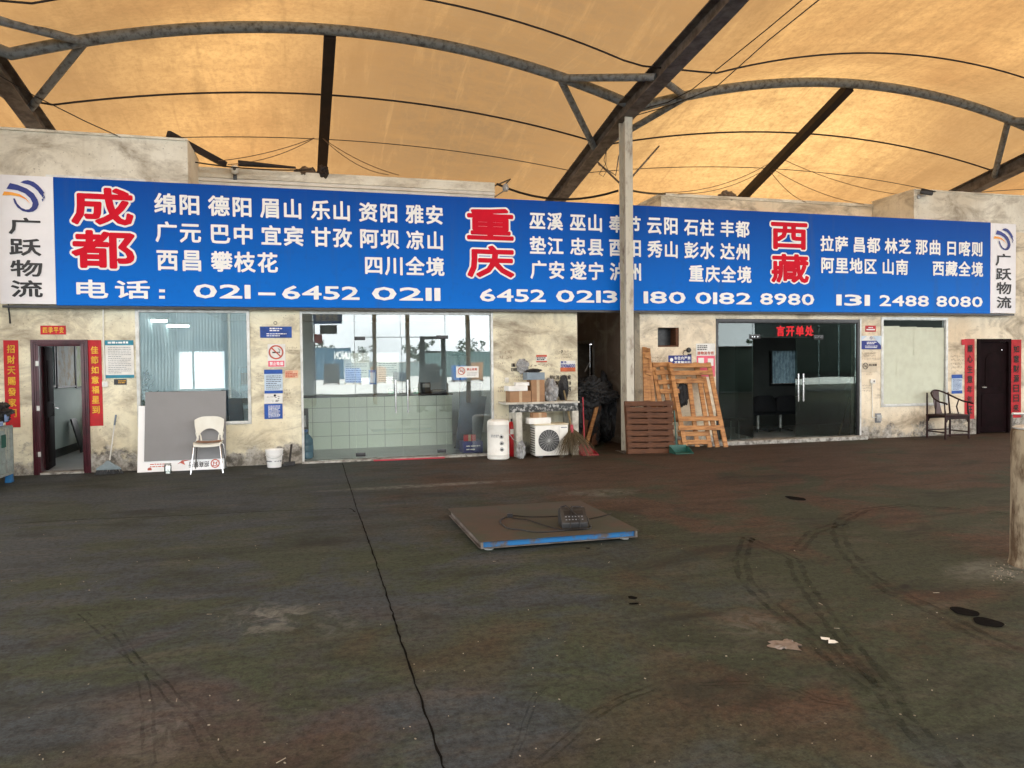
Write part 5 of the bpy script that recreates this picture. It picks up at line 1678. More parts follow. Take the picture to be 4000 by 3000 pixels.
# pot plant at the left side of the left window
p = at('b', 170, 860, 13.6)
t = thing('pot_plant', 'dark leafy pot plant behind the left window above the grey board', 'plant', (p.x, 13.6, F0))
MB().lathe([(.11, 0), (.16, .3), (.17, .32), (.14, .32), (.13, .28), (0, .28)], (p.x, 13.6, F0), 24).build('pot', MT['black_plastic'], t)
MB().tube([(p.x, 13.6, .3), (p.x + .02, 13.62, 1.1)], [.02, .01], 8).build('stem', MT['bark'], t)
mb = MB()
zt5 = at('b', 170, 640, 13.6).z
for i in range(150):
    h = rnd.uniform(.55, zt5)
    wd = .24 * (1 - ((h - .55) / (zt5 - .55)) ** 1.5) + .03
    c = Vector((p.x + rnd.gauss(0, wd * .55), 13.62 + rnd.gauss(0, wd * .4), h))
    a = Vector((rnd.gauss(0, 1), rnd.gauss(0, 1), rnd.gauss(0, .6))).normalized() * .07
    b = a.orthogonal().normalized() * .022
    mb.add([c - a, c + b, c + a, c - b], [(0, 1, 2, 3)])
mb.build('leaves', MT['leaf'], t, smooth=False)
# counter in the glass fronted shop
k0, k1 = gd('c', 170, 1492, F0), gd('c', 1648, 1432, F0)
yc = (k0.y + k1.y) / 2
kx1 = at('c', 1648, 1200, yc).x
kz = at('c', 1300, 925, yc).z
t = thing('shop_counter', 'long counter faced with pale green tiles behind the glass doors', 'counter', (1.1, yc, F0))
MB().box(-.40, kx1, yc, yc + .6, F0, kz).build('tiled_front', MT['counter'], t)
MB().box(-.42, kx1 + .02, yc - .03, yc + .62, kz + .001, kz + .035).build('counter_top', MT['black_metal'], t, bevel=.006)


def card_box(name, x, y, z, sx_, sy, sz, mat, label, rot=0, tape=True):
    t = thing(name, label, 'box', (x, y, z))
    m = RZ(rot)
    MB().obox((x, y, z + sz / 2), (sx_, sy, sz), m).build('box_body', mat, t, bevel=.005)
    if tape:
        MB().obox(Vector((x, y, z + sz * .5)), (min(.05, sx_ * .25), sy + .003, sz + .003), m).build('tape_strip', MT['tape'], t)
    return t


items = [('desk_phone', 1150, 'black', (.2, .18, .08), 'low black desk phone on the counter left of the door handles'), ('tissue_box', 1010, 'green', (.11, .11, .11), 'green tissue box on the counter just left of the door handles'),
         ('card_reader', 1270, 'green', (.1, .1, .12), 'small green and white stand on the counter right of the door handles'), ('label_printer', 1370, 'black', (.18, .2, .22), 'black label printer on the counter near its right end'),
         ('document_tray', 1500, 'grey', (.3, .24, .07), 'low dark document tray at the right end of the counter')]
for nm, px, c, sz, lab in items:
    x = at('c', px, 890, yc + .25).x
    t = thing(nm, lab, nm.replace('_', ' '), (x, yc + .25, kz + .036))
    mt = {'black': MT['black_plastic'], 'green': M('green card', (.08, .38, .2), rough=.5), 'grey': MT['grey_print']}[c]
    MB().box(x - sz[0] / 2, x + sz[0] / 2, yc + .25 - sz[1] / 2, yc + .25 + sz[1] / 2, kz + .036, kz + .036 + sz[2]).build('casing', mt, t, bevel=.008)
    MB().box(x - sz[0] * .4, x + sz[0] * .4, yc + .25 - sz[1] / 2 - .002, yc + .25 - sz[1] / 2 + .01, kz + .036 + sz[2] * .55, kz + .036 + sz[2] * .9).build('front_panel', MT['paper'] if c == 'green' else MT['grey_metal'], t)
# water cooler bottle by the left jamb
x = at('c', 122, 1450, 13.3).x
t = thing('water_bottle', 'large blue water bottle standing inside the glass front at its left jamb', 'bottle', (x, 13.3, F0))
MB().lathe([(.10, 0), (.125, .02), (.125, .1), (.118, .115), (.125, .13), (.125, .22), (.118, .235), (.125, .25), (.12, .33), (.07, .40), (.03, .43), (.028, .47), (.0, .472)], (x, 13.3, F0), 28).build('bottle_body', MT['water_blue'], t)
MB().lathe([(.032, .46), (.034, .5), (0, .502)], (x, 13.3, F0), 16).build('cap', MT['blue_plastic'], t)
x = at('c', 92, 1200, 13.55).x
t = thing('water_dispenser', 'dark narrow water dispenser at the left end of the counter', 'dispenser', (x, 13.62, F0))
MB().box(x - .12, x + .09, 13.5, 13.75, F0, .86).build('casing', MT['black_plastic'], t, bevel=.015)
MB().box(x - .08, x + .05, 13.49, 13.499, .55, .75).build('tap_recess', MT['grey_metal'], t)
# notices behind the glass
for i, (x0, x1, y0, y1, lab) in enumerate(((515, 785, 478, 810, 'white printed notice behind the left pane of the glass front'), (860, 1095, 475, 800, 'white printed notice behind the left glass door leaf'))):
    t, R, yl = sheet_thing('paper_notice', lab, 'notice', 'c', x0, x1, y0, y1, MT['paper'], D + .075, group='paper notices behind the glass front')
    lines(MB(), frac(R, .08, .92, .08, .7), 9, yl, .3, 40 + i).build('print', MT['grey_print'], t, smooth=False)
t, R, yl = sheet_thing('blue_frame_notice', 'small blue framed notice between the two white sheets on the glass front', 'notice', 'c', 775, 855, 655, 808, MT['blue_plastic'], D + .072)
flat(MB(), frac(R, .14, .86, .12, .82), yl).build('print', MT['paper_light'], t, smooth=False)
t, R, yl = sheet_thing('glass_no_smoking_sign', 'landscape white no smoking sign on the right pane of the glass front', 'sign', 'c', 1690, 1925, 618, 735, MT['paper'], D + .036)
nosmoke(frac(R, .05, .42, .25, .92), yl, t, MT['ink_red'])
word(MB(), '禁止吸烟', *frac(R, .47, .92, .62, .85), wallput(yl), OB).build('lettering', MT['ink_red'], t, smooth=False)
lines(MB(), frac(R, .48, .95, .15, .5), 3, yl, .3, 44).build('print', MT['grey_print'], t, smooth=False)
# stack of wrapped panels, stool top lamp and carton inside the right pane
pa = at('c', 1830, 1000, 13.6)
t = thing('wrapped_panels', 'tall dark blue wrapped panels leaning inside the right pane of the glass front', 'panels', (pa.x, 13.6, F0))
for k, (dx, h, r) in enumerate(((-.08, 1.12, 7), (.03, 1.25, 4), (.10, 1.0, 9))):
    MB().obox((pa.x + dx, 13.45 + .1 * k, F0 + h / 2 + .02), (.34, .05, h), RY(r) @ RX(-5)).build('panel', M('slate blue wrap', (.022, .045, .075), (.014, .028, .05), 8, bump=.4, rough=.4), t, bevel=.006)
x = at('c', 1850, 1440, 13.15).x
t = card_box('carton', x, 13.18, F0, .36, .28, .21, MT['navy'], 'dark blue printed carton on the floor inside the right pane', 4, False)
lines(MB(), (x - .12, x + .14, F0 + .05, F0 + .17), 2, 13.018, .35, 46).build('print', MT['letter_white'], t, smooth=False)
card_box('snack_box', x - .02, 13.2, F0 + .2115, .22, .15, .11, MT['red_paint'], 'red and white packet lying on the dark blue carton', -12)
p = at('c', 1700, 500, 13.9)
t = thing('desk_lamp', 'black desk lamp with a flat shade behind the right pane', 'lamp', (p.x, 13.9, F0))
MB().lathe([(.0, .04), (.17, .0), (.18, -.01), (.0, .03)], (p.x + .02, 13.9, p.z), 20).build('lamp_shade', MT['black_metal'], t)
MB().tube([(p.x + .02, 13.9, p.z + .03), (p.x + .06, 13.95, p.z - .35), (p.x + .06, 13.95, F0)], .02, 8).lathe([(.14, 0), (.13, .02), (0, .025)], (p.x + .06, 13.95, F0), 18).build('lamp_stand', MT['black_metal'], t)
# red strip on the threshold
m0, m1 = gd('c', 822, 1600), gd('c', 1545, 1562)
tag(MB().obox(((m0.x + m1.x) / 2, 12.66, .013), (m1.x - m0.x, .07, .022), RZ(-1)).build('red_strip', MT['red_plastic'], bevel=.004), 'worn red wooden strip on the ground before the glass doors', 'strip')

# ------------------------------------------------------------------ heater tank, work bench and what stands on it
p = gd('e', 265, 1612)
p = Vector((at('e', 265, 1400, 12.25).x, 12.25, 0))
hz = at('e', 265, 1210, 12.25).z
t = thing('water_heater', 'dented white enamel water heater tank standing before the glass front', 'water heater', p)
rr = (at('e', 383, 1400, 12.25).x - at('e', 148, 1400, 12.25).x) / 2 * .98
MB().lathe([(rr - .02, 0), (rr, .015), (rr, .08), (rr + .003, .085), (rr, .09), (rr, hz - .09), (rr + .003, hz - .085), (rr, hz - .08), (rr - .004, hz - .03), (rr - .03, hz - .005), (rr - .05, hz), (0, hz + .004)], p, 44).build('tank', MT['white_enamel'], t)
vd = Vector((-p.x, -p.y, 0)).normalized()
sd_ = Vector((-vd.y, vd.x, 0))
for dz, so in ((.46, .055), (.33, .06), (.21, .062)):
    c = p + (vd * math.sqrt(rr * rr - so * so) + sd_ * so) + Vector((0, 0, dz * hz / .78))
    mm = vd.to_track_quat('Z', 'Y').to_matrix()
    MB().lathe([(.036, -.01), (.036, .008), (.026, .012), (.0, .012)], c, 18, mm).build('fitting', MT['grey_metal'], t)
    MB().lathe([(.016, .0), (.016, .03), (.0, .032)], c, 12, mm).build('stub_pipe', MT['black_metal'], t)
mb = lines(MB(), (-.12, .02, .44 * hz / .78, .50 * hz / .78), 2, 0, .6, 51)
v2 = []
for x, y, z in mb.v:
    c = p + vd * (math.sqrt(rr * rr - x * x) + .0012) + sd_ * x
    v2.append((c.x, c.y, z))
mb.v = v2
mb.build('print', MT['grey_print'], t, smooth=False)
# red cylinder behind the tank
x = at('e', 412, 1400, 12.55).x
t = thing('fire_extinguisher', 'red cylinder standing between the white tank and the bench', 'extinguisher', (x, 12.55, 0))
hz2 = at('e', 412, 1235, 12.55).z
MB().lathe([(.08, 0), (.085, .01), (.085, hz2 - .09), (.06, hz2 - .03), (.025, hz2), (0, hz2)], (x, 12.55, 0), 26).build('cylinder', MT['red_paint'], t)
MB().lathe([(.02, hz2), (.02, hz2 + .05), (0, hz2 + .05)], (x, 12.55, 0), 12).tube([(x, 12.55, hz2 + .04), (x + .09, 12.5, hz2 + .03)], .012, 8).build('valve', MT['black_metal'], t)
MB().obox((x - .02, 12.464, hz2 * .72), (.06, .006, .09), RZ(0)).build('label_patch', MT['paper'], t)
# bench
YB0, YB1 = 12.28, 12.795
bx0, bx1 = at('e', 375, 1040, YB0).x, at('e', 1140, 1045, YB0).x
bz = at('e', 750, 1022, YB0).z
t = thing('work_bench', 'old concrete bench with speckled stone edge against the cream wall', 'bench', ((bx0 + bx1) / 2, 12.5, 0))
MB().box(bx0 - .05, bx1 + .0, YB0 - .03, YB1, bz - .035, bz).build('bench_top', MT['concrete'], t, bevel=.008)
MB().box(bx0 + .02, bx1 - .02, YB0, YB0 + .05, bz - .17, bz - .036).build('stone_edge', MT['granite'], t, bevel=.005)
l0 = at('e', 462, 1300, YB0).x
l1 = at('e', 528, 1300, YB0).x
MB().box(l0, l1, YB0 + .002, YB1 - .002, 0, bz - .171).build('bench_leg', MT['concrete'], t, bevel=.01)
l2 = at('e', 1068, 1300, YB0).x
MB().box(l2, bx1 - .01, YB0 + .002, YB1 - .002, 0, bz - .171).build('bench_leg', MT['concrete'], t, bevel=.01)
# air conditioner
ax0, ax1 = at('e', 668, 1450, 12.1).x, at('e', 1022, 1450, 12.1).x
az = at('e', 850, 1275, 12.1).z
t = thing('air_conditioner', 'white outdoor air conditioner unit with round fan grille under the bench', 'air conditioner', ((ax0 + ax1) / 2, 12.3, 0))
ay0, ay1 = 12.1, 12.42
MB().box(ax0, ax1, ay0, ay1, .035, az).build('casing', MT['white_enamel'], t, bevel=.012)
MB().box(ax0 - .006, ax1 + .006, ay0 - .006, ay1 + .006, az + .0005, az + .025).build('lid', M('yellowed enamel', (.62, .56, .4), (.5, .42, .28), 6), t, bevel=.006)
fc = at('e', 812, 1440, ay0)
fr_ = (at('e', 925, 1440, ay0).x - at('e', 700, 1440, ay0).x) / 2
MB().lathe([(fr_, 0), (fr_, .004), (0, .004)], (fc.x, ay0 - .0005, fc.z), 40, RX(90)).build('fan_opening', MT['black_metal'], t)
mb = MB()
for k in range(1, 9):
    r = fr_ * k / 8
    mb.tube([(fc.x + r * math.cos(a), ay0 - .014, fc.z + r * math.sin(a)) for a in [i * math.pi / 18 for i in range(37)]], .0018, 4, False)
for k in range(10):
    a = k * math.pi / 10
    mb.tube([(fc.x + fr_ * math.cos(a), ay0 - .012, fc.z + fr_ * math.sin(a)), (fc.x - fr_ * math.cos(a), ay0 - .012, fc.z - fr_ * math.sin(a))], .003, 4)
mb.build('fan_grille', MT['grey_metal'], t)
mb = MB()
for k in range(3):
    a = k * 2.094
    mb.add([(fc.x + r * math.cos(b), ay0 - .006 - dy, fc.z + r * math.sin(b)) for r, b, dy in ((.03, a, 0), (fr_ * .9, a - .3, .001), (fr_ * .9, a + .45, .001), (.03, a + .9, 0))], [(0, 1, 2, 3)])
mb.build('fan_blade', MT['black_plastic'], t, smooth=False)
mb = MB()
for i in range(11):
    z = .08 + (az - .14) * i / 10
    mb.box(ax0 - .004, ax0 - .0005, ay0 + .04, ay1 - .03, z, z + .018)
mb.build('side_louvre', MT['black_metal'], t, smooth=False)
MB().box(ax1 - .13, ax1 - .02, ay0 - .0035, ay0 - .0005, az - .05, az - .035).build('maker_plate', MT['grey_print'], t)
MB().box(ax1 - .165, ax1 - .162, ay0 - .002, ay0 - .0004, .06, az - .02).build('panel_joint', MT['grey_print'], t)
for x in (ax0 + .1, ax1 - .1):
    MB().box(x - .03, x + .03, ay0 + .01, ay1 - .01, 0, .034).build('foot', MT['black_metal'], t)


def boxpx(name, x0, x1, y0, y1, Y, dep, mat, label, rot=0, tape=True, z=None, v='e'):
    X0, X1, Z0, Z1 = rect(v, x0, x1, y0, y1, Y)
    z0 = Z0 if z is None else z
    return card_box(name, (X0 + X1) / 2, Y + dep / 2, z0, X1 - X0, dep, Z1 - z0, mat, label, rot, tape)


za = az + .0255
zq = at('e', 720, 1198, 12.16).z
boxpx('white_carton', 598, 835, 1195, 1250, 12.16, .22, MT['paper'], 'flat white carton lying on top of the air conditioner', 0, False, za)
boxpx('small_carton', 640, 790, 1140, 1195, 12.18, .18, MT['cardboard'], 'small brown carton on the flat white carton above the air conditioner', 3, True, zq + .0005)
tb = bz + .0005
boxpx('cardboard_box', 395, 620, 905, 1010, 12.32, .30, MT['cardboard'], 'low brown cardboard box at the left end of the bench', 0, True, tb)
zl = at('e', 500, 905, 12.32).z
zc1 = at('e', 690, 785, 12.33).z
boxpx('cardboard_box', 625, 768, 785, 1010, 12.33, .30, MT['cardboard'], 'tall brown cardboard box in the middle of the bench', 0, True, tb)
boxpx('white_box', 372, 582, 850, 900, 12.30, .26, MT['paper'], 'flat white box on the low brown cardboard box', 3, False, zl + .001)
zw = at('e', 480, 850, 12.30).z
boxpx('white_box', 462, 606, 812, 862, 12.34, .2, MT['paper'], 'upper white box lying slightly turned on the flat white box', -6, False, zw + .002)
boxpx('grey_box', 575, 768, 705, 783, 12.36, .24, M('blue grey carton', (.22, .28, .32), (.16, .2, .24), 5), 'blue grey box topmost on the tall brown cardboard box', 2, False, zc1 + .001)
zg = at('e', 660, 705, 12.36).z
tag(MB().blob((at('e', 650, 700, 12.46).x, 12.47, zg + .03), (.13, .09, .035), 8, .3, 4).build('black_rag', MT['black_bag']), 'black rag lying on top of the blue grey box', 'rag')
c = at('e', 840, 900, 12.45)
tag(MB().blob((c.x, 12.5, bz + .17), (.12, .12, .22), 12, .3, 5, 1.8, bz + .002).build('plastic_bag', MT['bag_clear']), 'dusty grey plastic bag slumped beside the tall cardboard box', 'bag')
c = at('e', 965, 900, 12.62)
tag(MB().blob((c.x + .02, 12.66, bz + .2), (.09, .07, .24), 17, .25, 5, 1.9, bz + .002).build('black_bag', MT['black_bag']), 'black plastic bag standing on the right end of the bench', 'bag')
c = at('e', 530, 630, D - .06)
tag(MB().blob((c.x, D - .06, c.z - .01), (.10, .05, .12), 19, .4, 5, 2.4).build('hanging_bag', MT['bag_clear']), 'crumpled silver bag hanging on the wall above the white boxes', 'bag')
c = at('e', 500, 1500, 12.2)
tag(MB().blob((c.x + .02, 12.2, .13), (.07, .06, .15), 23, .35, 5, 2.4, .0).build('wire_bundle', MT['bag_clear']), 'grey crumpled bundle on the ground at the foot of the left bench leg', 'bundle')
mb = MB().tube([at('e', 385, 1370, 12.3), at('e', 430, 1430, 12.25), at('e', 470, 1450, 12.2), at('e', 520, 1500, 12.15), at('e', 540, 1560, 12.1), Vector((at('e', 530, 1600, 12.05).x, 12.05, .01))], .005, 6)
tag(mb.build('loose_wire', MT['wire']), 'thin loose wire curling from the red cylinder to the ground', 'wire')

# twig broom
b0, b1 = at('e', 1060, 1330, 12.1), at('e', 955, 815, 12.70)
t = thing('twig_broom', 'twig broom with long pale handle leaning on the bench', 'broom', (b0.x, 12.0, 0))
MB().tube([b0, b0.lerp(b1, .5) + Vector((.01, 0, 0)), b1], [.02, .018, .016], 10).build('handle', MT['bamboo'], t)
MB().tube([b0 + Vector((0, 0, .10)), b0 + Vector((.0, -.01, -.05))], [.026, .034], 12).build('binding', MT['red_plastic'], t)
mb = MB()
base = at('e', 1110, 1590, 11.95)
for i in range(240):
    a = rnd.uniform(-1, 1)
    e = Vector((base.x + a * .36 + rnd.gauss(0, .03), 11.93 + rnd.uniform(-.12, .16), max(.006, rnd.gauss(.07, .06))))
    st = b0 + Vector((a * .025, rnd.uniform(-.02, .02), rnd.uniform(-.06, .04)))
    mid = st.lerp(e, .5) + Vector((a * .02, rnd.uniform(-.02, .02), .03))
    mb.tube([st, mid, e], [.004, .003, .0015], 3, False)
mb.build('twigs', MT['twig'], t, smooth=False)
# red dustpan and long handle
d0, d1 = at('e', 1195, 1420, 12.35), at('e', 1180, 975, 12.55)
t = thing('red_dustpan', 'red long handled dustpan standing at the mouth of the alley', 'dustpan', (d0.x, 12.3, 0))
MB().tube([d0, d1], .012, 8).build('handle', MT['red_plastic'], t)
xp = at('e', 1215, 1480, 12.3).x
mb = MB()
mb.prism([(-.15, .02), (.17, .0), (.16, .05), (.10, .14), (.02, .19), (-.06, .19), (-.14, .12)], lambda a, b, c: (xp + a, 12.36 + c, b), .03)
mb.box(xp - .14, xp + .16, 12.1, 12.36, .004, .014)
mb.add([(xp - .14, 12.1, .014), (xp - .14, 12.36, .014), (xp - .14, 12.36, .12)], [(0, 1, 2)]).add([(xp + .16, 12.1, .014), (xp + .16, 12.36, .014), (xp + .16, 12.36, .1)], [(0, 1, 2)])
mb.build('pan', MT['red_plastic'], t, bevel=.003)

# alley junk
y0 = 13.3
c = at('e', 1230, 850, 13.6)
tag(MB().blob((c.x - .02, 13.65, c.z - .12), (.36, .34, .26), 31, .4, 5, 1.9).build('black_tarpaulin', MT['black_bag']), 'black tarpaulin heap piled up in the dark alley', 'tarpaulin')
c = at('e', 1330, 960, 13.7)
tag(MB().blob((c.x + .02, 13.75, c.z - .02), (.42, .28, .15), 33, .35, 5, 1.8).build('black_bag', MT['black_bag']), 'lower black plastic bags spreading over the planks in the alley', 'bag')
c = at('e', 1440, 1150, 14.2)
tag(MB().blob((c.x, 14.3, .62), (.26, .34, .68), 37, .3, 5, 1.8, 0.0).build('dark_bundle', MT['black_bag']), 'tall dark bundle standing on the alley floor behind the planks', 'bundle')
R = rect('e', 1250, 1340, 958, 992, 13.33)
tag(MB().box(R[0], R[1], 13.33, 13.42, R[2], R[3]).build('white_packet', MT['paper'], bevel=.005), 'small white packet lying on the black bags in the alley', 'packet')
c = at('e', 1170, 980, 13.5)
tag(MB().blob((c.x + .1, 13.7, .55), (.3, .3, .55), 53, .35, 5, 2.0, 0.0).build('dark_sack', MT['black_bag']), 'dark sack standing low behind the red dustpan in the alley', 'sack')
t = thing('plank_stack', 'brown planks leaning in the alley behind the red dustpan', 'planks', (at('e', 1240, 1200, 13.3).x, 13.3, 0))
for x0, x1, dy in ((1210, 1335, .0), (1150, 1260, .06), (1190, 1290, .12), (1280, 1360, .18)):
    a, b = at('e', x0, 1420, 13.2 + dy), at('e', x1, 1060, 13.45 + dy)
    a.z = .02
    MB().beam(a, b, .07, .03).build('plank', MT['wood_dark'] if dy else MT['wood'], t)
MB().box(at('e', 1150, 1200, 13.5).x, at('e', 1330, 1200, 13.5).x, 13.5, 13.54, .02, at('e', 1200, 1040, 13.5).z).build('back_board', MT['wood_dark'], t)
a, b = at('e', 1200, 700, 13.5), at('e', 1258, 580, 13.6)
tag(MB().tube([a, b], .008, 6).build('thin_rod', MT['steel_brown']), 'thin dark rod sticking up out of the black tarpaulin heap', 'rod')

# ------------------------------------------------------------------ pallets and frames by the right shop
# dark pallets standing on edge, leaning a little
def dark_pallet(Y, x0, x1, h, n, label, lean):
    t = thing('dark_pallet', label, 'pallet', ((x0 + x1) / 2, Y, 0), 'dark wooden pallets by the column')
    P = lambda x, z, o: Vector((x, Y + lean * z + o, z))
    for i in range(n):
        z = .045 + (h - .09) * i / (n - 1)
        MB().beam(P(x0 + rnd.uniform(-.015, .015), z + .012, 0), P(x1 + rnd.uniform(-.02, .02), z - .012, 0), .082, .022, (0, -1, lean)).build('slat', MT['wood_dark'], t)
    for x in (x0 + .06, (x0 + x1) / 2, x1 - .06):
        MB().beam(P(x, 0.0, .062), P(x, h, .062), .08, .1, (0, -1, lean)).build('stringer', MT['wood_dark'], t)
    return t


YP = 12.02
px0, px1 = at('g', 640, 1250, YP).x, at('g', 1150, 1250, YP).x
ph = at('g', 950, 1010, YP + .12).z
dark_pallet(YP, px0, px1, ph, 9, 'dark slatted pallet standing on edge, front one beside the cream column', .10)
dark_pallet(YP + .17, px0 + .08, px1 + .06, ph - .02, 8, 'dark slatted pallet standing behind the front dark one', .10)


def pine_frame(label, Y0, Y1, zt, boards, rails, group='pine frames leaning by the right shop'):
    """boards and rails are measured end to end in the photo on the leaning plane"""
    p0 = Vector((0, Y0, 0))
    nrm = Vector((0, -zt, (Y1 - Y0))).normalized()
    t = thing('pine_frame', label, 'wooden frame', (at('g', boards[0][2], boards[0][3], Y0).x, Y0, 0), group)
    for k, (xa, ya, xb, yb) in enumerate(boards):
        a, b = on('g', xa, ya, p0, nrm), on('g', xb, yb, p0, nrm)
        if b.z < .03:
            b = a + (b - a) * ((a.z - .012) / (a.z - b.z))
        MB().beam(a, b, .085, .03, nrm).build('upright', MT['wood'], t, bevel=.003)
    for xa, ya, xb, yb in rails:
        a, b = on('g', xa, ya, p0, nrm), on('g', xb, yb, p0, nrm)
        MB().beam(a + nrm * .0265, b + nrm * .0265, .085, .022, nrm).build('rail', MT['wood'], t, bevel=.003)
    return t


gb = gd('g', 1705, 1512)
pine_frame('tall yellow pine frame leaning in front of the others', 12.0, 12.70, 1.78, [(1098, 600, 1262, 1512), (1512, 598, 1702, 1512)],
           [(1085, 637, 1528, 633), (1100, 718, 1545, 712), (1178, 1212, 1625, 1205), (1180, 1310, 1645, 1305)])
pine_frame('yellow pine frame with inner uprights behind the front one', 12.10, 12.75, 1.72, [(1300, 755, 1392, 1508), (1388, 600, 1528, 1512), (1462, 748, 1610, 1512), (1365, 598, 1420, 800)],
           [(1130, 805, 1470, 800), (1180, 1375, 1500, 1370), (1180, 1465, 1500, 1460)])
pine_frame('yellow pine frame with two uprights left of the tall one', 12.17, 12.76, 1.74, [(912, 598, 1025, 1240), (998, 598, 1118, 1240), (1083, 600, 1170, 1240)], [(905, 628, 1100, 622), (930, 712, 1110, 706), (960, 815, 1180, 808), (985, 915, 1190, 908)])
pine_frame('narrow yellow pine frame seen nearly edge on at the left of the group', 12.22, 12.75, 2.1, [(822, 432, 842, 1200), (858, 445, 938, 1240), (838, 440, 900, 1230)], [(818, 520, 868, 540), (825, 700, 890, 720)])
c = at('g', 1235, 940, 12.66)
tag(MB().blob((c.x, 12.66, c.z), (.11, .07, .2), 41, .35, 5, 2.0).build('grey_bag', MT['black_bag']), 'dark grey bag hanging behind the pine frames', 'bag')
c = at('g', 1310, 462, D - .05)
t = thing('wall_hook', 'black wall fitting with a bent hook right of the dark hatch', 'hook', c)
MB().lathe([(.045, 0), (.05, .02), (.035, .05), (0, .055)], (c.x, D - .004, c.z), 18, RX(90)).build('fitting', MT['black_plastic'], t)
MB().tube([(c.x - .02, D - .03, c.z), (c.x - .1, D - .03, c.z - .01), (c.x - .13, D - .03, c.z - .07), (c.x - .11, D - .03, c.z - .09)], .008, 6).box(c.x - .02, c.x + .05, D - .03, D - .005, c.z - .1, c.z - .07).build('hook', MT['black_plastic'], t)
p = Vector((at('g', 1205, 1545, 11.92).x, 11.85, 0))
t = thing('green_dustpan', 'dark green dustpan on the ground before the dark pallets', 'dustpan', p)
mb = MB()
mb.box(p.x - .17, p.x + .17, p.y - .12, p.y + .14, .003, .013)
mb.box(p.x - .17, p.x + .17, p.y + .1401, p.y + .152, .003, .14)
for s_ in (-1, 1):
    mb.prism([(-.12, .0135), (.14, .0135), (.14, .12), (.05, .1)], lambda a, b, c: (p.x + s_ * .168 - .005 + c, p.y + a, b), .01)
mb.build('pan', MT['green_plastic'], t, bevel=.003)
MB().tube([(p.x - .02, p.y + .15, .10), (p.x - .03, p.y + .22, .75)], .011, 8).build('handle', MT['green_plastic'], t)

# ------------------------------------------------------------------ right shop inside
word_ = MB()
q = rect('h', 808, 1225, 205, 325, D + .12)
word(word_, '言开单处', *q, wallput(D + .118), OB, .1)
t = thing('led_sign', 'red lit LED characters on a dark bar inside above the dark glass doors', 'sign', ((q[0] + q[1]) / 2, D + .12, q[2]))
word_.build('lettering', MT['led_red'], t, smooth=False)
MB().box(q[0] - .55, q[1] + .05, D + .124, D + .15, q[2] - .03, q[3] + .03).build('sign_panel', MT['black_plastic'], t)
for k, (px, lab) in enumerate(((690, 'black office chair left of centre inside the open dark doorway'), (945, 'black office chair with rounded back right of centre inside the dark doorway'))):
    p = at('h', px, 1100, 14.3)
    x = p.x
    zt3 = at('h', px, 985, 14.3).z
    t = thing('office_chair', lab, 'chair', (x, 14.3, F0), 'black office chairs in the dark shop')
    mb = MB()
    vs = []
    for j in range(9):
        for i in range(11):
            u, v_ = -1 + i * .2, j / 8
            vs.append((x + u * .30 * (1 - .35 * max(0, v_ - .55) * abs(u)), 14.3 - .09 * (1 - u * u) + .06 * v_, .5 + (zt3 - .5) * v_ * (1 - .13 * abs(u) ** 3)))
    n = len(vs)
    fs = [(j * 11 + i, j * 11 + i + 1, (j + 1) * 11 + i + 1, (j + 1) * 11 + i) for j in range(8) for i in range(10)]
    ring = list(range(11)) + [j * 11 + 10 for j in range(1, 9)] + [88 + i for i in range(9, -1, -1)] + [j * 11 for j in range(7, 0, -1)]
    mb.add(vs + [(a, y + .08, z) for a, y, z in vs], fs + [tuple(n + k_ for k_ in reversed(f)) for f in fs] + [(c, a, n + a, n + c) for a, c in zip(ring, ring[1:] + ring[:1])])
    mb.build('backrest', MT['chair_black'], t, bevel=.01)
    MB().box(x - .28, x + .28, 14.36, 14.9, .42, .53).build('seat', MT['chair_black'], t, bevel=.03)
    MB().tube([(x, 14.6, .08), (x, 14.6, .42)], .03, 10).build('gas_post', MT['grey_metal'], t)
    for j in range(5):
        a = j * 1.2566 + .3
        MB().tube([(x, 14.6, .1), (x + .28 * math.cos(a), 14.6 + .28 * math.sin(a), F0 + .04)], .018, 8).build('base_arm', MT['black_plastic'], t)
p = at('h', 350, 1250, 13.4)
t = thing('folding_stool', 'dark stool with thin metal legs behind the left dark pane', 'stool', (p.x, 13.4, F0))
MB().box(p.x - .2, p.x + .2, 13.25, 13.6, p.z - .02, p.z + .02).build('seat', MT['black_plastic'], t, bevel=.01)
for sx_ in (-1, 1):
    for sy in (-1, 1):
        MB().tube([(p.x + sx_ * .17, 13.42 + sy * .13, p.z - .02), (p.x + sx_ * .19, 13.42 + sy * .15, F0)], .01, 8).build('leg', MT['grey_metal'], t)
p0, p1 = at('h', 1500, 1425, 13.15), at('h', 1625, 1010, 13.35)
p0.z = F0
t = thing('floor_mop', 'mop with a thin steel handle leaning head up behind the right dark pane', 'mop', p0)
MB().tube([p0, p1], .012, 8).build('handle', MT['chrome'], t)
hd = at('h', 1640, 920, 13.4)
MB().blob(hd, (.13, .08, .19), 47, .2, 4, 2.0).build('mop_head', MT['grey_print'], t)
p0, p1 = at('h', 1625, 1430, 13.3), at('h', 1640, 1010, 13.45)
p0.z = F0
tag(MB().tube([p0, p1], .013, 8).build('broom_stick', MT['bamboo']), 'bamboo stick standing right of the mop behind the dark glass', 'stick')

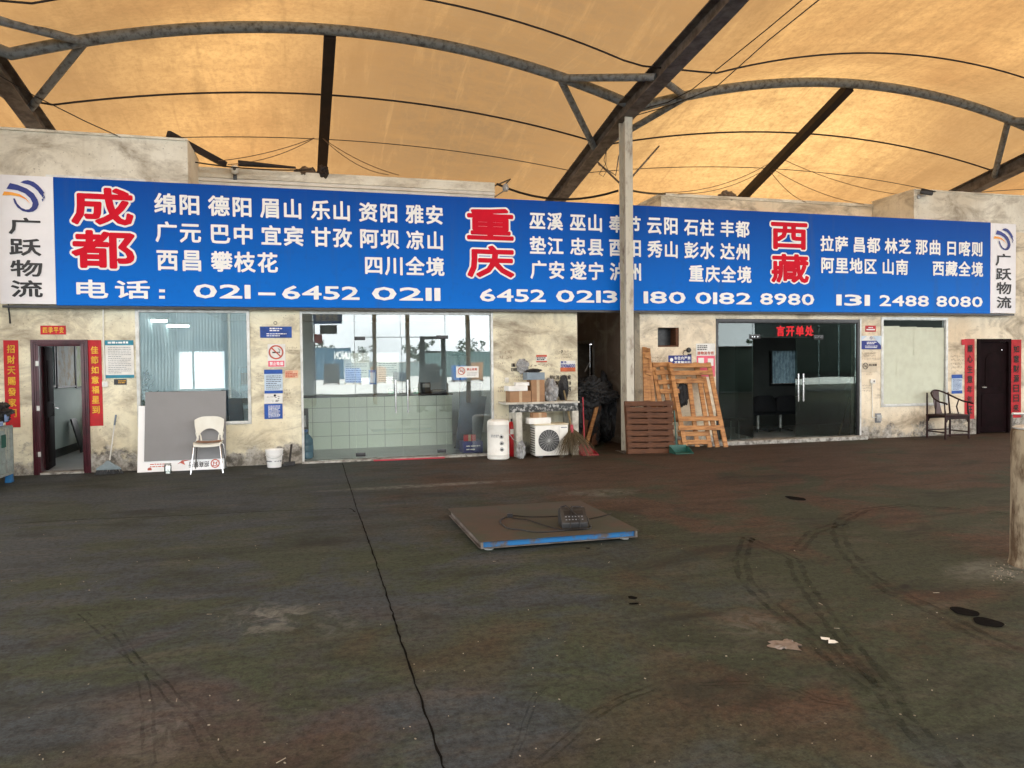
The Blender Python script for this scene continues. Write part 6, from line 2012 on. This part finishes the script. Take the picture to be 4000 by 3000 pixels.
# ------------------------------------------------------------------ round backed chair by the papered window
L, F_, R_ = at('k', 772, 1470, 12.55), at('k', 928, 1482, 12.15), at('k', 1160, 1478, 12.15)
xl, xr = L.x + .02, L.x + .60
yb_, yf = 12.56, 12.10
t = thing('horseshoe_chair', 'dark rosewood chair with curved round back under the papered window', 'chair', ((xl + xr) / 2, 12.33, 0))
xm = (xl + xr) / 2
zs = .49
MB().box(xl - .02, xr + .02, yf - .02, yb_ + .02, zs - .035, zs).build('seat', MT['rosewood'], t, bevel=.008)
mb = MB()
for y in (yf, yb_):
    mb.prism([(xl + .03, zs - .037), (xr - .03, zs - .037), (xr - .03, zs - .15), (xr - .06, zs - .09), (xl + .06, zs - .09), (xl + .03, zs - .15)], lambda a, b, c: (a, y - .01 + c, b), .02)
mb.build('apron', MT['rosewood'], t)
zt4 = .955
for x in (xl, xr):
    MB().tube([(x, yb_, 0), (x, yb_, zs), (x + (xm - x) * .08, yb_ + .03, zt4 - .03)], [.022, .02, .015], 10).build('leg', MT['rosewood'], t)
    MB().tube([(x, yf, 0), (x, yf, zs), (x - (xm - x) * .0, yf + .02, zs + .13), (x, yf + .03, .735)], [.022, .02, .014, .014], 10).build('leg', MT['rosewood'], t)
    MB().tube([(x, yf + .0, .14), (x, yb_, .14)], .013, 8).build('stretcher', MT['rosewood'], t)
    MB().tube([(x, yf + .25, zs), (x + (.03 if x < xm else -.03), yf + .27, zs + .15), (x, yf + .24, .80)], [.012, .014, .011], 8).build('side_spindle', MT['rosewood'], t)
MB().tube([(xl, yf, .09), (xr, yf, .09)], .016, 8).build('stretcher', MT['rosewood'], t)
MB().tube([(xl, yb_, .16), (xr, yb_, .16)], .013, 8).build('stretcher', MT['rosewood'], t)
pts = []
for i in range(25):
    a = math.pi * i / 24
    s_ = math.sin(a)
    pts.append((xm - (xr - xl) / 2 * 1.06 * math.cos(a), yf + .02 + (yb_ + .07 - yf) * s_ ** .8, .735 + .235 * s_ ** 1.4))
pts = [(pts[0][0] - .02, yf - .07, .715), (pts[0][0] - .005, yf - .03, .725)] + pts + [(pts[-1][0] + .005, yf - .03, .725), (pts[-1][0] + .02, yf - .07, .715)]
MB().tube(pts, .018, 10).build('crest_rail', MT['rosewood'], t)
mb = MB()
vs = []
for j in range(9):
    v_ = j / 8
    y = yb_ - .02 + .09 * v_ + .025 * math.sin(v_ * 3.1)
    vs += [(xm - .075, y, zs + (zt4 - zs) * v_), (xm + .075, y, zs + (zt4 - zs) * v_)]
n = len(vs)
mb.add(vs + [(a, y + .014, z) for a, y, z in vs], [(2 * j, 2 * j + 1, 2 * j + 3, 2 * j + 2) for j in range(8)] + [(n + 2 * j + 2, n + 2 * j + 3, n + 2 * j + 1, n + 2 * j) for j in range(8)]
       + [(2 * j + 2, n + 2 * j + 2, n + 2 * j, 2 * j) for j in range(8)] + [(2 * j + 1, n + 2 * j + 1, n + 2 * j + 3, 2 * j + 3) for j in range(8)])
mb.build('back_splat', M('rosewood splat', (.05, .014, .011), (.03, .01, .009), 6, rough=.35, spec=.5), t)

# ------------------------------------------------------------------ floor scale with its indicator
sx0, sx1, sy0, sy1 = 1.36, 2.83, 6.16, 7.69
t = thing('floor_scale', 'low square platform scale with rusty plate and chipped blue edge on the yard floor', 'platform scale', ((sx0 + sx1) / 2, (sy0 + sy1) / 2, 0))
MB().box(sx0, sx1, sy0, sy1, .086, .096).build('top_plate', MT['plate'], t, bevel=.002)
ZC0, ZC1 = .034, .0855
MB().box(sx0 + .03, sx1 - .03, sy0 + .035, sy0 + .043, ZC0, ZC1).build('side_channel', MT['blue_paint'], t)
MB().box(sx0 + .03, sx1 - .03, sy1 - .043, sy1 - .035, ZC0, ZC1).build('side_channel', MT['blue_paint'], t)
MB().box(sx0 + .022, sx0 + .03, sy0 + .043, sy1 - .043, ZC0, ZC1).build('side_channel', MT['steel_brown'], t)
MB().box(sx1 - .03, sx1 - .022, sy0 + .043, sy1 - .043, ZC0, ZC1).build('side_channel', MT['steel_brown'], t)
mb = MB().box(sx0 + .01, sx1 - .01, sy0 + .008, sy0 + .0345, ZC0 - .006, ZC0 - .0005).box(sx0 + .0, sx0 + .0215, sy0 + .035, sy1 - .035, ZC0 - .006, ZC0 - .0005)
mb.box(sx0 + .012, sx0 + .03, sy0 + .008, sy0 + .034, ZC0, ZC1).box(sx1 - .03, sx1 - .012, sy0 + .008, sy0 + .034, ZC0, ZC1)
mb.build('bottom_flange', MT['steel_brown'], t)
for x in (sx0 + .1, sx1 - .1):
    for y in (sy0 + .1, sy1 - .1):
        MB().lathe([(.04, 0), (.04, .01), (.018, .014), (.018, .04), (0, .04)], (x, y, 0), 16).build('foot', MT['grey_metal'], t)
zp = .0965
ib = gd('p', 1400, 425, zp)
t = thing('scale_indicator', 'black wedge shaped weighing indicator with buttons lying on the platform scale', 'scale display', ib)
m = RZ(-8)
prof = [(-.11, 0), (.10, 0), (.10, .13), (.04, .17), (.01, .165), (-.11, .05)]
fr0 = lambda a, b, c: tuple(Vector((ib.x, ib.y + .10, zp)) + m @ Vector((c - .12, a, b)))
MB().prism(prof, fr0, .24).build('casing', MT['black_plastic'], t, bevel=.008)
sl = Vector((0, .12, .115)).normalized()
n_ = Vector((0, -.115, .12)).normalized()
mb = MB()
o = Vector((ib.x, ib.y + .10, zp))
base_ = o + m @ Vector((0, -.05, .1075))
mat3 = m @ Matrix(((1, 0, 0), (0, sl.y, n_.y), (0, sl.z, n_.z)))
MB().obox(o + m @ (Vector((0, -.03, .127)) + n_ * .002), (.18, .045, .004), mat3).build('display', MT['cable'], t)
mb = MB()
for i in range(6):
    for j in range(2):
        mb.obox(o + m @ (Vector((-.075 + .03 * i, -.085 + .024 * j, .074 + .023 * j)) + n_ * .003), (.014, .008, .005), mat3)
mb.build('keypad', MT['grey_print'], t)
cz = zp + .006


def cpath(pts, z=cz, r=.006):
    out = []
    P = [gd('p', x, y, z) for x, y in pts]
    for i in range(len(P) - 1):
        p0, p1, p2, p3 = P[max(i - 1, 0)], P[i], P[i + 1], P[min(i + 2, len(P) - 1)]
        for k in range(6):
            u = k / 6
            out.append(.5 * ((2 * p1) + (p2 - p0) * u + (2 * p0 - 5 * p1 + 4 * p2 - p3) * u * u + (3 * p1 - p0 - 3 * p2 + p3) * u ** 3))
    return out + [P[-1]]


mb = MB().tube(cpath([(1270, 315), (1120, 322), (960, 322), (840, 312), (795, 318), (740, 335), (705, 362), (735, 400), (790, 430), (900, 440), (990, 458), (1100, 462), (1250, 450), (1400, 440), (1520, 430), (1535, 405)]), .006, 6)
mb.tube(cpath([(800, 330), (870, 340), (960, 352), (1080, 390), (1200, 425), (1280, 438), (1400, 436), (1500, 425)], cz + .008), .006, 6)
mb.tube(cpath([(1520, 342), (1600, 325), (1680, 305), (1720, 290)]), .006, 6)
q = gd('p', 795, 322, cz)
mb.obox((q.x, q.y, zp + .02), (.05, .035, .035))
tag(mb.build('indicator_cable', MT['cable']), 'black cable looped on the platform scale left of the indicator', 'cable')
hh = o + Vector((0, 0, .17))
pts = [o + m @ Vector((-.1, .06, .165)), o + m @ Vector((-.06, -.0, .19)), o + m @ Vector((.0, -.06, .14)), o + m @ Vector((.05, -.11, .07)), o + m @ Vector((.04, -.135, .01)), o + m @ Vector((-.05, -.14, .008)), o + m @ Vector((-.03, -.09, .10)), o + m @ Vector((-.01, .0, .18)), o + m @ Vector((.08, .03, .17)), o + m @ Vector((.13, -.03, .08)), o + m @ Vector((.14, -.1, .008))]
tag(MB().tube(pts, .006, 6).build('coiled_cable', MT['cable']), 'black cable coiled over the top of the weighing indicator', 'cable')

# ------------------------------------------------------------------ pillar at the right edge and rails behind it
pb = gd('d', 2180, 1214)
pr = .21
pc = Vector((pb.x + pr * .66, pb.y - pr * .75, 0))
ph_ = 1.06
t = thing('concrete_pillar', 'rust streaked round concrete pillar at the right edge of the yard', 'pillar', pc)
MB().lathe([(pr + .012, 0), (pr + .004, .03), (pr, .08), (pr - .003, ph_ * .5), (pr, ph_ - .03), (pr - .008, ph_ - .008), (pr - .03, ph_), (0, ph_)], pc, 48).build('shaft', MT['pillar'], t)
MB().lathe([(pr - .02, ph_ + .001), (pr - .015, ph_ + .012), (pr - .03, ph_ + .02), (0, ph_ + .02)], pc, 40).build('top_ring', MT['alu'], t)
MB().tube([(pc.x, pc.y, ph_ + .02), (pc.x, pc.y, ph_ + .12)], .05, 12).build('pipe_stub', MT['alu'], t)
ra, rb = at('x', 528, 240, 11.8), at('x', 700, 242, 11.8)
t = thing('guard_rail', 'low white guard rail partly hidden behind the right pillar', 'rail', (ra.x, 11.8, 0))
MB().tube([ra, rb], .025, 10).build('rail', MT['alu'], t)
for q in (ra, rb):
    MB().tube([(q.x + .02, 11.83, 0), (q.x + .02, 11.83, q.z - .01)], .02, 10).build('post', MT['steel_brown'], t)

# rag and paper scraps on the floor
c = gd('fr', 1180, 755)
vs, fs = [], []
for j in range(9):
    for i in range(11):
        u, v_ = -1 + i * .2, -1 + j * .25
        k = 1 - .7 * noise.noise(Vector((u * 2.4, v_ * 2.4, 3)))
        vs.append((c.x + u * .085 * k * math.sqrt(1 - .45 * v_ * v_), c.y + v_ * .07 * k * math.sqrt(1 - .45 * u * u), .012 + .012 * abs(noise.noise(Vector((u * 4, v_ * 4, 7)))) - (.008 if max(abs(u), abs(v_)) > .95 else 0)))
tag(MB().add(vs, [(j * 11 + i, j * 11 + i + 1, (j + 1) * 11 + i + 1, (j + 1) * 11 + i) for j in range(8) for i in range(10)]).build('flattened_rag', M('dusty pink rag', (.22, .18, .15), (.12, .095, .075), 12, bump=.5)), 'flattened pale rag lying on the yard floor', 'rag')
for k, (x, y, lab) in enumerate(((1355, 732, 'white paper scrap on the floor nearest the flattened rag'), (1385, 745, 'white paper scrap on the floor a little farther right of the rag'))):
    c = gd('fr', x, y)
    a = rnd.uniform(0, 3)
    vs = [(c.x + .032 * r * math.cos(a + th), c.y + .03 * r * math.sin(a + th), .006 + .008 * rnd.random()) for th, r in ((0, 1), (.9, .7), (1.7, 1.1), (2.8, .8), (3.9, 1.0), (5.1, .75))]
    tag(MB().add(vs, [(0, 1, 2), (0, 2, 3), (0, 3, 4), (0, 4, 5)]).build('paper_scrap', MT['paper'], smooth=False), lab, 'paper', 'paper scraps on the yard floor')

# ------------------------------------------------------------------ on top of the building: cameras, lamp, cables, rubble
c = at('s8', 800, 380, 13.9)
t = thing('dome_camera', 'small white round camera on the pale parapet left of the black strut', 'camera', c)
MB().lathe([(.075, -.02), (.08, .0), (.07, .05), (.035, .085), (0, .09)], c, 24, RX(90)).build('housing', MT['white_enamel'], t)
MB().lathe([(.03, .0855), (.025, .094), (0, .096)], c, 16, RX(90)).build('lens', MT['black_metal'], t)
MB().box(c.x - .03, c.x + .03, 13.92, 13.999, c.z - .16, c.z - .07).build('bracket', MT['black_metal'], t, bevel=.005)
c = at('r4', 1285, 1560, 12.68)
t = thing('bullet_camera', 'dark bullet security camera on the right corner block', 'camera', c)
m = RZ(62) @ RX(14)
MB().obox(c, (.09, .24, .08), m).build('housing', MT['black_plastic'], t, bevel=.02)
MB().obox(c + m @ Vector((0, -.02, .046)), (.105, .28, .01), m).build('sun_hood', MT['black_plastic'], t, bevel=.004)
c2 = at('r4', 1222, 1592, D - .01)
MB().tube([c + Vector((0, .02, -.05)), c2 + Vector((0.03, -.05, 0)), c2 + Vector((0, .01, 0))], .015, 8).lathe([(.05, 0), (.045, .02), (0, .022)], c2 + Vector((0, .008, 0)), 16, RX(90)).build('bracket', MT['grey_metal'], t)
c = at('r2', 2022, 1528, 13.2)
t = thing('bracket_lamp', 'small round lamp on an arm at the end of the middle parapet', 'lamp', c)
MB().lathe([(.02, .09), (.05, .06), (.06, .0), (.045, -.045), (0, -.06)], c, 20).build('bulb', MT['bag_clear'], t)
q = at('r2', 1948, 1500, 13.98)
MB().tube([(3.46, 14.1, q.z), (q.x + .12, 13.4, q.z - .02), (c.x, c.y, c.z + .08)], .013, 8).tube([(3.46, 14.1, q.z - .22), (c.x, c.y + .02, c.z - .02)], .010, 8).build('arm', MT['black_metal'], t)
a, b = at('s8', 130, 60, 13.4), at('s8', 660, 305, 14.0)
tag(MB().beam(a + Vector((-.25, -.3, .12)), b, .10, .08, (0, -1, 0)).build('roof_timber', MT['steel_black']), 'dark timber sloping from the left block down to the parapet', 'timber')
a, b = at('s8', 850, 285, 13.92), at('s8', 1680, 368, 13.92)
tag(MB().tube([a, b + Vector((.0, 0, .02))], [.055, .02], 10).build('black_pipe', MT['steel_black']), 'thick black pipe tapering along the top of the middle parapet', 'pipe')
for px, x, lab in ((('r2', 405, 1365), .28, 'brown crumpled bundle at the foot of the middle black strut'), (('r3', 1760, 1560), .3, 'brown crumpled bundle at the foot of the right black strut')):
    c = at(*px, 14.0)
    tag(MB().blob((c.x, 14.1, c.z - .08), (.20, .12, .12), int(c.x), .35, 5, 2.0).build('cloth_bundle', M('brown sacking', (.16, .11, .07), (.06, .045, .03), 9, bump=.5)), lab, 'bundle')
c = at('r2', 545, 1372, 14.0)
tag(MB().blob((c.x, 14.05, c.z - .06), (.10, .12, .12), 3, .4, 4, 2.2).build('cloth_bundle', MT['steel_black']), 'dark lump right of the foot of the middle black strut', 'bundle')


def cable(pts, r, label, mat='cable_brown', name='overhead_cable', group='thin cables under the canopy'):
    P = []
    for a, b in zip(pts[:-1], pts[1:]):
        P += [a.lerp(b, i / 6) for i in range(6)]
    P.append(pts[-1])
    return tag(MB().tube(P, r, 5).build(name, MT[mat]), label, 'cable', group)


def sag(a, b, s_, n=10):
    return [a.lerp(b, i / n) - Vector((0, 0, s_ * 4 * (i / n) * (1 - i / n))) for i in range(n + 1)]


cable(sag(at('r2', 468, 1118, 14.4), at('s8', 560, 255, 13.7), .06), .007, 'thin cable falling left from the middle black strut, upper one')
cable(sag(at('r2', 468, 1122, 14.4), at('s8', 700, 305, 13.8), .10), .007, 'thin cable falling left from the middle black strut, lower one')
cable(sag(at('r2', 540, 1120, 14.4), at('r2', 1160, 1420, 13.9), .08), .007, 'thin cable falling right from the middle black strut, upper one')
cable(sag(at('r2', 545, 1125, 14.4), at('r2', 1075, 1416, 13.9), .13), .007, 'thin cable falling right from the middle black strut, lower one')
cable(sag(at('r4', 120, 1290, 14.6), at('r4', 1090, 1580, 13.9), .12), .007, 'thin cable falling right from the right black strut to the corner block')
cable(sag(at('r4', 40, 1370, 14.6), at('r4', 780, 1655, 13.9), .12), .007, 'thin cable falling from the right black strut to the peach parapet')
cable(sag(at('r4', 20, 1390, 14.6), at('r4', 310, 1640, 13.9), .1), .007, 'short slack cable dropping steeply from the right black strut')
cable(sag(at('r3', 2074, 1330, 14.6), at('r3', 1240, 1560, 13.9), .16), .007, 'thin cable falling left from the right black strut, upper one')
cable(sag(at('r3', 2040, 1380, 14.6), at('r3', 1350, 1570, 13.9), .14), .007, 'thin cable falling left from the right black strut, lower one')
cable([at('r3', 2560, -60, 7.6), at('r3', 2074, 330, 9.4), at('r3', 1660, 700, 11.4), at('r3', 1480, 780, 12.0), at('r3', 1200, 880, 12.28), at('r3', 985, 940, 12.28)], .009, 'dark cable running from the canopy top right down to the column head, right one', 'cable')
cable([at('r3', 2420, -60, 7.6), at('r3', 2074, 230, 9.2), at('r3', 1460, 725, 11.8), at('r3', 1260, 830, 12.28), at('r3', 985, 900, 12.28)], .009, 'dark cable running from the canopy top right down to the column head, left one', 'cable')
cable([at('r1', -60, 620, 12.0), at('r1', 300, 830, 12.3), at('r1', 740, 1050, 12.6), at('r1', 1040, 1185, 12.8)], .008, 'dark cable crossing the upper left corner down to the left block', 'cable')
cable(sag(at('r2', 1950, 1490, 13.9), at('r3', 862, 1545, 12.6), .22), .022, 'thick black cable sagging from the middle parapet to the column', 'cable')
cable(sag(at('r3', 972, 1545, 12.6), at('r3', 1240, 1570, 13.9), .02), .020, 'thick black cable running from the column to the peach parapet', 'cable')
cable(sag(at('s8', 230, 272, 13.6), at('s8', 1900, 380, 13.85), .05), .012, 'black cable lying along the top of the middle parapet', 'cable')
mb = MB()
pts = [at('r3', x, y, 12.9) for x, y in ((770, 1195), (745, 1300), (775, 1370), (740, 1430), (705, 1410), (735, 1360), (760, 1330), (765, 1200))]
tag(mb.tube(pts, .006, 5).build('hanging_loop', MT['cable']), 'loop of thin wire hanging left of the column head', 'wire')
a, b = at('r3', 680, 1300, 13.6), at('r3', 868, 1480, 12.6)
c = at('r3', 840, 1420, 13.4)
t = thing('tie_rod', 'bent dark tie rods hanging behind the column head', 'rod', b)
MB().tube([a, b], .018, 6).build('rod', MT['steel_brown'], t)
MB().tube([at('r3', 700, 1330, 13.5), c, at('r3', 866, 1260, 13.4)], .014, 6).build('rod', MT['steel_brown'], t)
MB().tube([at('r3', 1190, 1185, 14.0), at('r3', 970, 1435, 13.0)], .02, 6).build('rod', MT['steel_brown'], t)

# ------------------------------------------------------------------ the yard behind the camera, seen in the glass
def forklift(X, Y, rot):
    t = thing('forklift', 'dark forklift with tall mast parked beside the camera, mirrored in the glass', 'forklift', (X, Y, 0))
    m = RZ(rot)
    T = lambda x, y, z: Vector((X, Y, 0)) + m @ Vector((x, y, z))
    B = lambda c, s_: (T(*c), s_, m)
    MB().obox(*B((0, -.9, .62), (1.05, 1.5, .75))).obox(*B((0, -1.55, .75), (1.0, .35, .9))).build('body', M('dark yellow paint', (.30, .17, .03), (.16, .1, .03), 4), t, bevel=.05)
    for x in (-.36, .36):
        MB().obox(*B((x, .05, 1.35), (.16, .18, 2.5))).build('mast_rail', MT['black_metal'], t)
        MB().obox(*B((x * .7, .62, .14), (.11, 1.0, .05))).build('fork', MT['black_metal'], t)
        for y in (-1.4, -.25):
            MB().lathe([(.05, -.1), (.27, -.1), (.29, -.07), (.29, .07), (.27, .1), (.05, .1)], T(x * 1.35, y, .29), 24, m @ RY(90)).build('wheel', MT['black_plastic'], t)
        for y in (-.35, -1.4):
            MB().tube([T(x * 1.25, y, .95), T(x * 1.2, y * .95, 2.05)], .035, 8).build('guard_post', MT['black_metal'], t)
    for z in (.45, 1.5, 2.55):
        MB().obox(*B((0, .05, z), (.84, .08, .1))).build('mast_cross_bar', MT['black_metal'], t)
    MB().obox(*B((0, .16, .45), (.9, .06, .45))).build('carriage', MT['black_metal'], t)
    MB().obox(*B((0, -.88, 2.07), (.95, 1.15, .05))).build('overhead_guard', MT['black_metal'], t)
    MB().obox(*B((0, -.95, 1.15), (.5, .12, .55))).obox(*B((0, -.75, 1.02), (.5, .45, .1))).build('seat', MT['black_plastic'], t, bevel=.03)


forklift(4.0, .5, 8)


def container(x0, x1, y0, y1, mat, label, text=None, H=2.6):
    t = thing('shipping_container', label, 'container', ((x0 + x1) / 2, (y0 + y1) / 2, 0), 'shipping containers across the yard')
    mb = MB()
    n = int((x1 - x0) / .12)
    for y, d in ((y1, 1), (y0, -1)):
        vs = []
        for i in range(n + 1):
            o_ = .03 if (i // 2) % 2 else 0
            vs += [(x0 + (x1 - x0) * i / n, y - d * o_, .16), (x0 + (x1 - x0) * i / n, y - d * o_, H - .1)]
        mb.add(vs, [(2 * i, 2 * i + 2, 2 * i + 3, 2 * i + 1) for i in range(n)])
    mb.box(x0 + .01, x1 - .01, y0 + .04, y1 - .04, .15, H - .05)
    mb.build('side_wall', mat, t, smooth=False)
    mb = MB()
    for x in (x0, x1 - .12):
        for y in (y0 - .02, y1 - .1):
            mb.box(x, x + .12, y, y + .12, 0, H)
    mb.box(x0 + .12, x1 - .12, y1 - .06, y1 + .02, H - .1, H).box(x0 + .12, x1 - .12, y1 - .06, y1 + .02, .04, .16)
    mb.build('frame', mat, t)
    if text:
        word(MB(), text, x1 - .15, x1 - 2.2, H * .62, H * .88, lambda a, b: (a, y1 + .006, b), OB).build('lettering', MT['letter_white'], t, smooth=False)


c0_, c1_ = at('c', 195, 470, 96).x, at('c', 500, 470, 96).x
container(c0_, c1_ + 1.2, 2 * D - 98.6, 2 * D - 96, M('dark blue container paint', (.03, .10, .17), (.025, .08, .13), 2), 'dark blue shipping container with white UNION lettering across the yard', 'UNION', 3.9)
container(14.0, 38.0, -72, -69.5, M('grey green container paint', (.09, .15, .15), (.07, .12, .12), 2), 'long grey green shipping container across the yard', None, 3.4)
t = thing('yard_wall', 'low pale boundary wall along the far side of the yard', 'wall', (0, -90, 0))
MB().box(-120, 140, -90.2, -90, 0, 2.1).build('wall', M('pale boundary wall', (.22, .28, .28), (.18, .22, .22), 1), t)
MB().box(-120, 140, -90.25, -89.95, 2.1, 2.2).build('coping', MT['pale_concrete'], t)
# pallet loads and crates standing along the far yard
for k in range(9):
    x = -3 + k * 2.3 + rnd.uniform(-.5, .5)
    h = rnd.uniform(.9, 2.0)
    y = -44 + rnd.uniform(-2, 2)
    t = thing('crate_stack', ['brown carton pallet load', 'dark blue wrapped pallet load', 'black wrapped pallet load', 'bright blue wrapped pallet load'][k % 4] + ' in the far row across the yard', 'pallet load', (x, y, 0), 'pallet loads across the yard')
    MB().box(x - .7, x + .7, y - .6, y + .6, .15, h).build('load', [MT['cardboard'], MT['denim'], MT['black_bag'], MT['blue_plastic']][k % 4], t, bevel=.04)
    MB().box(x - .72, x + .72, y - .6, y + .6, 0.09, .149).box(x - .72, x - .6, y - .6, y + .6, 0, .09).box(x + .6, x + .72, y - .6, y + .6, 0, .09).build('pallet', MT['wood_dark'], t)


def tree(x, y, h, label):
    t = thing('tree', label, 'tree', (x, y, 0), 'trees beyond the yard wall')
    MB().tube([(x, y, 0), (x + .1, y, h * .35), (x, y + .1, h * .75)], [.22, .16, .05], 8).build('trunk', MT['bark'], t)
    mb = MB()
    r = random.Random(int(x * 7 + y))
    cl = [(Vector((r.gauss(0, h * .16), r.gauss(0, h * .14), h * r.uniform(.32, .95))), h * r.uniform(.08, .16)) for _ in range(16)]
    for c, s_ in cl:
        for _ in range(46):
            d = Vector((r.gauss(0, 1), r.gauss(0, 1), r.gauss(0, 1))).normalized() * s_ * r.uniform(.4, 1)
            p = Vector((x, y, 0)) + c + d
            a = Vector((r.gauss(0, 1), r.gauss(0, 1), r.gauss(0, .6))).normalized() * h * .035
            b = a.orthogonal().normalized() * h * .022
            mb.add([p - a, p + b, p + a, p - b], [(0, 1, 2, 3)])
    mb.build('crown', MT['leaf'], t, smooth=False)


for k in range(22):
    tree(-70 + k * 8 + rnd.uniform(-2, 2), -100 + rnd.uniform(-4, 4), rnd.uniform(5.0, 6.5) if k not in (13, 15) else 8.5, 'far green tree in the long row beyond the pale yard wall')
t = thing('yard_sign', 'blue sign with small red sign below, across the yard', 'sign', (.6, -5.3, 0))
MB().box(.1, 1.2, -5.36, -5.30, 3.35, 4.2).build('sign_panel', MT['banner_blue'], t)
word(MB(), '湖北全境', 1.05, .2, 3.45, 3.75, lambda a, b: (a, -5.295, b), OB).build('lettering', MT['letter_white'], t, smooth=False)
MB().box(.35, 1.0, -5.5, -5.3, 2.95, 3.3).build('lamp_box', MT['black_metal'], t)
MB().box(.13, .43, -5.36, -5.3, 2.55, 2.93).build('red_sign', MT['red_paint'], t)
MB().tube([(.12, -5.4, 0), (.12, -5.4, 4.2)], .03, 8).build('post', MT['steel'], t)
t = thing('pale_pier', 'pale blue grey square pier beside the blue yard sign', 'pier', (-.15, -5.7, 0))
MB().box(-.42, .08, -5.95, -5.45, 0, 8.2).build('shaft', M('pale blue grey paint', (.42, .5, .54), (.34, .42, .46), 2), t, bevel=.02)
MB().box(-.5, .16, -6.03, -5.37, 0, .3).build('plinth', MT['pale_concrete'], t)

# corrugated shed; dark trailer and skip added to darken the shop glass
t = thing('metal_shed', 'blue grey corrugated shed facing the left window from across the yard', 'shed', (-7, -17, 0))
n = 320
vs = []
for i in range(n + 1):
    x = -13.0 + 11.9 * i / n
    o_ = .02 if (i // 2) % 2 else 0
    vs += [(x, -16.0 - o_, 0), (x, -16.0 - o_, 5.8)]
MB().add(vs, [(2 * i, 2 * i + 2, 2 * i + 3, 2 * i + 1) for i in range(n)]).box(-12.99, -1.11, -20, -16.06, 0, 5.78).build('wall', M('blue grey corrugated sheet', (.52, .62, .66), (.38, .48, .53), 1.2), t, smooth=False)
MB().box(-13.1, -1.0, -20.2, -15.7, 5.81, 5.95).build('roof', MT['steel'], t)
for x in (-10.5, -4.2):
    MB().tube([(x, -15.9, 0), (x, -15.9, 5.8)], .07, 10).build('downpipe', MT['alu'], t)
x0 = at('h', 440, 400, 33.0).x + 2.3
t = thing('sky_block_trailer', 'added dark trailer that blocks the sky mirrored in the dark shop front', 'trailer', (x0 + 7, -8.6, 0))  # added to keep the bright sky out of the dark glass
MB().box(x0, x0 + 14.5, -9.9, -7.4, 1.0, 4.9).build('box_body', M('dark green tarpaulin', (.022, .04, .035), (.015, .028, .025), 1.5), t, bevel=.04)
MB().box(x0 + .2, x0 + 14.3, -9.5, -7.8, .75, .999).build('chassis', MT['black_metal'], t)
for x in (x0 + 10.2, x0 + 11.6, x0 + 12.9):
    for y in (-7.6, -9.7):
        MB().lathe([(.12, -.13), (.48, -.13), (.5, -.1), (.5, .1), (.48, .13), (.12, .13)], (x, y, .5), 24, RX(90)).build('wheel', MT['black_plastic'], t)
zl2 = at('h', 200, 425, 33.0).z - .1
xa2 = at('h', 60, 425, 33.0).x
t = thing('reflection_block_skip', 'added dark green skip that darkens the lower reflection beside the trailer', 'skip', ((xa2 + x0) / 2, -8.4, 0))  # added to darken the lower part of that reflection
MB().prism([(xa2 - .6, .1), (x0 - .1, .1), (x0 - .05, zl2), (xa2 - .9, zl2)], lambda a, b, c: (a, -8.9 + c, b), 1.5).build('skip_body', M('dark green steel', (.03, .06, .05), (.02, .04, .035), 2), t, bevel=.02)
MB().box(xa2 - .95, x0 - .02, -8.95, -7.35, zl2 + .001, zl2 + .06).build('rim', MT['steel_brown'], t)
